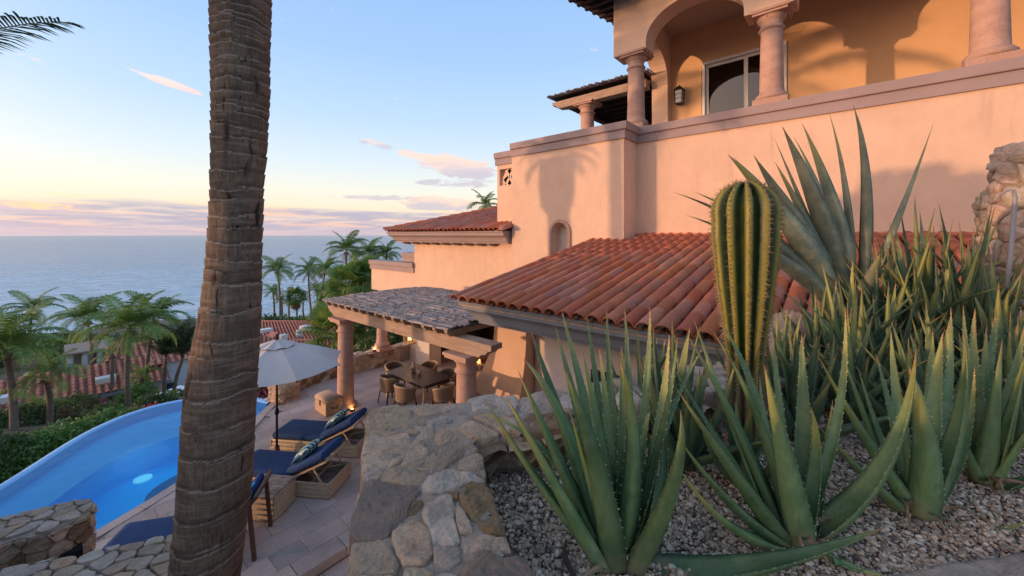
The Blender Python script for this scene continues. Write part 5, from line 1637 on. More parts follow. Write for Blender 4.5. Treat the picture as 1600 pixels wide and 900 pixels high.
# ================================================================== FOREGROUND
# ---- palm trunk close to the camera
def trunk_material():
    m = bpy.data.materials.new('palm_trunk_bark'); m.use_nodes = True
    n = N(m.node_tree); bs = m.node_tree.nodes['Principled BSDF']
    geo = n.node('ShaderNodeNewGeometry'); pos = geo.outputs['Position']
    mp = n.node('ShaderNodeMapping'); n.put(mp.inputs[0], pos); mp.inputs['Scale'].default_value = (1, 1, 0.12)
    mp2 = n.node('ShaderNodeMapping'); n.put(mp2.inputs[0], pos); mp2.inputs['Scale'].default_value = (0.35, 0.35, 3.0)
    fib = n.noise(mp.outputs[0], 95, 6, 0.75)
    crack = n.noise(mp.outputs[0], 42, 3, 0.6, 0.6)
    at = n.node('ShaderNodeAttribute', attribute_name='scar'); sc_ = at.outputs['Fac']
    blot = n.noise(pos, 5, 6, 0.65, 0.5)
    c = n.mix(n.maprange(fib, 0.35, 0.65), (0.092, 0.060, 0.042), (0.195, 0.138, 0.098))
    c = n.mix(n.math('MULTIPLY', n.maprange(blot, 0.40, 0.66), 0.75), c, (0.085, 0.06, 0.045))
    c = n.mix(n.math('MULTIPLY', n.maprange(n.noise(mp2.outputs[0], 14, 6, 0.7, 0.6), 0.45, 0.65), 0.5), c, (0.25, 0.19, 0.145))
    c = n.mix(n.maprange(crack, 0.68, 0.72), c, (0.02, 0.013, 0.009))
    c = n.mix(n.math('MULTIPLY', sc_, n.maprange(fib, 0.2, 0.6)), c, (0.032, 0.021, 0.015))
    c = n.mix(n.math('MULTIPLY', n.math('GREATER_THAN', -0.2, sc_), 0.5), c, (0.34, 0.27, 0.21))
    n.put(bs.inputs['Base Color'], c); bs.inputs['Roughness'].default_value = 0.92; bs.inputs['Specular IOR Level'].default_value = 0.25
    bp = n.node('ShaderNodeBump'); bp.inputs['Distance'].default_value = 0.004
    h = n.math('SUBTRACT', n.math('ADD', n.math('MULTIPLY', fib, 0.8), n.math('MULTIPLY', blot, 0.5)), n.math('MULTIPLY', n.maprange(crack, 0.64, 0.72), 1.4))
    n.put(bp.inputs['Height'], h); n.put(bs.inputs['Normal'], bp.outputs[0])
    return m


pt = thing('palm_tree', 'tall palm with a thick ringed grey-brown trunk, closest to the camera', 'palm tree', (0.45, 2.35, 0))
keys = [(5.0, 430, 2.0), (0, 377, 0.128), (150, 377, 0.120), (300, 371.5, 0.109), (380, 368, 0.112), (450, 364, 0.119), (520, 357, 0.133), (600, 348, 0.146), (680, 342, 0.150), (750, 338, 0.151), (820, 330, 0.148), (900, 322, 0.144)]
cen = []
for (py, px, R) in keys[1:]:
    p = W(px, py, 1.9); cen.append((p.z, p.x, p.y, R))
top = cen[0]; bot = cen[-1]
cen = [(9.6, top[1] + 0.25, top[2] - 0.12, 0.10), (7.6, top[1] + 0.10, top[2] - 0.04, 0.118)] + cen + [(2.4, bot[1] - 0.10, bot[2] - 0.04, 0.16), (0.0, bot[1] - 0.22, bot[2] - 0.10, 0.22)]
zs_k = np.array([c[0] for c in cen][::-1]); xk = np.array([c[1] for c in cen][::-1]); yk = np.array([c[2] for c in cen][::-1]); rk = np.array([c[3] for c in cen][::-1])
rng = random.Random(77)
bounds = [0.0]
while bounds[-1] < 9.6:
    z = bounds[-1]
    if z < 4.5: s = rng.uniform(0.075, 0.15)
    elif z < 5.2: s = rng.uniform(0.05, 0.085)
    else: s = rng.uniform(0.035, 0.065)
    bounds.append(z + s)
bounds = np.array(bounds)
tilts = [(rng.uniform(-0.022, 0.022), rng.uniform(0, 6.28)) for _ in bounds]
vs, vals, fs = [], [], []
NA = 112
zl = []
z = 0.0
while z < 9.5:
    zl.append(z); z += 0.0055 if 2.9 < z < 6.1 else 0.03
for z in zl:
    cx, cy, R = np.interp(z, zs_k, xk), np.interp(z, zs_k, yk), np.interp(z, zs_k, rk)
    for k in range(NA):
        a = 2 * math.pi * k / NA
        ca_, sa_ = math.cos(a), math.sin(a)
        i0 = int(np.searchsorted(bounds, z) - 1); i0 = max(0, min(i0, len(bounds) - 2))
        wob = tilts[i0][0] * math.sin(a + tilts[i0][1]) + 0.016 * noise.noise(Vector((ca_ * 1.6, sa_ * 1.6, z * 2.2))) + 0.0045 * noise.noise(Vector((ca_ * 9, sa_ * 9, z * 6)))
        zz = z + wob
        i = int(np.searchsorted(bounds, zz) - 1); i = max(0, min(i, len(bounds) - 2))
        t_ = (zz - bounds[i]) / (bounds[i + 1] - bounds[i]); L = bounds[i + 1] - bounds[i]
        h = 0.0036 * min(1.0, L / 0.09) * (t_ ** 1.3) + 0.002
        d_up = (1 - t_) * L; d_dn = t_ * L
        scar = 0.0
        if d_dn < 0.024: h -= 0.004 * (1 - d_dn / 0.024); scar = 0.9 * max(0.0, 1 - d_dn / 0.026) * (0.55 + 0.9 * noise.noise(Vector((ca_ * 2, sa_ * 2, i * 3.7))))
        if d_up < 0.006: scar = -0.5; h += 0.0015
        fr = noise.noise(Vector((ca_ * 14, sa_ * 14, z * 3)))
        h += 0.002 * fr + 0.005 * noise.noise(Vector((ca_ * 2.2, sa_ * 2.2, z * 4.5)))
        # old knocks and boot stubs
        kn = noise.noise(Vector((ca_ * 2.4 + 9, sa_ * 2.4, z * 5.0)))
        if kn > 0.58: h -= 0.04 * (kn - 0.58); scar = max(scar, min(1, (kn - 0.58) * 7))
        r = R + h - 0.004
        vs.append((cx + r * ca_, cy + r * sa_, z)); vals.append(scar)
nz = len(zl)
for i in range(nz - 1):
    for k in range(NA):
        k2 = (k + 1) % NA; fs.append((i * NA + k, i * NA + k2, (i + 1) * NA + k2, (i + 1) * NA + k))
b = MB(); b.add(vs, fs, True, vals); b.build('trunk', trunk_material(), pt, attr='scar')
# small stubs where dead fronds tore off
stub = MB()
for (px, py) in ((352, 107), (350, 357), (345, 357), (330, 310), (300, 862), (402, 690)):
    p = W(px, py, 1.9); cx, cy = np.interp(p.z, zs_k, xk), np.interp(p.z, zs_k, yk); R = np.interp(p.z, zs_k, rk)
    rd = math.atan2(-cy, -cx) + (px - 350) * 0.012
    for q in range(5):
        a = rd + rng.uniform(-0.12, 0.12)
        a0 = Vector((cx + (R + 0.0) * math.cos(a), cy + (R + 0.0) * math.sin(a), p.z + rng.uniform(-0.012, 0.012)))
        stub.tube([a0, a0 + Vector((math.cos(a) * 0.014, math.sin(a) * 0.014, rng.uniform(0.0, 0.02)))], [0.003, 0.0006], 5)
tag(stub.build('torn_fibre', M['wood_dark'], pt), kind='stuff')

# ---- planter wall with the large fitted stones
ZW = 3.93
planter = thing('planter_wall', 'thick rubble stone planter wall with big flat capstones, beside the gravel bed', 'stone wall', (0.9, 1.3, ZW))
pz = lambda x, y: (lambda p: (p.x, p.y))(G(540 + x / 3.2156, 620 + y / 3.2156, ZW))
core_px = [(-60, 1010), (10, 900), (28, 860), (50, 700), (70, 600), (80, 470), (88, 300), (105, 190), (100, 110), (150, 55), (300, 40), (600, 25), (860, 25), (1000, 5)]
outer = [pz(x, y) for (x, y) in core_px]
ext = [(2.42, 0.93), (3.3, 0.40), (4.15, -0.10), (4.15, -0.55), (3.2, 0.02), (2.3, 0.55), (1.62, 0.99)]
inner_px = [(880, 195), (745, 190), (645, 230), (680, 400), (705, 480), (770, 690), (800, 800), (880, 900), (940, 1010)]
inner = [pz(x, y) for (x, y) in inner_px]
core = outer + ext + inner
# the core of mortar: slightly lower than the stones, roughly surfaced
cb = bmesh_top = None
b = MB(); b.prism(core, 2.0, ZW - 0.02); b.build('wall_core', M['mortar'], planter)
# an uneven mortar bed between the stones
xs = [p[0] for p in core]; ys = [p[1] for p in core]
vs, fs = [], []; st = 0.015
nx, ny = int((2.6 - min(xs)) / st), int((max(ys) - 0.3) / st)
idx = {}
for i in range(nx):
    for j in range(ny):
        x, y = min(xs) + i * st, 0.3 + j * st
        if inside(core, x, y):
            idx[(i, j)] = len(vs)
            vs.append((x, y, ZW + 0.000 + 0.008 * noise.noise(Vector((x * 18, y * 18, 0))) + 0.006 * noise.noise(Vector((x * 50, y * 50, 4)))))
for (i, j) in list(idx):
    if (i + 1, j) in idx and (i, j + 1) in idx and (i + 1, j + 1) in idx: fs.append((idx[(i, j)], idx[(i + 1, j)], idx[(i + 1, j + 1)], idx[(i, j + 1)]))
b = MB(); b.add(vs, fs, True); b.build('mortar_bed', M['mortar'], planter)
T_, Gy, Pp, Rr, Dk = M['rock_tan'], M['rock_grey'], M['rock_pale'], M['rock_rust'], M['rock_dark']
BIG = [
 ([(105,100),(150,60),(230,45),(320,60),(330,100),(320,150),(250,190),(120,205),(100,180)], T_, 1.6),
 ([(100,205),(310,195),(330,240),(300,310),(220,370),(140,370),(85,400),(85,300)], T_, 1.4),
 ([(92,380),(160,362),(188,382),(165,422),(88,440)], Gy, 1.0),
 ([(190,380),(230,368),(390,383),(412,410),(390,442),(330,462),(200,438),(168,424)], T_, 1.2),
 ([(120,432),(300,460),(365,480),(340,540),(300,600),(205,722),(50,718),(28,690),(36,580),(78,490)], Dk, 1.5),
 ([(330,240),(400,235),(415,280),(400,320),(330,372),(275,365)], T_, 1.3),
 ([(414,270),(450,262),(472,288),(430,312)], Gy, 0.8),
 ([(352,365),(425,330),(430,360),(385,375)], T_, 0.8),
 ([(430,300),(480,262),(640,237),(664,262),(655,286),(560,318),(470,388),(425,398)], Gy, 1.5),
 ([(385,458),(405,415),(540,372),(640,395),(700,408),(690,440),(618,442),(480,488),(400,492)], Pp, 1.5),
 ([(578,322),(662,290),(692,312),(706,402),(645,392),(560,365)], T_, 1.2),
 ([(408,502),(470,492),(540,502),(545,560),(552,640),(578,735),(540,765),(480,762),(440,742),(400,650),(388,582)], Pp, 1.5),
 ([(345,530),(398,502),(400,545),(350,604),(306,600)], Rr, 1.0),
 ([(232,690),(330,612),(372,622),(432,700),(438,790),(382,862),(290,868),(228,742)], T_, 1.6),
 ([(500,482),(568,476),(564,520),(532,518)], Rr, 0.8),
 ([(558,532),(598,580),(642,686),(574,692),(556,640)], T_, 1.1),
 ([(570,512),(618,452),(688,442),(722,478),(764,570),(806,692),(730,697),(652,662),(602,580)], Rr, 2.2),
 ([(580,712),(700,697),(812,706),(832,775),(760,772),(650,792),(592,800)], T_, 1.8),
 ([(442,780),(500,768),(572,772),(578,830),(520,882),(445,850)], Gy, 1.0),
 ([(36,732),(170,722),(228,782),(272,850),(250,905),(10,912)], Gy, 1.4),
 ([(565,905),(600,852),(720,787),(905,828),(940,910),(900,990),(600,990)], Dk, 1.8),
 ([(338,66),(380,50),(580,28),(602,46),(480,84),(400,102),(345,88)], T_, 1.4),
 ([(405,136),(480,98),(562,84),(602,104),(500,138),(420,147)], Pp, 1.2),
 ([(452,205),(500,152),(620,130),(690,150),(764,188),(702,216),(580,218),(470,252)], T_, 2.0),
 ([(335,112),(380,98),(428,106),(400,140),(342,142)], Gy, 0.8),
 ([(335,160),(440,150),(448,200),(440,250),(335,232),(380,185)], Gy, 1.0),
 ([(215,196),(330,158),(380,168),(372,188),(250,200)], T_, 0.8),
 ([(300,42),(355,44),(350,75),(320,72)], Pp, 0.8),
 ([(612,28),(700,-10),(870,10),(845,98),(700,62),(640,80)], Pp, 1.5),
 ([(640,100),(730,80),(850,110),(880,180),(790,185),(700,140)], T_, 1.6),
 ([(880,5),(1030,-40),(1110,-10),(1040,70),(870,100)], Gy, 1.5),
 ([(880,115),(1030,80),(1130,90),(1090,150),(905,190)], Rr, 1.8),
 ([(300,878),(400,868),(440,900),(420,990),(260,990)], T_, 1.2),
 ([(445,895),(520,890),(560,910),(580,990),(440,990)], Gy, 1.0),
 ([(-20,925),(240,915),(240,1000),(-60,1000)], Gy, 1.0),
]
for k, (poly, mt, hgt) in enumerate(BIG):
    pl = [pz(x, y) for (x, y) in poly]
    cx = sum(p[0] for p in pl) / len(pl); cy = sum(p[1] for p in pl) / len(pl)
    pl = [(cx + (p[0] - cx) * 1.03, cy + (p[1] - cy) * 1.03) for p in pl]
    stone(pl, lambda s, t_, h: (s, t_, ZW + 0.002 + h), mt, planter, 0.17, 0.004 * hgt, 64, 18, 0.0044 * (0.8 + 0.35 * hgt), 500 + k, tilt=0.04)
# the rest of the far arm of the wall, behind the aloes
arm = [outer[-2], outer[-1]] + ext[:4] + ext[4:] + [inner[0]]
stone_top(planter, [pz(1000, 5), (2.42, 0.93), (3.3, 0.40), (4.15, -0.10), (4.15, -0.55), (3.2, 0.02), (2.3, 0.55), (1.75, 0.92), pz(1110, 90)], ZW + 0.01, 0.20, 61, [Pp, Gy, T_], n=24, rings=5, rot=-0.55, rough=0.006, tilt=0.05, thick=0.08)
# inner faces towards the gravel, and the outer face towards the terrace
inn_path = [Vector((p[0], p[1], 0)) for p in [(2.3, 0.55), (1.62, 0.99)] + inner[:3]]
stone_face(planter, inn_path, 3.70, ZW - 0.03, 0.13, 62, thick=0.05, inset=0.02, mats=[Rr, Gy, T_, Rr], n=20, rings=4, rough=0.008, aspect=1.7, bulge=0.03)
out_path = [Vector((p[0], p[1], 0)) for p in reversed(outer)]
stone_face(planter, out_path, 3.1, ZW - 0.03, 0.17, 63, thick=0.05, inset=0.03, mats=[T_, Gy, T_, Rr], n=20, rings=4, rough=0.008, aspect=1.4, bulge=0.03)

# ---- gravel bed
def bed_z(x, y):
    t_ = max(0.0, min(1.0, (x - 2.9) / 1.2)); t_ = t_ * t_ * (3 - 2 * t_)
    return 3.765 + 0.26 * t_ + 0.02 * noise.noise(Vector((x * 2.5, y * 2.5, 0)))
bed = [(0.1, 0.35)] + [(p[0] - 0.05, p[1]) for p in reversed(inner)] + [(1.65, 1.05), (2.35, 0.62), (3.2, 0.10), (4.2, -0.45), (4.2, -3.0), (1.2, -3.0)]
vs, fs = [], []; idx = {}; st = 0.05
for i in range(90):
    for j in range(100):
        x, y = 0.0 + i * st, -3.0 + j * st
        idx[(i, j)] = len(vs); vs.append((x, y, bed_z(x, y) - 0.004))
for i in range(89):
    for j in range(99):
        x, y = 0.0 + (i + .5) * st, -3.0 + (j + .5) * st
        if x < 4.3 and inside([(-0.1, 0.2), (0.78, 0.62), (0.9, 0.7), (1.0, 0.95), (1.0, 1.25), (1.15, 1.4), (1.7, 1.25), (2.4, 0.8), (3.3, 0.3), (4.3, -0.3), (4.3, -3.1), (-0.1, -3.1)], x, y):
            fs.append((idx[(i, j)], idx[(i + 1, j)], idx[(i + 1, j + 1)], idx[(i, j + 1)]))
b = MB(); b.add(vs, fs, True)
gm = material('gravel_soil', (0.24, 0.17, 0.12), 0.95, (0.40, 0.30, 0.22), 60, 0.9, 0.006, 110, fine=(140, 0.5))
tag(b.build('planting_bed', gm), kind='structure')

peb = bpy.data.materials.new('gravel_stone'); peb.use_nodes = True
n = N(peb.node_tree); bs = peb.node_tree.nodes['Principled BSDF']; geo = n.node('ShaderNodeNewGeometry')
c = n.ramp(geo.outputs['Random Per Island'], [(0.0, (0.58, 0.41, 0.28)), (0.2, (0.40, 0.28, 0.19)), (0.4, (0.68, 0.51, 0.36)), (0.55, (0.26, 0.18, 0.13)), (0.7, (0.50, 0.34, 0.22)), (0.85, (0.76, 0.62, 0.48)), (0.93, (0.10, 0.075, 0.065))], 'CONSTANT')
c = n.mix(n.math('MULTIPLY', n.maprange(n.noise(geo.outputs['Position'], 200, 3), 0.4, 0.65), 0.35), c, (0.20, 0.15, 0.12))
n.put(bs.inputs['Base Color'], c); bs.inputs['Roughness'].default_value = 0.85

g_ = np.random.default_rng(5)
phi = (1 + 5 ** 0.5) / 2
ico = np.array([(-1, phi, 0), (1, phi, 0), (-1, -phi, 0), (1, -phi, 0), (0, -1, phi), (0, 1, phi), (0, -1, -phi), (0, 1, -phi), (phi, 0, -1), (phi, 0, 1), (-phi, 0, -1), (-phi, 0, 1)], float)
ico /= np.linalg.norm(ico[0])
icf = np.array([(0, 11, 5), (0, 5, 1), (0, 1, 7), (0, 7, 10), (0, 10, 11), (1, 5, 9), (5, 11, 4), (11, 10, 2), (10, 7, 6), (7, 1, 8), (3, 9, 4), (3, 4, 2), (3, 2, 6), (3, 6, 8), (3, 8, 9), (4, 9, 5), (2, 4, 11), (6, 2, 10), (8, 6, 7), (9, 8, 1)])
pts = []
beda = bed
while len(pts) < 60000:
    d = 0.85 + 2.8 * g_.random() ** 1.25; r = -0.15 + 1.75 * g_.random()
    x, y = (SA + r * CA) * d, (CA - r * SA) * d
    if x < 4.2 and inside([(0.70, 0.5), (0.80, 0.61), (0.92, 0.73), (0.98, 0.80), (1.05, 1.08), (1.13, 1.22), (1.2, 1.32), (1.65, 1.02), (2.3, 0.57), (3.2, 0.05), (4.2, -0.5), (4.2, -3.0), (0.2, -1.5), (0.1, 0.3)], x, y):
        pts.append((x, y))
P = np.array(pts); K = len(P)
Z = np.array([bed_z(x, y) for x, y in pts])
dist = np.sqrt((P ** 2).sum(1))
rad = g_.gamma(4.0, 0.00142, K).clip(0.003, 0.014)
A = ico[None] * rad[:, None, None] * g_.uniform(0.75, 1.25, (K, 12, 1)) * g_.uniform(0.6, 1.3, (K, 1, 3))
th = g_.uniform(0, 2 * np.pi, K); ct, st_ = np.cos(th), np.sin(th)
ax = A[:, :, 0] * ct[:, None] - A[:, :, 1] * st_[:, None]; ay = A[:, :, 0] * st_[:, None] + A[:, :, 1] * ct[:, None]; az = A[:, :, 2] * 0.75
V = np.stack([ax + P[:, 0:1], ay + P[:, 1:2], az + (Z + g_.uniform(0.0, 0.010, K))[:, None]], 2).reshape(-1, 3)
Fc = (icf[None] + (np.arange(K) * 12)[:, None, None]).reshape(-1, 3)
def np_mesh(name, V, F, mat, smooth=False):
    me = bpy.data.meshes.new(name); k = F.shape[1]
    me.vertices.add(len(V)); me.vertices.foreach_set('co', V.astype(np.float32).ravel())
    me.loops.add(F.size); me.loops.foreach_set('vertex_index', F.astype(np.int32).ravel())
    me.polygons.add(len(F)); me.polygons.foreach_set('loop_start', np.arange(0, F.size, k, dtype=np.int32)); me.polygons.foreach_set('loop_total', np.full(len(F), k, dtype=np.int32))
    if smooth: me.polygons.foreach_set('use_smooth', np.ones(len(F), dtype=bool))
    me.update(calc_edges=True); me.materials.append(mat); return me
go = bpy.data.objects.new('gravel', np_mesh('gravel', V, Fc, peb)); COL.objects.link(go)
tag(go, 'pale mixed gravel covering the planting bed', 'gravel', kind='stuff')
# flat stone of the path at the bottom right
fs_ = thing('path_stone', 'smooth grey flat path stone at the bottom right corner of the gravel', 'path stone', (1.2, -0.3, 3.75))
pl = [(p.x, p.y) for p in (G(1390, 895, 3.79), G(1500, 878, 3.79), G(1600, 862, 3.79), G(1720, 850, 3.79), G(1760, 960, 3.79), G(1500, 980, 3.79), G(1350, 960, 3.79))]
stone(pl, lambda s, t_, h: (s, t_, 3.787 + h), M['rock_grey'], fs_, 0.08, 0.006, 40, 10, 0.004, 901)
# pale boulder behind the cactus
bo = thing('pale_boulder', 'pale rough boulder between the cactus and the tile roof', 'boulder', tuple(W(1232, 520, 3.15)))
c0 = W(1238, 500, 3.2)
rr = []
for k in range(13):
    a_ = math.pi * k / 12; r_ = 0.30 * math.sin(a_) + 0.002
    rr.append([(c0.x + (r_ * math.cos(q)) * (1 + 0.3 * noise.noise(Vector((math.cos(q), math.sin(q), k * 0.4)))), c0.y + (r_ * 0.8 * math.sin(q)) * (1 + 0.3 * noise.noise(Vector((math.cos(q), math.sin(q), k * 0.4)))), 3.85 - 0.52 * math.cos(a_) * 0.95 + 0.03 * noise.noise(Vector((math.cos(q) * 2, math.sin(q) * 2, k)))) for q in [2 * math.pi * j / 24 for j in range(24)]])
rings_mesh('rock_body', [[(x, y, z - 0.16) for (x, y, z) in r_] for r_ in rr], M['rock_grey'], bo)

# ---- succulents
def aloe_material(name, c_lo, c_hi, tipc, tip0=0.80, bloom=0.5):
    m = bpy.data.materials.new(name); m.use_nodes = True
    n = N(m.node_tree); bs = m.node_tree.nodes['Principled BSDF']
    geo = n.node('ShaderNodeNewGeometry'); pos = geo.outputs['Position']
    at = n.node('ShaderNodeAttribute', attribute_name='along').outputs['Fac']
    r = n.node('ShaderNodeObjectInfo').outputs['Random']
    c = n.mix(n.maprange(n.noise(pos, 5, 5, 0.6), 0.35, 0.65), c_lo, c_hi)
    mp = n.node('ShaderNodeMapping'); n.put(mp.inputs[0], pos); mp.inputs['Scale'].default_value = (1, 1, 0.15)
    c = n.mix(n.math('MULTIPLY', n.maprange(n.noise(mp.outputs[0], 90, 4, 0.6), 0.40, 0.65), 0.30), c, (c_lo[0] * 0.6, c_lo[1] * 0.65, c_lo[2] * 0.6))
    c = n.mix(n.math('MULTIPLY', n.maprange(n.noise(pos, 45, 4, 0.7), 0.62, 0.75), 0.5), c, (c_hi[0] * 1.6, c_hi[1] * 1.3, c_hi[2] * 1.2))
    sun_olive = n.maprange(n.math('ADD', at, n.math('MULTIPLY', n.math('SUBTRACT', r, 0.5), 0.35)), 0.62, 0.98)
    c = n.mix(n.math('MULTIPLY', sun_olive, 0.75), c, (0.30, 0.27, 0.06))  # yellow tips: the leaf's own tint strengthened to stand in for sunlight
    c = n.mix(n.maprange(at, tip0 + 0.10, 1.0), c, tipc)
    # waxy bloom rubbed off in patches, pale scratches, dusty brown foot
    blo = n.maprange(n.noise(pos, 16, 6, 0.7, 0.8), 0.42, 0.62)
    c = n.mix(n.math('MULTIPLY', blo, 0.18), c, (0.20, 0.25, 0.17))
    scr = n.maprange(n.noise(mp.outputs[0], 240, 2, 0.5, 1.5), 0.70, 0.74)
    c = n.mix(n.math('MULTIPLY', scr, 0.6), c, (0.30, 0.27, 0.17))
    spot = n.maprange(n.noise(pos, 130, 3, 0.6), 0.73, 0.77)
    c = n.mix(n.math('MULTIPLY', spot, 0.8), c, (0.12, 0.075, 0.04))
    foot = n.maprange(n.math('ADD', at, n.math('MULTIPLY', n.math('SUBTRACT', n.noise(pos, 22, 4), 0.5), 0.3)), 0.16, 0.02)
    c = n.mix(n.math('MULTIPLY', foot, 0.55), c, (0.25, 0.21, 0.13))
    hs = n.node('ShaderNodeHueSaturation'); n.put(hs.inputs['Value'], n.maprange(r, 0, 1, 0.75, 1.25, False)); n.put(hs.inputs['Color'], c)
    n.put(bs.inputs['Base Color'], hs.outputs[0]); n.put(bs.inputs['Roughness'], n.maprange(blo, 0, 1, 0.42, 0.68, False))
    bs.inputs['Subsurface Weight'].default_value = 0.0
    bs.inputs['Specular IOR Level'].default_value = 0.4
    bp = n.node('ShaderNodeBump'); bp.inputs['Distance'].default_value = 0.002; n.put(bp.inputs['Height'], n.noise(mp.outputs[0], 60, 5, 0.65)); n.put(bs.inputs['Normal'], bp.outputs[0])
    return m
MAL = aloe_material('aloe_skin', (0.068, 0.135, 0.052), (0.145, 0.225, 0.085), (0.36, 0.15, 0.06))
MAG = aloe_material('agave_skin', (0.20, 0.215, 0.15), (0.42, 0.38, 0.23), (0.12, 0.06, 0.04), 0.85)
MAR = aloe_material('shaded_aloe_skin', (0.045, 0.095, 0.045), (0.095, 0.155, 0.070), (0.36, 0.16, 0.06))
MTH = material('aloe_teeth', (0.55, 0.58, 0.36), 0.6)


def leaf_mesh(p0, pm, p2, w0, center, teeth, rng, thick=0.30, nseg=22, teeth_gap=0.017, fold=0.35, wprof=None, tooth=0.0045, twist=0.0):
    """bezier through p0, pm (middle), p2; returns verts, faces, along-values; adds teeth into the MB teeth"""
    C = pm * 2 - (p0 + p2) * 0.5
    f = lambda t_: p0 * (1 - t_) ** 2 + C * 2 * t_ * (1 - t_) + p2 * t_ ** 2
    pts = [f(i / nseg) for i in range(nseg + 1)]
    out = (p2 - p0); out = out.normalized() if out.length > 0 else Vector((0, 0, 1))
    rad = Vector((p2.x - center.x, p2.y - center.y, 0))
    rad = rad.normalized() if rad.length > 0.02 else Vector((0, -1, 0))
    secs = []; vals = []; acc = 0.0; last = None
    for i, p in enumerate(pts):
        t_ = i / nseg
        tan = (f(min(1, t_ + 0.02)) - f(max(0, t_ - 0.02))).normalized()
        side = tan.cross(rad)
        if side.length < 0.15: side = tan.cross(Vector((0, 0, 1)))
        side.normalize(); 
        if last is not None and side.dot(last) < 0: side = -side
        last = side
        nrm_ = side.cross(tan).normalized()
        if nrm_.dot(rad) < 0: nrm_ = -nrm_            # points outwards / down = back of the leaf
        if twist: 
            R_ = Matrix.Rotation(twist * t_, 3, tan); side = R_ @ side; nrm_ = R_ @ nrm_
        w = w0 * (wprof(t_) if wprof else (1 - t_ ** 1.22) ** 0.88)
        w = max(w * (0.90 + 0.10 * min(1.0, t_ / 0.12)), 0.0012); th_ = w * thick * (1 + 0.5 * t_)
        cup = fold * w * (1 - t_) ** 0.6
        ring = []
        for a in (-1.0, -0.72, -0.36, 0.0, 0.36, 0.72, 1.0):      # back (outer) surface
            ring.append(p + side * (a * w / 2) + nrm_ * (th_ * (1 - a * a) ** 0.8 - cup * a * a * 0.9))
        for a in (0.72, 0.36, 0.0, -0.36, -0.72):                 # inner surface
            ring.append(p + side * (a * w / 2) - nrm_ * (cup * a * a * 0.9 - th_ * 0.06))
        secs.append(ring); vals += [t_] * 12
        if teeth is not None and i < nseg:
            seg = (pts[i + 1] - p).length; 
            acc += seg
            while acc > teeth_gap and t_ > 0.05:
                acc -= teeth_gap
                for sgn, q in ((-1, ring[0]), (1, ring[6])):
                    q = q + tan * rng.uniform(-0.6, 1.0) * teeth_gap * 0.5; s_ = tooth * rng.uniform(0.45, 1.25) * (1 - 0.5 * t_)
                    tip = q + side * (sgn * s_) + tan * (s_ * 0.7)
                    teeth.add([q - tan * s_ * 0.45 - side * sgn * s_ * 0.4, q + tan * s_ * 0.45 - side * sgn * s_ * 0.4, q + nrm_ * s_ * 0.35 - side * sgn * s_ * 0.3, tip], [(0, 1, 3), (1, 2, 3), (2, 0, 3)])
    vs = [v for r_ in secs for v in r_]; fs = []; m = 12
    for i in range(nseg):
        for k in range(m): fs.append((i * m + k, i * m + (k + 1) % m, (i + 1) * m + (k + 1) % m, (i + 1) * m + k))
    fs.append(tuple(reversed(range(m))))
    return vs, fs, vals


def plant(name, label, cat, bpx, bpy_, d0, leaves, seed, mat=None, group=None, mul=1.0, thick=0.30, gap=0.017, tooth=0.0045, wprof=None, zbase=None, wscale=1.0):
    rng = random.Random(seed)
    base = W(bpx, bpy_, d0)
    r = thing(name, label, cat, tuple(base), group=group)
    teeth = MB()
    for (tx, ty, mx_, my_, dd, wpx) in leaves:
        jitter = Vector((rng.uniform(-0.02, 0.02), rng.uniform(-0.02, 0.02), rng.uniform(-0.0, 0.015)))
        p2 = W(tx, ty, d0 + dd); pm = W(mx_, my_, d0 + dd * 0.62)
        hv = pm - base; hv.z = 0; p0 = base + jitter + hv * 0.20 + Vector((0, 0, -0.01))
        w = wpx / FPX * d0 * wscale
        vs, fs, vals = leaf_mesh(p0, pm, p2, w, base, teeth, rng, thick, 24, gap, wprof=wprof, tooth=tooth, twist=rng.uniform(-0.25, 0.25))
        b = MB(); b.add(vs, fs, True, vals); b.build('leaf', mat or MAL, r, attr='along')
    tag(teeth.build('teeth', MTH, r), kind='stuff')
    if name == 'aloe_plant':        # withered lower leaves on the gravel
        for k in range(6):
            a = rng.uniform(0, 6.28); dv = Vector((math.cos(a), math.sin(a), 0)); L = rng.uniform(0.10, 0.22)
            q0 = base + dv * 0.02; q2 = base + dv * L + Vector((0, 0, rng.uniform(0.005, 0.04))); qm = base + dv * L * 0.5 + Vector((0, 0, rng.uniform(0.03, 0.07))) + Vector((-dv.y, dv.x, 0)) * rng.uniform(-0.03, 0.03)
            vs, fs, vals = leaf_mesh(q0, qm, q2, rng.uniform(0.02, 0.035), base, None, rng, 0.12, 12, twist=rng.uniform(-1.5, 1.5))
            b = MB(); b.add(vs, fs, True); b.build('dry_leaf', MDRY, r)
    return r


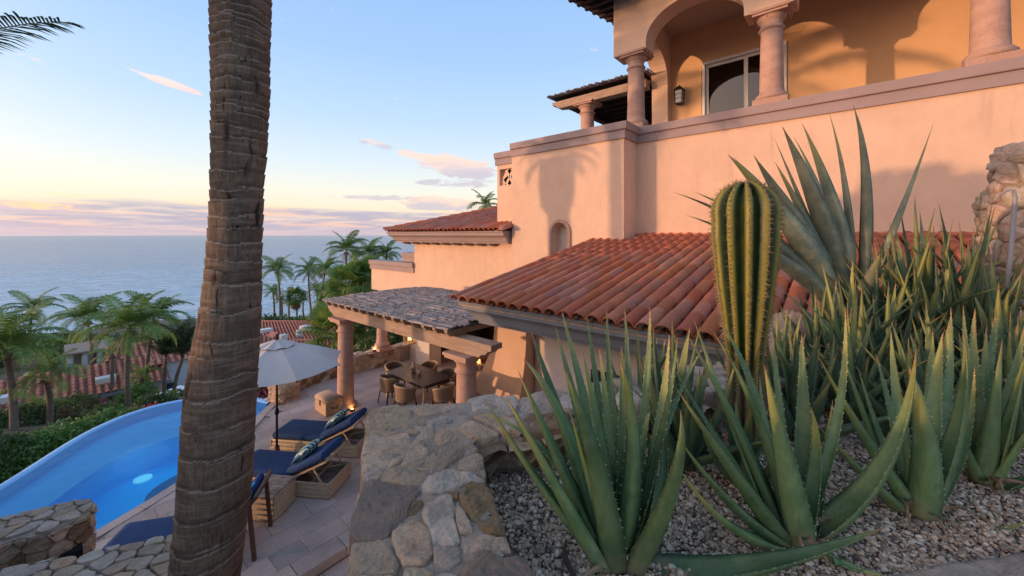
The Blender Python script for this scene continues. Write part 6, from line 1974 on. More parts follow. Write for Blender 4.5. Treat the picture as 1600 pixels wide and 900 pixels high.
MDRY = material('withered_leaf', (0.30, 0.20, 0.12), 0.9, (0.17, 0.10, 0.06), 25, 0.9, 0.003, 80)
Z2 = lambda x, y, ox=740, oy=480, s=2.1417: (ox + x / s, oy + y / s)
def LV(lst, ox, oy, s=2.1417):
    o = []
    for (tx, ty, mx_, my_, dd, w) in lst:
        o.append((ox + tx / s, oy + ty / s, ox + mx_ / s, oy + my_ / s, dd, w / s))
    return o
aloe1 = LV([
    (100, 283, 265, 570, -0.10, 72), (30, 290, 225, 590, 0.02, 62), (148, 210, 290, 520, 0.04, 78), (190, 72, 300, 400, 0.22, 70), (165, 172, 310, 410, 0.14, 78),
    (272, 58, 360, 400, 0.26, 62), (292, 3, 380, 360, 0.30, 60), (375, 10, 425, 380, 0.34, 52), (300, 198, 405, 520, -0.12, 98), (365, 148, 420, 440, 0.10, 66),
    (445, -4, 465, 380, 0.30, 56), (420, 140, 450, 420, 0.2, 50), (495, 130, 505, 460, 0.06, 66), (490, 180, 535, 500, -0.06, 74), (505, 0, 520, 360, 0.28, 52),
    (590, 2, 575, 330, 0.24, 48), (655, 92, 620, 420, 0.16, 56), (682, 100, 628, 440, 0.06, 44), (692, 342, 665, 600, -0.14, 84), (770, 130, 640, 420, 0.30, 40),
    (0, 352, 235, 480, 0.24, 34), (520, 262, 640, 500, 0.22, 40), (315, 320, 400, 620, -0.04, 56), (590, 350, 565, 470, 0.10, 36)], 740, 480)
aloe1.append((1385, 823, 1185, 884, -0.10, 46))
plant('aloe_plant', 'largest front aloe, with one long leaf lying to the right over the gravel', 'aloe', 969, 884, 1.215, aloe1, 1, group='aloes in the gravel bed', wscale=1.16)
aloe2 = LV([
    (35, 268, 235, 560, -0.10, 84), (70, 88, 240, 400, 0.20, 64), (150, 70, 312, 370, 0.12, 66), (360, 95, 385, 400, 0.22, 52), (330, 193, 392, 500, -0.10, 96),
    (455, 88, 462, 400, 0.16, 74), (485, 333, 505, 520, 0.02, 60), (600, -2, 575, 380, 0.12, 48), (838, 142, 735, 520, -0.04, 90),
    (35, 425, 215, 650, -0.08, 66), (35, 520, 205, 720, -0.18, 56), (20, 190, 165, 430, 0.26, 40), (95, 40, 200, 330, 0.34, 48), (315, 230, 350, 470, 0.18, 46), (560, 310, 520, 600, 0.10, 60),
    (770, 905, 600, 862, -0.14, 44), (190, 60, 300, 300, 0.36, 50)], 1040, 480)
plant('aloe_plant', 'broad front aloe in the middle of the bed, directly below the cactus', 'aloe', 1248, 846, 1.29, aloe2, 2, group='aloes in the gravel bed', wscale=1.06)
aloe3 = LV([
    (300, 198, 352, 450, -0.10, 96), (412, 90, 385, 340, 0.12, 74), (482, 84, 468, 380, -0.02, 76), (240, 78, 262, 330, 0.26, 54), (-5, 160, 150, 430, 0.05, 66),
    (70, 130, 175, 420, 0.18, 58), (-10, 388, 130, 540, -0.05, 60), (190, 158, 245, 380, 0.22, 44), (380, 78, 370, 300, 0.20, 44), (130, 200, 215, 470, 0.16, 56), (440, 0, 430, 300, 0.34, 46),
    (700, 712, 545, 748, -0.10, 56), (270, 260, 300, 500, 0.02, 60), (520, 200, 480, 480, 0.1, 50)], 1280, 480)
plant('aloe_plant', 'upright aloe with a broad middle leaf, right of the broad front one', 'aloe', 1436, 800, 1.44, aloe3, 3, group='aloes in the gravel bed', wscale=1.0)
aloe4 = LV([
    (522, 4, 520, 280, 0.18, 60), (612, 108, 575, 380, -0.04, 90), (522, 58, 520, 330, 0.08, 76), (688, 60, 632, 320, 0.05, 60), (605, 0, 560, 260, 0.28, 52), (482, -5, 500, 260, 0.3, 48),
    (740, 540, 660, 590, -0.06, 62), (400, 130, 470, 380, 0.16, 50), (440, 330, 500, 500, 0.0, 46), (700, 130, 640, 370, -0.05, 60), (330, 10, 430, 300, 0.34, 46), (560, 60, 550, 300, 0.2, 46), (760, 300, 650, 480, -0.1, 56)], 1280, 480)
plant('aloe_plant', 'aloe at the right edge of the bed, standing upright in the shade', 'aloe', 1541, 753, 1.61, aloe4, 4, group='aloes in the gravel bed', wscale=1.02)


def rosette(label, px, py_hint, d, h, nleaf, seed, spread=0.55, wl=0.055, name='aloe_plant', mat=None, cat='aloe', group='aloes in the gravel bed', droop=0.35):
    """a generic rosette standing on the bed"""
    rng = random.Random(seed)
    rx, ry = ray(px); x, y = rx * d, ry * d
    base = Vector((x, y, bed_z(x, y) - 0.01))
    r = thing(name, label, cat, tuple(base), group=group); teeth = MB()
    nleaf = int(nleaf * 0.8)
    for k in range(nleaf):
        az = k * 2.399 + rng.uniform(-0.25, 0.25); u = (k + 0.5) / nleaf     # inner leaves first
        out = spread * (0.12 + 0.88 * u) * h * rng.uniform(0.85, 1.15); hh = h * (1.0 - 0.42 * u ** 1.5) * rng.uniform(0.82, 1.05)
        dirv = Vector((math.cos(az), math.sin(az), 0))
        p0 = base + dirv * 0.02 + Vector((0, 0, rng.uniform(0, 0.03)))
        p2 = base + dirv * out + Vector((0, 0, hh)) + Vector((rng.uniform(-.03, .03), rng.uniform(-.03, .03), 0))
        if rng.random() < 0.35: p2 += dirv * rng.uniform(0.05, 0.28) * h - Vector((0, 0, rng.uniform(0.04, 0.2) * h))
        pm = base + dirv * (out * (0.45 + 0.25 * u)) + Vector((0, 0, hh * (0.50 - 0.10 * u)))
        vs, fs, vals = leaf_mesh(p0, pm, p2, wl * 1.5 * rng.uniform(0.8, 1.15), base, teeth, rng, 0.30, 14, 0.022, tooth=0.005, twist=rng.uniform(-0.4, 0.4))
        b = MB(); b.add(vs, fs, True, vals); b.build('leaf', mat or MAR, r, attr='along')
    tag(teeth.build('teeth', MTH, r), kind='stuff')
    return r
for (lab, px, d, h, nl, sd, sp_, w_) in [
    ('slender aloe behind the largest front one, beside the cactus base', 1062, 1.75, 0.68, 22, 11, 0.45, 0.055),
    ('small aloe between the far arm of the stone wall and the cactus', 1010, 2.15, 0.55, 16, 12, 0.5, 0.05),
    ('aloe just right of the cactus, leaning over the front ones', 1245, 1.95, 0.66, 22, 13, 0.5, 0.055),
    ('dense aloe below the big agave', 1330, 2.15, 0.74, 24, 14, 0.45, 0.055),
    ('aloe right of the one below the agave, with bent yellow tips', 1395, 2.35, 0.70, 22, 15, 0.55, 0.055),
    ('aloe at the foot of the agave, between boulder and agave', 1285, 2.70, 0.66, 22, 16, 0.5, 0.05),
    ('aloe in the second row in front of the tile roof ridge', 1455, 2.05, 0.66, 20, 17, 0.5, 0.055),
    ('tall dark aloe in the rear row, left of the stone post', 1480, 2.50, 0.85, 20, 18, 0.7, 0.05),
    ('rear row aloe directly right of the agave', 1415, 2.75, 0.98, 26, 19, 0.6, 0.055),
    ('aloe in front of the stone post at the right edge', 1560, 2.25, 0.80, 24, 20, 0.5, 0.055),
    ('rear aloe half hidden beside the agave leaves', 1365, 2.75, 0.80, 20, 21, 0.45, 0.05),
    ('dense aloe clump filling the rear right corner before the post', 1520, 2.45, 0.80, 24, 23, 0.5, 0.05),
    ('rear aloe clump nearest the roof edge right of the agave', 1445, 2.75, 1.05, 28, 25, 0.6, 0.05),
    ('rear aloe clump just left of the shorter pale post', 1510, 2.62, 1.05, 28, 26, 0.55, 0.05),
    ('aloe clump in the middle of the bed, between the upright aloe and the rear ones', 1440, 1.90, 0.62, 26, 27, 0.6, 0.052),
    ('aloe clump right of the cactus and before the pale boulder', 1225, 2.35, 0.62, 26, 28, 0.55, 0.052),
    ('aloe clump below the agave, directly in front of its lowest leaves', 1330, 2.50, 0.80, 28, 29, 0.5, 0.052),
    ('aloe clump at the right edge behind the shaded front aloe', 1585, 1.95, 0.68, 26, 30, 0.5, 0.055),
    ('low aloe between the broad front aloe and the cactus', 1165, 1.62, 0.40, 14, 22, 0.6, 0.045)]:
    rosette(lab, px, 0, d, h, nl, sd, sp_, w_)

# agave
agw = lambda t_: (0.55 + 0.45 * math.sin(math.pi * min(1, (t_ + 0.02) * 1.5) ** 0.9 if t_ < 0.62 else math.pi / 2)) * (1 - max(0, t_ - 0.30) / 0.70) ** 0.85 if t_ > 0 else 0.6
def agw(t_):
    if t_ < 0.35: return 0.70 + 0.30 * math.sin(t_ / 0.35 * math.pi / 2)
    return max(0.01, (1 - ((t_ - 0.35) / 0.65) ** 1.25))
ag = [
    (1333, 164, 1354, 300, -0.1, 27), (1295, 174, 1322, 310, 0.1, 50), (1253, 192, 1296, 320, 0.05, 66), (1222, 197, 1270, 320, -0.05, 70), (1210, 216, 1256, 330, 0.2, 34),
    (1240, 213, 1290, 330, 0.3, 44), (1178, 243, 1240, 350, -0.05, 66), (1137, 241, 1225, 350, -0.15, 74), (1145, 246, 1230, 345, 0.12, 40), (1211, 253, 1258, 350, 0.05, 40), (1051, 300, 1190, 372, -0.1, 58),
    (1085, 300, 1200, 370, 0.1, 50), (1072, 336, 1195, 395, -0.2, 62), (1459, 191, 1404, 345, -0.12, 30), (1376, 395, 1360, 440, -0.3, 40), (1180, 300, 1250, 390, 0.2, 40), (1140, 372, 1230, 410, 0.05, 46)]
plant('agave_plant', 'huge blue-grey agave with sword leaves rising before the peach wall', 'agave', 1335, 492, 2.95, ag, 31, mat=MAG, thick=0.12, gap=0.05, tooth=0.006, wprof=agw, wscale=0.60)

# ---- column cactus
cd = 1.9; crx, cry = ray(1165); cxx, cyy = crx * cd, cry * cd
cac = thing('column_cactus', 'ribbed yellow-green column cactus standing among the aloes', 'cactus', (cxx, cyy, 3.77))
ztop = E + (HOR - 284) / FPX * cd; H = ztop - 3.74
NR = 11; NAg = NR * 10
rings = []; vals = []
prof = []
for k in range(60):
    u = k / 59
    if u < 0.88: R = np.interp(u / 0.88, [0, 0.38, 0.50, 0.70, 0.90, 1.0], [0.070, 0.077, 0.093, 0.124, 0.147, 0.147])
    else:
        q = math.sin((u - 0.88) / 0.12 * math.pi / 2); R = 0.147 * math.sqrt(max(0.0, 1 - q ** 2.1)) + 0.004
    prof.append((R, 3.74 + (0.0 + u * H if u < 0.88 else (0.88 + 0.12 * math.sin((u - 0.88) / 0.12 * math.pi / 2)) * H)))
def rib(a): 
    c_ = abs(math.cos(a * NR / 2)); return 0.60 + 0.40 * c_ ** 0.85
for (R, z) in prof:
    lean = (z - 3.74) * -0.012
    rings.append([(cxx + lean + R * rib(a) * math.cos(a), cyy + R * rib(a) * math.sin(a), z - 0.028 * (1 - c_) * (R < 0.12 and z > 4.6)) for a, c_ in [(2 * math.pi * k / NAg, abs(math.cos(math.pi * k / NAg * NR))) for k in range(NAg)]])
    vals += [abs(math.cos(math.pi * k / NAg * NR)) for k in range(NAg)]
mc = bpy.data.materials.new('cactus_skin'); mc.use_nodes = True
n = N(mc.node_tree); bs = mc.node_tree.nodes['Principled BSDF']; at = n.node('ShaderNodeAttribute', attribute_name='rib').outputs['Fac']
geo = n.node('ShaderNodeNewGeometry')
c = n.mix(n.maprange(at, 0.62, 1.0), (0.014, 0.034, 0.006), (0.25, 0.205, 0.02))  # near-black grooves and yellow crests: shade and sun put into the skin colour
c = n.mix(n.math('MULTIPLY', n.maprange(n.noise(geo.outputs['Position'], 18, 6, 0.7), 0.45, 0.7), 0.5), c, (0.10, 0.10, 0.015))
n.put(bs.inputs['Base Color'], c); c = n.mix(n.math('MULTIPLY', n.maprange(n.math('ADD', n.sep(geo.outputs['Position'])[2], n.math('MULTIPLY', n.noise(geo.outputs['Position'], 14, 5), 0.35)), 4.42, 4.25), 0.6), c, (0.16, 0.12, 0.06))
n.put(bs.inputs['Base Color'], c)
bs.inputs['Roughness'].default_value = 0.5
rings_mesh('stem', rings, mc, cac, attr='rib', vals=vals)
sp_ = MB(); ar = MB(); rng = random.Random(8)
for r_ in range(NR):
    a = 2 * math.pi * r_ / NR
    z = 3.80
    while z < ztop - 0.004:
        R = np.interp(z, [p[1] for p in prof], [p[0] for p in prof]); lean = (z - 3.74) * -0.012
        R2 = np.interp(min(z + 0.012, ztop), [p[1] for p in prof], [p[0] for p in prof]); slope = math.atan2(R - R2, 0.012)
        p = Vector((cxx + lean + R * math.cos(a), cyy + R * math.sin(a), z)); o = Vector((math.cos(a) * math.cos(slope), math.sin(a) * math.cos(slope), math.sin(slope))); tg = Vector((-math.sin(a), math.cos(a), 0)); up_ = o.cross(tg)
        if up_.z < 0: up_ = -up_
        ar.add([p + tg * 0.004, p + up_ * 0.005, p - tg * 0.004, p - up_ * 0.005, p + o * 0.003], [(0, 1, 4), (1, 2, 4), (2, 3, 4), (3, 0, 4)])
        for q in range(7):
            dv = (o * rng.uniform(0.5, 1.0) + tg * rng.uniform(-0.9, 0.9) + up_ * rng.uniform(-0.7, 0.7)).normalized() * rng.uniform(0.014, 0.030)
            e1 = dv.cross(Vector((0.3, 0.5, 0.8))).normalized() * 0.0011; e2 = dv.cross(e1).normalized() * 0.0011
            sp_.add([p + e1, p - e1 + e2, p - e2 - e1 * 0.2, p + dv], [(0, 1, 3), (1, 2, 3), (2, 0, 3)])
        z += 0.021 if R > 0.12 else 0.016
tag(ar.build('areoles', material('cactus_areole', (0.36, 0.27, 0.15), 0.9), cac), kind='stuff')
tag(sp_.build('spines', material('cactus_spine', (0.30, 0.20, 0.12), 0.7), cac), kind='stuff')

M['rock_pink'] = material('pinkish_pale_rock', (0.72, 0.50, 0.39), 0.92, (0.52, 0.34, 0.25), 9, 0.9, 0.02, 26, objvar=0.15, fine=(90, 0.3))
# ---- stone posts at the right edge
def post(label, px, d, r0, ztp, seed, mats):
    rx, ry = ray(px); x, y = rx * d, ry * d
    o = thing('stone_post', label, 'stone post', (x, y, 3.9))
    path = [Vector((x + r0 * (1 + 0.06 * math.sin(3 * a)) * math.cos(a), y + r0 * math.sin(a), 0)) for a in [-2 * math.pi * k / 16 for k in range(17)]]
    b = MB(); b.prism([(p.x * 0.97 + x * 0.03, p.y * 0.97 + y * 0.03) for p in path[:-1]], 3.6, ztp - 0.04); b.build('wall_core', M['mortar'], o)
    stone_face(o, list(reversed(path)), 3.7, ztp - 0.02, 0.11, seed, thick=0.04, mats=mats, n=32, rings=6, rough=0.010, bulge=0.012)
    stone_top(o, [(p.x, p.y) for p in path[:-1]], ztp - 0.02, 0.2, seed + 1, mats, n=24, rings=5, rough=0.01, bulge=0.03)
    return o
post('tall rough stone post at the right edge, above the aloes', 1600, 2.62, 0.135, E + 135 / FPX * 2.62, 71, [M['rock_pink'], M['rock_pale'], M['rock_pink']])
post('shorter pale stone post left of the tall one', 1554, 2.78, 0.075, E + 66 / FPX * 2.78, 73, [M['rock_pale'], M['rock_pale'], M['rock_grey']])
hs = thing('grey_hose', 'thin grey hose hooked over the tall stone post', 'hose', tuple(W(1583, 300, 2.38)))
b = MB(); b.tube([W(1552, 316, 2.40), W(1562, 304, 2.39), W(1573, 298, 2.38), W(1584, 297, 2.37), W(1586, 310, 2.37), W(1583, 350, 2.37), W(1579, 400, 2.36), W(1572, 450, 2.35)], [0.004, 0.005, 0.006, 0.009, 0.011, 0.012, 0.012, 0.012], 10)
b.build('hose_body', material('grey_rubber', (0.30, 0.27, 0.27), 0.6), hs)
tw = thing('dry_twig', 'curled dark dry twig on the gravel left of the largest aloe', 'twig', tuple(G(888, 880, 3.78)))
b = MB(); b.tube([G(885, 842, 3.80), G(882, 858, 3.79), G(884, 875, 3.79), G(892, 892, 3.79), G(900, 905, 3.785)], [0.002, 0.006, 0.008, 0.008, 0.006], 8)
b.build('stem', M['wood_dark'], tw)
# ================================================================== VEGETATION AND HOUSES BELOW
def frond_mesh(name, L, npair, e0, e1, wl, ll, mat, seed, droop=0.7, vshape=0.35):
    """feather frond growing along +X from the origin; e0/e1 elevation angles at base and tip"""
    rng = random.Random(seed); n_ = 14
    pts = [Vector((0, 0, 0))]; tans = []
    for i in range(n_):
        a = math.radians(e0 + (e1 - e0) * ((i + 0.5) / n_) ** 1.2); d = Vector((math.cos(a), 0, math.sin(a))); tans.append(d)
        pts.append(pts[-1] + d * (L / n_))
    tans.append(tans[-1])
    b = MB(); b.tube(pts, [0.022 * (1 - i / n_ * 0.9) * L / 3 for i in range(n_ + 1)], 5, False)
    for k in range(npair):
        s = 0.14 + 0.86 * (k + 0.5) / npair; u = s * n_; i = min(int(u), n_ - 1); fr = u - i
        p = pts[i].lerp(pts[i + 1], fr); tn = tans[i]; up_ = Vector((-tn.z, 0, tn.x))
        length = ll * (math.sin(math.pi * (0.10 + 0.86 * s)) ** 0.55) * rng.uniform(0.85, 1.1)
        for sg in (-1, 1):
            fw = 0.35 + 0.65 * s
            d = (Vector((0, sg, 0)) + tn * fw * 0.9 + up_ * (vshape + rng.uniform(-0.12, 0.12))).normalized()
            p1 = p + d * length * 0.45
            d2 = (d + Vector((0, 0, -droop * rng.uniform(0.7, 1.3)))).normalized(); p2 = p1 + d2 * length * 0.35
            d3 = (d2 + Vector((0, 0, -droop * 0.9))).normalized(); p3 = p2 + d3 * length * 0.25
            wv = tn * (wl / 2)
            b.add([p - wv * 0.5, p + wv * 0.5, p1 + wv, p1 - wv, p2 + wv * 0.7, p2 - wv * 0.7, p3], [(0, 1, 2, 3), (3, 2, 4, 5), (5, 4, 6)])
    me_o = b.build(name, mat); me = me_o.data; bpy.data.objects.remove(me_o)
    return me


def fan_mesh(name, R, nb, mat, seed, petiole=1.0, droop=0.35):
    rng = random.Random(seed); b = MB()
    b.tube([(0, 0, 0), (petiole * 0.5, 0, 0.06), (petiole, 0, 0.0)], [0.02, 0.016, 0.012], 5, False)
    c = Vector((petiole, 0, 0))
    for k in range(nb):
        a = math.radians(-125 + 250 * k / (nb - 1)); r = R * (1 - 0.12 * abs(a) / 2.2) * rng.uniform(0.92, 1.05)
        d = Vector((math.cos(a), math.sin(a), 0.0)); s = Vector((-math.sin(a), math.cos(a), 0)) * (R * 0.055)
        z1 = 0.10 * R
        p1 = c + d * r * 0.55 + Vector((0, 0, z1 + (0.02 if k % 2 else -0.02) * R)); p2 = c + d * r * 0.82 + Vector((0, 0, z1 - droop * 0.12 * R)); p3 = c + d * r + Vector((0, 0, -droop * 0.45 * R))
        b.add([c - s * 0.1, c + s * 0.1, p1 + s, p1 - s, p2 + s * 0.6, p2 - s * 0.6, p3], [(0, 1, 2, 3), (3, 2, 4, 5), (5, 4, 6)])
    o = b.build(name, mat); me = o.data; bpy.data.objects.remove(o); return me


FR_ = [frond_mesh('frond', 3.0, 34, 62, -35, 0.075, 0.85, M['frond'], 1), frond_mesh('frond', 3.0, 34, 35, -60, 0.075, 0.85, M['frond'], 2), frond_mesh('frond', 3.0, 30, 10, -78, 0.08, 0.80, M['frond'], 3, 1.0)]
FD_ = [frond_mesh('frond', 2.6, 24, -15, -85, 0.05, 0.6, M['frond_dry'], 4, 1.2), frond_mesh('frond', 3.0, 34, 75, 25, 0.085, 0.80, M['frond'], 5, 0.5)]
FK_ = [frond_mesh('frond', 2.6, 30, 82, 45, 0.06, 0.6, M['frond_dark'], 6, 0.4, 0.5), frond_mesh('frond', 2.4, 26, 60, 5, 0.06, 0.6, M['frond_dark'], 7, 0.6)]
FANS = [fan_mesh('frond', 0.75, 26, M['frond'], 8, 0.9), fan_mesh('frond', 0.75, 26, M['frond'], 9, 0.7, 0.9), fan_mesh('frond', 0.65, 20, M['frond_dry'], 10, 0.5, 1.6)]


def palm(label, base, top, kind, seed, scale=1.0, group=None, r0=0.16, r1=0.10, wind=0.0, nf=None, cat='palm tree'):
    rng = random.Random(seed)
    base, top = Vector(base), Vector(top)
    r = thing('palm_tree', label, cat, tuple(base), group=group)
    pts = []; k_ = 10
    bow = Vector((rng.uniform(-0.3, 0.3), rng.uniform(-0.3, 0.3), 0))
    for i in range(k_ + 1):
        t_ = i / k_; p = base.lerp(top, t_) + bow * math.sin(math.pi * t_); pts.append(p)
    b = MB(); rad = [(r0 + (r1 - r0) * (i / k_)) * (1.25 if i == 0 else 1) for i in range(k_ + 1)]
    b.tube(pts, rad, 10)
    b.build('trunk', M['palm_trunk_far'], r)
    loc = top - base
    def put(me, az, tilt, s, z=0.0, roll=0.0):
        o = bpy.data.objects.new('frond', me); COL.objects.link(o); o.parent = r
        o.matrix_local = Matrix.Translation(loc + Vector((0, 0, z))) @ Matrix.Rotation(az, 4, 'Z') @ Matrix.Rotation(-tilt, 4, 'Y') @ Matrix.Rotation(roll, 4, 'X') @ Matrix.Diagonal((s, s, s, 1))
    if kind == 'coco':
        m = nf or 17
        for k in range(m):
            u = k / m; az = k * 2.399 + rng.uniform(-0.2, 0.2)
            me = FD_[1] if u < 0.15 else (FR_[0] if u < 0.42 else (FR_[1] if u < 0.75 else FR_[2]))
            put(me, az, rng.uniform(-0.12, 0.12), scale * rng.uniform(0.85, 1.08), 0.1 * (1 - u) * scale, rng.uniform(-0.3, 0.3))
        for k in range(4): put(FD_[0], rng.uniform(0, 6.28), -0.1, scale * rng.uniform(0.6, 0.8), -0.2 * scale)
        b = MB()
        for k in range(6):
            a = rng.uniform(0, 6.28); b.tube([loc + base + Vector((0.15 * math.cos(a), 0.15 * math.sin(a), -0.15)) * scale, loc + base + Vector((0.28 * math.cos(a), 0.28 * math.sin(a), -0.42)) * scale], 0.09 * scale, 7)
        b.build('fruit', M['frond_dry'], r)
    elif kind == 'slim':
        for k in range(nf or 12):
            az = k * 2.399; put(FK_[0] if k < 7 else FK_[1], az, rng.uniform(-0.1, 0.1), scale * rng.uniform(0.85, 1.1))
    elif kind == 'fan':
        m = nf or 26
        for k in range(m):
            u = k / m; az = k * 2.399; tilt = math.radians(80 - 120 * u)
            put(FANS[0] if u < 0.5 else FANS[1], az, tilt, scale * rng.uniform(0.85, 1.1), 0, rng.uniform(-0.5, 0.5))
        for k in range(10): put(FANS[2], k * 2.399, math.radians(-62 - rng.uniform(0, 18)), scale * rng.uniform(0.8, 1.1), -0.25 * scale)
    return r


def palm_at(label, px, ytop, ybase, d, kind, seed, scale, group, lean=0, **kw):
    top = W(px, ytop, d); bs_ = W(px + lean, ybase, d)
    return palm(label, bs_, top, kind, seed, scale, group, **kw)


GL = 'palms below the pool'
palm_at('slender coconut palm with open crown against the sea, farthest left', 50, 484, 640, 44, 'coco', 1, 1.05, GL, nf=13)
palm_at('bushy coconut palm behind the white wall, with brown hanging fronds', 137, 500, 640, 36, 'coco', 2, 1.05, GL)
palm_at('large coconut palm in front of the red roof, left of the big trunk', 203, 515, 662, 24, 'coco', 3, 0.92, GL, lean=2)
palm_at('coconut palm leaning behind the large one, its crown against the surf', 240, 500, 650, 28, 'coco', 4, 0.85, GL, lean=-14)
palm_at('dark coconut palm at the left edge of the picture', 8, 548, 690, 17.5, 'coco', 5, 0.82, GL, lean=14)
palm_at('short dark palm in front of the red roof at the left', 70, 590, 690, 19, 'coco', 6, 0.62, GL, nf=11)
palm_at('thin young palm right of the large coconut palm', 259, 560, 655, 27, 'slim', 7, 0.85, GL, r0=0.13)
palm_at('dark narrow palm beside the edge of the big trunk', 285, 560, 660, 27, 'slim', 8, 1.15, GL, lean=-14, r0=0.12)
palm_at('small palm low behind the hedge by the white car', 222, 590, 655, 26, 'coco', 9, 0.50, GL, nf=12)
palm_at('stubby palm in front of the roof eave by the skylight', 62, 640, 700, 20, 'coco', 10, 0.45, GL, nf=12)
palm_at('thin palm trunk at the lower left between bushes', 176, 555, 660, 30, 'coco', 11, 0.6, GL, nf=10)
GF = 'palms by the beach'
for (lab, px, yt, yb, d, kd, s, ln) in [
    ('tall coconut palm just right of the big trunk, with a full crown', 434, 424, 506, 76, 'coco', 1.35, 4),
    ('smaller palm just behind the tall one next to the trunk', 427, 458, 506, 84, 'coco', 0.9, 1),
    ('coconut palm with leaning trunk, second crown from the big trunk', 482, 426, 500, 78, 'coco', 1.2, 6),
    ('dark-crowned coconut palm left of the tallest crown', 508, 424, 500, 74, 'coco', 1.25, -4),
    ('short fan palm standing low between thin trunks', 462, 466, 502, 84, 'fan', 1.9, 2),
    ('thin palm with a withered brown crown', 452, 470, 500, 86, 'slim', 0.6, 0),
    ('thin palm beside the withered one, with a small crown', 474, 472, 500, 88, 'slim', 1.0, 2),
    ('largest coconut palm crown, left of the wing roof', 541, 392, 520, 58, 'coco', 1.30, -6),
    ('coconut palm directly left of the wing parapet', 578, 398, 520, 62, 'coco', 1.15, -4),
    ('coconut palm whose crown touches the wing parapet top', 604, 398, 520, 62, 'coco', 0.95, -2),
    ('palm with thin trunk behind the pergola corner', 494, 452, 500, 82, 'coco', 0.8, 0),
    ('palm with thin trunk, third before the pergola corner', 501, 458, 502, 80, 'coco', 0.7, 1),
    ('small feather palm at the foot of the thin trunks', 440, 470, 508, 82, 'coco', 0.6, -1)]:
    palm_at(lab, px, yt, yb, d, kd, int(px * 7 + yt), s, GF, ln, r0=0.22, r1=0.14)
GM = 'fan palms beyond the parapet'
palm_at('fan palm filling the gap right above the pergola corner', 545, 452, 560, 46, 'fan', 21, 2.3, GM, r0=0.3)
palm_at('second fan palm against the wing wall corner', 572, 440, 560, 48, 'fan', 22, 2.2, GM, r0=0.3)
palm_at('fan palm with pale fronds between the pergola and the palms', 524, 470, 560, 50, 'fan', 23, 2.0, GM, r0=0.3)
palm_at('fan palm with drooping fronds left of the plain column', 527, 528, 640, 19, 'fan', 24, 1.25, GM, r0=0.25)
palm_at('fan palm seen between the two far pergola columns', 567, 520, 640, 20, 'fan', 25, 1.15, GM, r0=0.28)
palm_at('shaggy fan palm behind the column on the parapet', 622, 520, 640, 21, 'fan', 26, 1.2, GM, r0=0.25)
# palms behind the wing roof
palm_at('palm crown peeping over the wing roof beside the tall wall', 758, 322, 420, 24, 'coco', 27, 0.42, 'palms behind the wing', nf=14)

# palms just left of the picture: one sends a frond into the top left corner and shades the tall wall
b_ = W(-215, 118, 7.2)
pl_ = palm('palm whose feathery frond reaches into the top left corner', (b_.x - 0.1, b_.y, -0.5), (b_.x, b_.y, 7.3), 'none', 51, 1.0, 'palms left of the terrace', r0=0.34, r1=0.31)
def put_frond(r, me, az, tilt, s, z, roll=0.0):
    o = bpy.data.objects.new('frond', me); COL.objects.link(o); o.parent = r
    o.matrix_local = Matrix.Translation(Vector((b_.x, b_.y, 7.3)) - ORG[r.name] + Vector((0, 0, z))) @ Matrix.Rotation(az, 4, 'Z') @ Matrix.Rotation(-tilt, 4, 'Y') @ Matrix.Rotation(roll, 4, 'X') @ Matrix.Diagonal((s, s, s, 1))
nearf = frond_mesh('frond', 2.5, 56, 18, -14, 0.032, 0.52, M['frond_dark'], 61, 0.5, 0.35)
ta, tb_ = Vector((b_.x, b_.y, 7.3)), W(108, 60, 7.0)
az = math.atan2((tb_ - ta).y, (tb_ - ta).x)
put_frond(pl_, nearf, az, 0.24, (tb_ - ta).length / 2.47, 0.05, 0.25)
put_frond(pl_, nearf, az + 0.32, 0.50, 0.78, 0.1, 0.2)
rng = random.Random(3)
for k in range(16):
    a_ = az + 0.8 + k * 0.31
    put_frond(pl_, FR_[k % 3], a_, rng.uniform(-0.1, 0.25), 0.42, 0.05)
sk = MB()
for k in range(420):
    a_ = rng.uniform(0, 6.28); z = rng.uniform(6.45, 7.4); r_ = rng.uniform(0.30, 0.52) * (0.75 + 0.25 * (z - 6.45))
    p = Vector((b_.x + r_ * math.cos(a_), b_.y + r_ * math.sin(a_), z)); q = p + Vector((math.cos(a_) * 0.1, math.sin(a_) * 0.1, -rng.uniform(0.4, 0.7)))
    s = Vector((-math.sin(a_), math.cos(a_), 0)) * 0.07; sk.add([p - s, p + s, q + s * 0.4, q - s * 0.4], [(0, 1, 2, 3)])
tag(sk.build('dead_frond_skirt', M['frond_dry'], pl_), kind='stuff')
c2 = W(-215, 118, 7.2) + SUN_DIR * 4.0
palm('tall palm beyond the left edge, its fronds casting soft shadows on the balcony', (-4.6, 13.57, -1.0), (-4.6, 13.57, 9.3), 'coco', 52, 1.25, 'palms left of the terrace', r0=0.2, r1=0.15, nf=11)
# crown of the near trunk (above the picture)
tp_top = Vector((float(xk[-1]), float(yk[-1]), 9.55))
for k in range(16):
    o = bpy.data.objects.new('frond', FR_[0] if k < 9 else FR_[1]); COL.objects.link(o); o.parent = pt
    o.matrix_local = Matrix.Translation(tp_top - ORG[pt.name]) @ Matrix.Rotation(k * 2.399, 4, 'Z') @ Matrix.Rotation(-0.35, 4, 'Y') @ Matrix.Diagonal((0.9, 0.9, 0.9, 1))


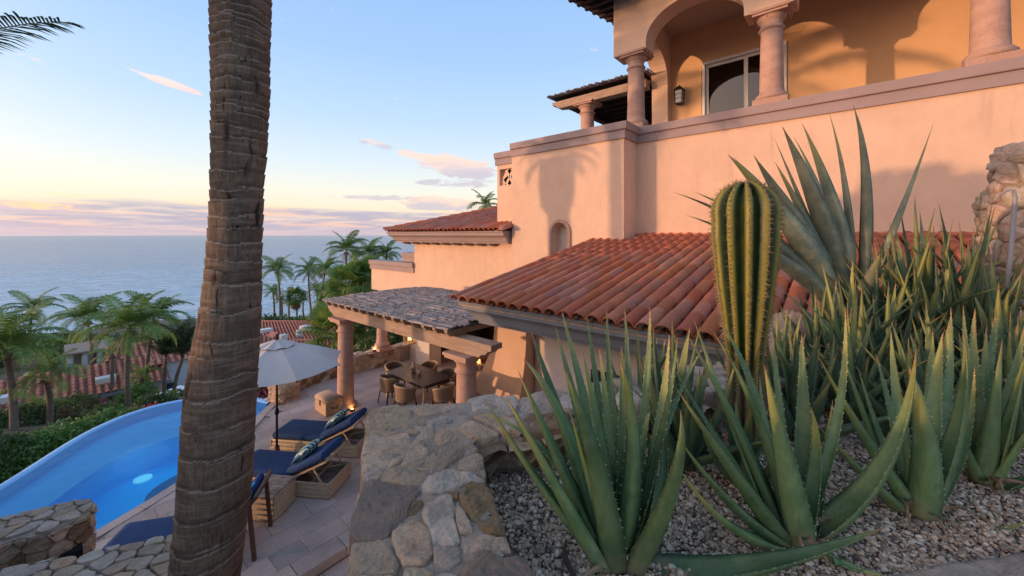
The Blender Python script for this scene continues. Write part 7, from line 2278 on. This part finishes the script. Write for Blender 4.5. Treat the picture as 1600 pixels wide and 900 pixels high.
# ---- leafy masses
def leaf_cloud(center, radii, count, size, mat, name, parent, seed, shell=0.55, ztrim=None, aspect=2.2):
    g = np.random.default_rng(seed)
    d = g.normal(size=(count, 3)); d /= np.linalg.norm(d, axis=1)[:, None]
    r = shell + (1 - shell) * g.random(count) ** 0.6
    lump = np.array([1 + 0.28 * noise.noise(Vector((v[0] * 2.3 + seed, v[1] * 2.3, v[2] * 2.3))) + 0.16 * noise.noise(Vector((v[0] * 6, v[1] * 6 + seed, v[2] * 6))) for v in d])
    P = np.array(center)[None] + d * np.array(radii)[None] * (r * lump)[:, None]
    u = g.normal(size=(count, 3)); u[:, 2] += 0.3; u /= np.linalg.norm(u, axis=1)[:, None]
    w = np.cross(u, g.normal(size=(count, 3))); w /= np.linalg.norm(w, axis=1)[:, None]
    s = size * g.uniform(0.6, 1.3, count)[:, None]
    V = np.stack([P - u * s * aspect / 2, P + w * s / 2, P + u * s * aspect / 2, P - w * s / 2], 1).reshape(-1, 3)
    F = np.arange(count * 4).reshape(-1, 4)
    org = ORG[parent.name] if parent else Vector((0, 0, 0))
    V = V - np.array(org)[None]
    return link_mesh(name, np_mesh(name, V, F, mat), parent)


def shrub(label, c, rad, count, size, mat, seed, group=None, name='shrub', cat='shrub', stem=True, tall=False):
    c = Vector(c)
    r = thing(name, label, cat, (c.x, c.y, c.z - rad[2]), group=group)
    leaf_cloud(tuple(c), rad, count, size, mat, 'foliage', r, seed)
    b = MB(); rng = random.Random(seed)
    for k in range(5):
        a = rng.uniform(0, 6.28); b.tube([(c.x, c.y, c.z - rad[2] - 0.3), (c.x + rad[0] * 0.3 * math.cos(a), c.y + rad[1] * 0.3 * math.sin(a), c.z - 0.2 * rad[2]), (c.x + rad[0] * 0.6 * math.cos(a), c.y + rad[1] * 0.6 * math.sin(a), c.z + rad[2] * 0.4)], [0.05, 0.03, 0.015], 5)
    b.build('stem', M['wood_dark'], r)
    return r


GS = 'shrubs below the pool rim'
def sh(px, py, d, rx, rz, mat, seed, label, cnt=1600, size=0.10):
    p = W(px, py, d); return shrub(label, p, (rx, rx * 0.8, rz), cnt, size, mat, seed, GS)
sh(10, 735, 13.0, 1.2, 0.95, M['bush'], 201, 'bright green shrub at the left edge just outside the pool rim', 3800, 0.075)
sh(62, 712, 13.8, 1.2, 0.9, M['bush'], 202, 'bright green shrub next to the leftmost one along the pool rim', 3800, 0.075)
sh(112, 692, 14.8, 1.2, 0.85, M['bush'], 203, 'green shrub in the middle of the row along the pool rim', 3600, 0.075)
sh(158, 674, 15.8, 1.1, 0.8, M['bush'], 204, 'green shrub beneath the large palm along the pool rim', 3200, 0.075)
sh(-45, 735, 12.4, 1.3, 1.1, M['bush_dark'], 205, 'dark green shrub cut by the left edge of the picture', 2600, 0.085)
sh(205, 660, 17.5, 0.8, 0.65, M['bush_yellow'], 206, 'yellow-green shrub at the foot of the large palm', 2000, 0.07)
sh(240, 640, 19.0, 0.9, 0.8, M['bush_dark'], 207, 'dark shrub right of the large palm, behind the rim', 2000, 0.08)
sh(270, 634, 20.5, 0.9, 0.8, M['bush_yellow'], 208, 'light shrub beside the big trunk, behind the rim', 2000, 0.08)
sh(30, 662, 19.0, 1.3, 0.9, M['bush_dark'], 209, 'dark shrub before the white house wall at the left', 2200, 0.09)
sh(112, 640, 23.0, 1.2, 0.9, M['bush_yellow'], 210, 'loose shrub with pink flowers below the roof eave', 1800, 0.09)
sh(165, 650, 22.0, 1.0, 0.7, M['bush_yellow'], 211, 'loose light shrub between the hillside walls', 1500, 0.09)
sh(215, 622, 25.0, 1.0, 0.9, M['bush'], 212, 'round green shrub in front of the parked car', 1800, 0.09)
sh(412, 606, 17.0, 1.3, 0.9, M['bush_dark'], 213, 'dark green shrub under the parasol beyond the pool', 2600, 0.09)
sh(398, 615, 16.0, 0.9, 0.6, M['bloom'], 214, 'pink flowering bush beyond the far end of the pool', 500, 0.07)
for i, (px, py, d) in enumerate(((100, 645, 22.4), (150, 628, 24), (233, 640, 18.2))):
    p = W(px, py, d); rr_ = thing('flower_cluster', ('pink flowers low before the hillside wall', 'pink flowers beneath the roof eave', 'pink flowers at the palm foot by the pool rim')[i], 'flowers', tuple(p))
    leaf_cloud(tuple(p), (0.45, 0.4, 0.3), 120, 0.08, M['bloom'], 'blossoms', rr_, 300 + i, 0.1)
# dark growth behind the parapet, seen between the columns
for i, (px, py, d, rx, rz, lab) in enumerate(((600, 560, 17, 1.4, 1.3, 'dark shrub beyond the parapet between the pergola columns'), (655, 540, 19, 1.6, 1.6, 'dark tree-like shrub beyond the parapet beside the white pier'), (560, 575, 17, 1.1, 0.8, 'dark shrub beyond the parapet right of the plain column'))):
    p = W(px, py, d); shrub(lab, p, (rx, rx, rz), 2600, 0.10, M['bush_dark'], 230 + i, 'dark shrubs beyond the parapet')
# low green belt before the beach
for i in range(16):
    px = 418 + i * 12.5; d = 66 + (i * 7) % 13; p = W(px, 507 + (i * 5) % 9, d)
    mt = (M['bush_dark'], M['bush'], M['bush_yellow'])[i % 3]
    leaf = shrub('x', p, (2.3, 2.3, 1.6), 420, 0.42, mt, 260 + i, 'bushes behind the beach'); leaf['label'] = 'rounded green bush in the belt between the red roofs and the beach'
for i, (px, py, d) in enumerate(((150, 610, 46), (60, 560, 60), (190, 560, 62), (20, 640, 40), (262, 590, 47))):
    p = W(px, py, d); leaf = shrub('x', p, (2.6, 2.4, 1.7), 700, 0.3, (M['bush_dark'], M['bush'])[i % 2], 290 + i, 'bushes round the lower houses'); leaf['label'] = ('dark bush at the roof edge by the skylight', 'bush before the surf at the left', 'dark bush behind the red roof ridge', 'bush at the lower left house corner', 'bush beside the white gable wall')[i]

for i in range(16):
    px = -10 + i * 19 + (i * 37) % 11; d = 50 + (i * 13) % 28; p = W(px, 550 - (d - 50) * 0.55, d)
    leaf = shrub('x', p, (3.2, 3.0, 1.9), 520, 0.42, (M['bush_dark'], M['frond'], M['bush_dark'], M['bush_yellow'])[i % 4], 330 + i, 'bushes before the surf'); leaf['label'] = 'low round bush in the green strip between the left red roof and the surf'
# unseen hedge and first tree added left of the picture to shade the foreground
def box_foliage(name, label, cat, x0, x1, y0, y1, z0, z1, count, size, mat, seed):
    r = thing(name, label, cat, ((x0 + x1) / 2, (y0 + y1) / 2, z0)); g = np.random.default_rng(seed)
    P = np.stack([g.uniform(x0, x1, count), g.uniform(y0, y1, count), z0 + (z1 - z0) * g.random(count) ** 0.8], 1)
    P[:, 2] += np.array([0.14 * noise.noise(Vector((p[0] * 0.8, p[1] * 0.9, 1))) + 0.12 * noise.noise(Vector((p[0] * 3, p[1] * 3, 1))) for p in P]) * (P[:, 2] > z1 - 1.0)
    u = g.normal(size=(count, 3)); u /= np.linalg.norm(u, axis=1)[:, None]; w = np.cross(u, g.normal(size=(count, 3))); w /= np.linalg.norm(w, axis=1)[:, None]
    s = size * g.uniform(0.7, 1.3, count)[:, None]
    V = np.stack([P - u * s, P + w * s * 0.6, P + u * s, P - w * s * 0.6], 1).reshape(-1, 3) - np.array(ORG[r.name])[None]
    link_mesh('foliage', np_mesh('foliage', V, np.arange(count * 4).reshape(-1, 4), mat), r)
    b = MB()
    for k in range(int((y1 - y0) / 1.0) + 1): b.tube([((x0 + x1) / 2, y0 + k, z0 - 3), ((x0 + x1) / 2 + 0.1, y0 + k + 0.1, z1 - 0.6)], [0.07, 0.03], 6)
    b.build('stems', M['wood_dark'], r); return r
box_foliage('hedge', 'unseen tall hedge added left of the terrace to shade the foreground', 'hedge', -3.2, -2.3, 1.0, 9.0, 0.2, 4.27, 9000, 0.16, M['bush_dark'], 401)
def tree(label, c, rad, cnt, seed, mat):
    c = Vector(c); r = thing('broadleaf_tree', label, 'tree', (c.x, c.y, -0.5))
    leaf_cloud(tuple(c), rad, cnt, 0.14, mat, 'crown', r, seed, 0.15)
    b = MB(); b.tube([(c.x, c.y, -2), (c.x + 0.1, c.y, c.z - rad[2] * 0.6), (c.x, c.y + 0.1, c.z + rad[2] * 0.3)], [0.16, 0.11, 0.04], 8)
    for k in range(6):
        a = k * 1.05; b.tube([(c.x + 0.1, c.y, c.z - rad[2] * 0.5), (c.x + rad[0] * 0.7 * math.cos(a), c.y + rad[1] * 0.7 * math.sin(a), c.z + rad[2] * 0.2)], [0.05, 0.015], 5)
    b.build('trunk', M['palm_trunk_far'], r)
tree('unseen rounded tree added beyond the hedge to shade the near trunk', (-4.2, 5.85, 6.05), (1.1, 1.05, 0.98), 4200, 411, M['bush_dark'])  # unseen crown added to keep the upper near trunk in shade
tree('smaller broadleaf tree beyond the hedge, nearer the pool', (-4.6, 8.6, 5.45), (1.1, 1.15, 0.95), 5200, 412, M['bush_dark'])

# ---- neighbour houses down the slope
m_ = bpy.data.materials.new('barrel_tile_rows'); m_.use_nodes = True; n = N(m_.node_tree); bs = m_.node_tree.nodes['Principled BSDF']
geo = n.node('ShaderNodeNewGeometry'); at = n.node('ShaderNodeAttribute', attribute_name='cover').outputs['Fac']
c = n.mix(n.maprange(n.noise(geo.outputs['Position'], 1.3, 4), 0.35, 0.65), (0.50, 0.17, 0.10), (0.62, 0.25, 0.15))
c = n.mix(at, (0.22, 0.07, 0.05), c); n.put(bs.inputs['Base Color'], c); bs.inputs['Roughness'].default_value = 0.85  # channels darker than covers: shading and some dirt put into the tile colour
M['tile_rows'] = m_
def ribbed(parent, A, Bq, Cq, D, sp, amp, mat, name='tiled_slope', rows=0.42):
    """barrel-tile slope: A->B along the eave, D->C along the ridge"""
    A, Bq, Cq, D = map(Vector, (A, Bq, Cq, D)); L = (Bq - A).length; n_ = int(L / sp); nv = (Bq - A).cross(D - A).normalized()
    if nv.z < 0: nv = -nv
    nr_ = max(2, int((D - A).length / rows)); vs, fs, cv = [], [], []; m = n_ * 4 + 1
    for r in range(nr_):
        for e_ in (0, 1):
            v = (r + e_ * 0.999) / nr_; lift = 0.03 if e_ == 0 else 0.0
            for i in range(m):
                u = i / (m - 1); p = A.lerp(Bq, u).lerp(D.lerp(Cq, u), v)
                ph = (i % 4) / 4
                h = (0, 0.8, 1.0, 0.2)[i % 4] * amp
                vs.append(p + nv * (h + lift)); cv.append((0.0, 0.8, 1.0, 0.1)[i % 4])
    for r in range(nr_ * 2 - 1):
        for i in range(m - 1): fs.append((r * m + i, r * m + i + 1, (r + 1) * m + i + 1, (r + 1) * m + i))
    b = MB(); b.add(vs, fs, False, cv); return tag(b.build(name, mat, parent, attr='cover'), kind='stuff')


h1 = thing('tiled_house', 'long low white house with red tile roof below the pool at the left', 'house', (0, 44, -11))
EY, EZ1, RY, RZ1 = 42.4, -7.15, 46.0, -5.70
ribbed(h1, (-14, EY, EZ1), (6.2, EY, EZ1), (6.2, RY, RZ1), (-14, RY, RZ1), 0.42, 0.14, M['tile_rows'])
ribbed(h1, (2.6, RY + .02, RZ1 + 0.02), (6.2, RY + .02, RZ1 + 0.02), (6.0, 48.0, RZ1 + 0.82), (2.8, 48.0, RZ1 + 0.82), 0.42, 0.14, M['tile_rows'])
b = MB(); b.box(-14, 5.9, EY + 0.7, 49, -12.5, EZ1 + 0.1); b.build('wall', M['wall_far'], h1)
b = MB(); b.box(-14, 6.3, EY - 0.1, EY + 0.05, EZ1 - 0.25, EZ1 - 0.02); b.build('gutter', M['fascia'], h1)
b = MB(); b.add([(-14, RY, RZ1), (6.2, RY, RZ1), (6.2, 50, EZ1), (-14, 50, EZ1)], [(0, 1, 2, 3)]); b.add([(5.9, EY + .7, EZ1), (5.9, 48, -4.95), (5.9, 50, EZ1 - .2)], [(0, 1, 2)]); b.build('back_slope', M['tile_far'], h1)
for (px, py, w_, h_) in ((165, 587, 0.55, 0.45), (7, 615, 0.5, 0.45)):
    rx, ry = ray(px); Yq = 43.9; p = Vector((rx / ry * Yq, Yq, EZ1 + (Yq - EY) * 0.403))
    s = MB(); s.box(p.x - w_, p.x + w_, Yq - h_, Yq + h_, p.z - 0.2, p.z + 0.28); o = s.build('skylight', M['white_paint'], h1)
    s = MB(); s.box(p.x - w_ + 0.15, p.x + w_ - 0.15, Yq - h_ + 0.15, Yq + h_ - 0.15, p.z + 0.281, p.z + 0.30); s.build('pane', material('skylight_pane', (0.7, 0.72, 0.75), 0.25), o)
for k in range(4):
    p = WY(14 + k * 17, 668, EY + 0.68); s = MB(); s.box(p.x - 0.5, p.x + 0.5, EY + 0.62, EY + 0.70, -10.4, -8.4); o = s.build('window', M['white_paint'], h1)
    s = MB(); s.box(p.x - 0.42, p.x + 0.42, EY + 0.60, EY + 0.621, -10.3, -8.5); s.build('pane', M['glass_far'], o)
gw = thing('garden_wall', 'pale stepped retaining wall in front of the long low house', 'wall', (2, 38, -12))
a, c = W(60, 668, 27), W(300, 620, 31)
for (a, c, lbl) in ((W(70, 672, 27), W(200, 640, 30), 0), (W(105, 664, 28.5), W(240, 630, 31), 1)):
    b = MB(); d_ = (c - a); n2 = Vector((-d_.y, d_.x, 0)).normalized() * 0.3
    z = min(a.z, c.z); b.add([a, c, c + n2, a + n2, Vector((a.x, a.y, z - 3)), Vector((c.x, c.y, z - 3)), Vector((c.x, c.y, z - 3)) + n2, Vector((a.x, a.y, z - 3)) + n2], [(0, 1, 2, 3), (0, 4, 5, 1), (1, 5, 6, 2), (2, 6, 7, 3), (3, 7, 4, 0)])
    b.build('wall_segment', M['wall_concrete'], gw)
wh = thing('white_gable_house', 'small white house with a plain gable wall beside the big trunk', 'house', (9, 44, -11))
p = W(272, 575, 34)
b = MB(); b.box(p.x - 1.3, p.x + 4, p.y, p.y + 5, -12, -6.2); b.build('wall', material('bluish_white_wall', (0.55, 0.58, 0.62), 0.8), wh)
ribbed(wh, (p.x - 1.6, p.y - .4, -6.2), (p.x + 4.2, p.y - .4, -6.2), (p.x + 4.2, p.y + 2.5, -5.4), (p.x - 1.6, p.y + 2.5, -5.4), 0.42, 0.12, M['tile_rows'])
b = MB(); b.box(p.x - 0.6, p.x + 0.2, p.y - 0.06, p.y + 0.02, -9.2, -8.0); o = b.build('window', M['glass_far'], wh)
# white villa with columns behind the first roof
vh = thing('beach_villa', 'pale beach villa with round columns behind the ridge of the red roof', 'house', (3, 58, -12))
p = W(140, 570, 48)
b = MB(); b.box(p.x - 1.8, p.x + 2.6, p.y + 2, p.y + 6, -14, -9.6); b.build('wall', material('villa_dark_wall', (0.34, 0.28, 0.24), 0.85), vh)  # dark warm tone so the villa stands out less
for k in range(4):
    x = p.x - 1.6 + k * 1.25; s = MB(); s.tube([(x, p.y + 0.3, -13), (x, p.y + 0.3, -9.6)], 0.3, 12); s.build('column', M['wall_far'], vh)
b = MB(); b.box(p.x - 2.0, p.x + 2.8, p.y - 0.2, p.y + 6, -9.6, -9.4); b.build('roof', material('villa_parapet', (0.30, 0.22, 0.17), 0.85), vh)

h2 = thing('tiled_house', 'red-roofed house with skylights beyond the parasol and palms', 'house', tuple(W(480, 560, 46)))
R1, R2, F2, F1 = W(398, 509, 56), W(566, 497, 56), W(640, 548, 46), W(398, 548, 46)
F1.z = F2.z = (F1.z + F2.z) / 2; R1.z = R2.z = (R1.z + R2.z) / 2
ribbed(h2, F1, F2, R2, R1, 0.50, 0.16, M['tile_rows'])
A1, A2 = W(452, 531, 45), W(660, 512, 45); A1.z = A2.z = -7.4
B1, B2 = W(430, 585, 38.5), W(720, 590, 38.5); B1.z = B2.z = -9.1
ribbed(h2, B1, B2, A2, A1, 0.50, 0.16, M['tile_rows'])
L1, L2 = W(398, 520, 45.5), W(450, 536, 45); L3, L4 = W(450, 560, 40), W(398, 570, 40)
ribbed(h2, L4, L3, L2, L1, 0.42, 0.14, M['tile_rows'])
for (a, c) in ((R1, R2), (A1, A2)):
    b = MB(); b.tube([a + Vector((0, 0, 0.05)), c + Vector((0, 0, 0.05))], 0.16, 8); b.build('ridge', M['tile_far'], h2)
b = MB(); q = [(v.x, v.y) for v in (F1, F2, R2, R1)]; b.prism(q, -14, min(F1.z, R1.z) - 0.3); q = [(v.x, v.y) for v in (B1, B2, A2, A1)]; b.prism(q, -14, -9.4); b.build('wall', M['wall_far'], h2)
def skylight(px, py, d, w_, dep):
    p = W(px, py, d); s = MB(); s.box(p.x - w_, p.x + w_, p.y - dep, p.y + dep, p.z - 0.4, p.z + 0.15); o = s.build('skylight', M['white_paint'], h2)
    s = MB(); s.box(p.x - w_ + 0.12, p.x + w_ - 0.12, p.y - dep + 0.12, p.y + dep - 0.12, p.z + 0.151, p.z + 0.2); s.build('pane', material('skylight_dome', (0.72, 0.74, 0.78), 0.25), o)
skylight(477, 511, 52, 0.55, 0.55); skylight(415, 516, 52, 0.75, 0.5); skylight(443, 525, 46, 0.35, 0.35)
p = W(468, 521, 48); s = MB(); s.tube([p + Vector((0, 0, -0.8)), p + Vector((0, 0, 0.25))], 0.38, 14); s.tube([p + Vector((0, 0, 0.25)), p + Vector((0, 0, 0.45))], [0.45, 0.3], 14); s.build('vent', material('galvanised', (0.5, 0.48, 0.46), 0.5, metallic=0.4), h2)
p = W(434, 524, 46.5); s = MB(); s.add([p + Vector((-0.8, 0, -0.5)), p + Vector((0.8, 0, -0.5)), p + Vector((0, 0, 0.25)), p + Vector((-0.8, 2, -0.5)), p + Vector((0.8, 2, -0.5)), p + Vector((0, 2, 0.25))], [(0, 1, 2), (0, 2, 5, 3), (1, 4, 5, 2)]); s.build('dormer', M['tile_far'], h2)

# parked car behind the shrubs
def car(p, rz):
    r = thing('parked_car', 'white car parked on the lower street, mostly hidden by the big trunk', 'car', (0, 0, 0))
    prof = [(-2.1, 0.35), (-2.15, 0.75), (-2.0, 0.95), (-1.45, 1.02), (-0.75, 1.42), (0.75, 1.45), (1.5, 1.05), (2.05, 0.95), (2.15, 0.7), (2.1, 0.35)]
    rings = []
    for (y, s, dz) in ((-0.85, 0.97, -0.02), (-0.80, 1.0, 0), (0.80, 1.0, 0), (0.85, 0.97, -0.02)):
        rings.append([(x * s, y * (0.86 if z > 1.2 else 1.0), z + dz) for (x, z) in prof])
    rings_mesh('body', rings, material('white_car_paint', (0.70, 0.72, 0.75), 0.25), r, smooth=False)
    for y in (-0.735, 0.735):
        b = MB(); b.extrude([(-1.3, y, 1.04), (-0.72, y, 1.36), (0.68, y, 1.38), (1.32, y, 1.06)], (0, 0.02 * (1 if y > 0 else -1), 0)); b.build('side_window', M['glass_far'], r)
    b = MB(); b.add([(1.49, -0.68, 1.075), (1.49, 0.68, 1.075), (0.80, 0.66, 1.435), (0.80, -0.66, 1.435)], [(0, 1, 2, 3)]); b.build('windscreen', M['glass_far'], r)
    for (x, y) in ((-1.35, -0.8), (1.35, -0.8), (1.35, 0.8), (-1.35, 0.8)):
        b = MB(); b.tube([(x, y - 0.1, 0.32), (x, y + 0.1, 0.32)], 0.32, 18); o = b.build('wheel', M['black_metal'], r)
    for y in (-0.6, 0.6):
        b = MB(); b.box(2.08, 2.16, y - 0.15, y + 0.15, 0.65, 0.78); b.build('headlight', M['white_paint'], r)
    xf(r, p.x, p.y, p.z, rz)
pc = W(282, 616, 31); pc.z = -9.2
car(W(276, 618, 30) + Vector((0, 0, -1.0)), 0.5)
b = MB(); a = W(230, 640, 27); b.add([FR(27, -32, -9.3), FR(27, -18, -9.3), FR(34, -20, -9.35), FR(34, -36, -9.35)], [(0, 1, 2, 3)])
tag(b.build('street', material('asphalt', (0.06, 0.06, 0.06), 0.9)), kind='structure')
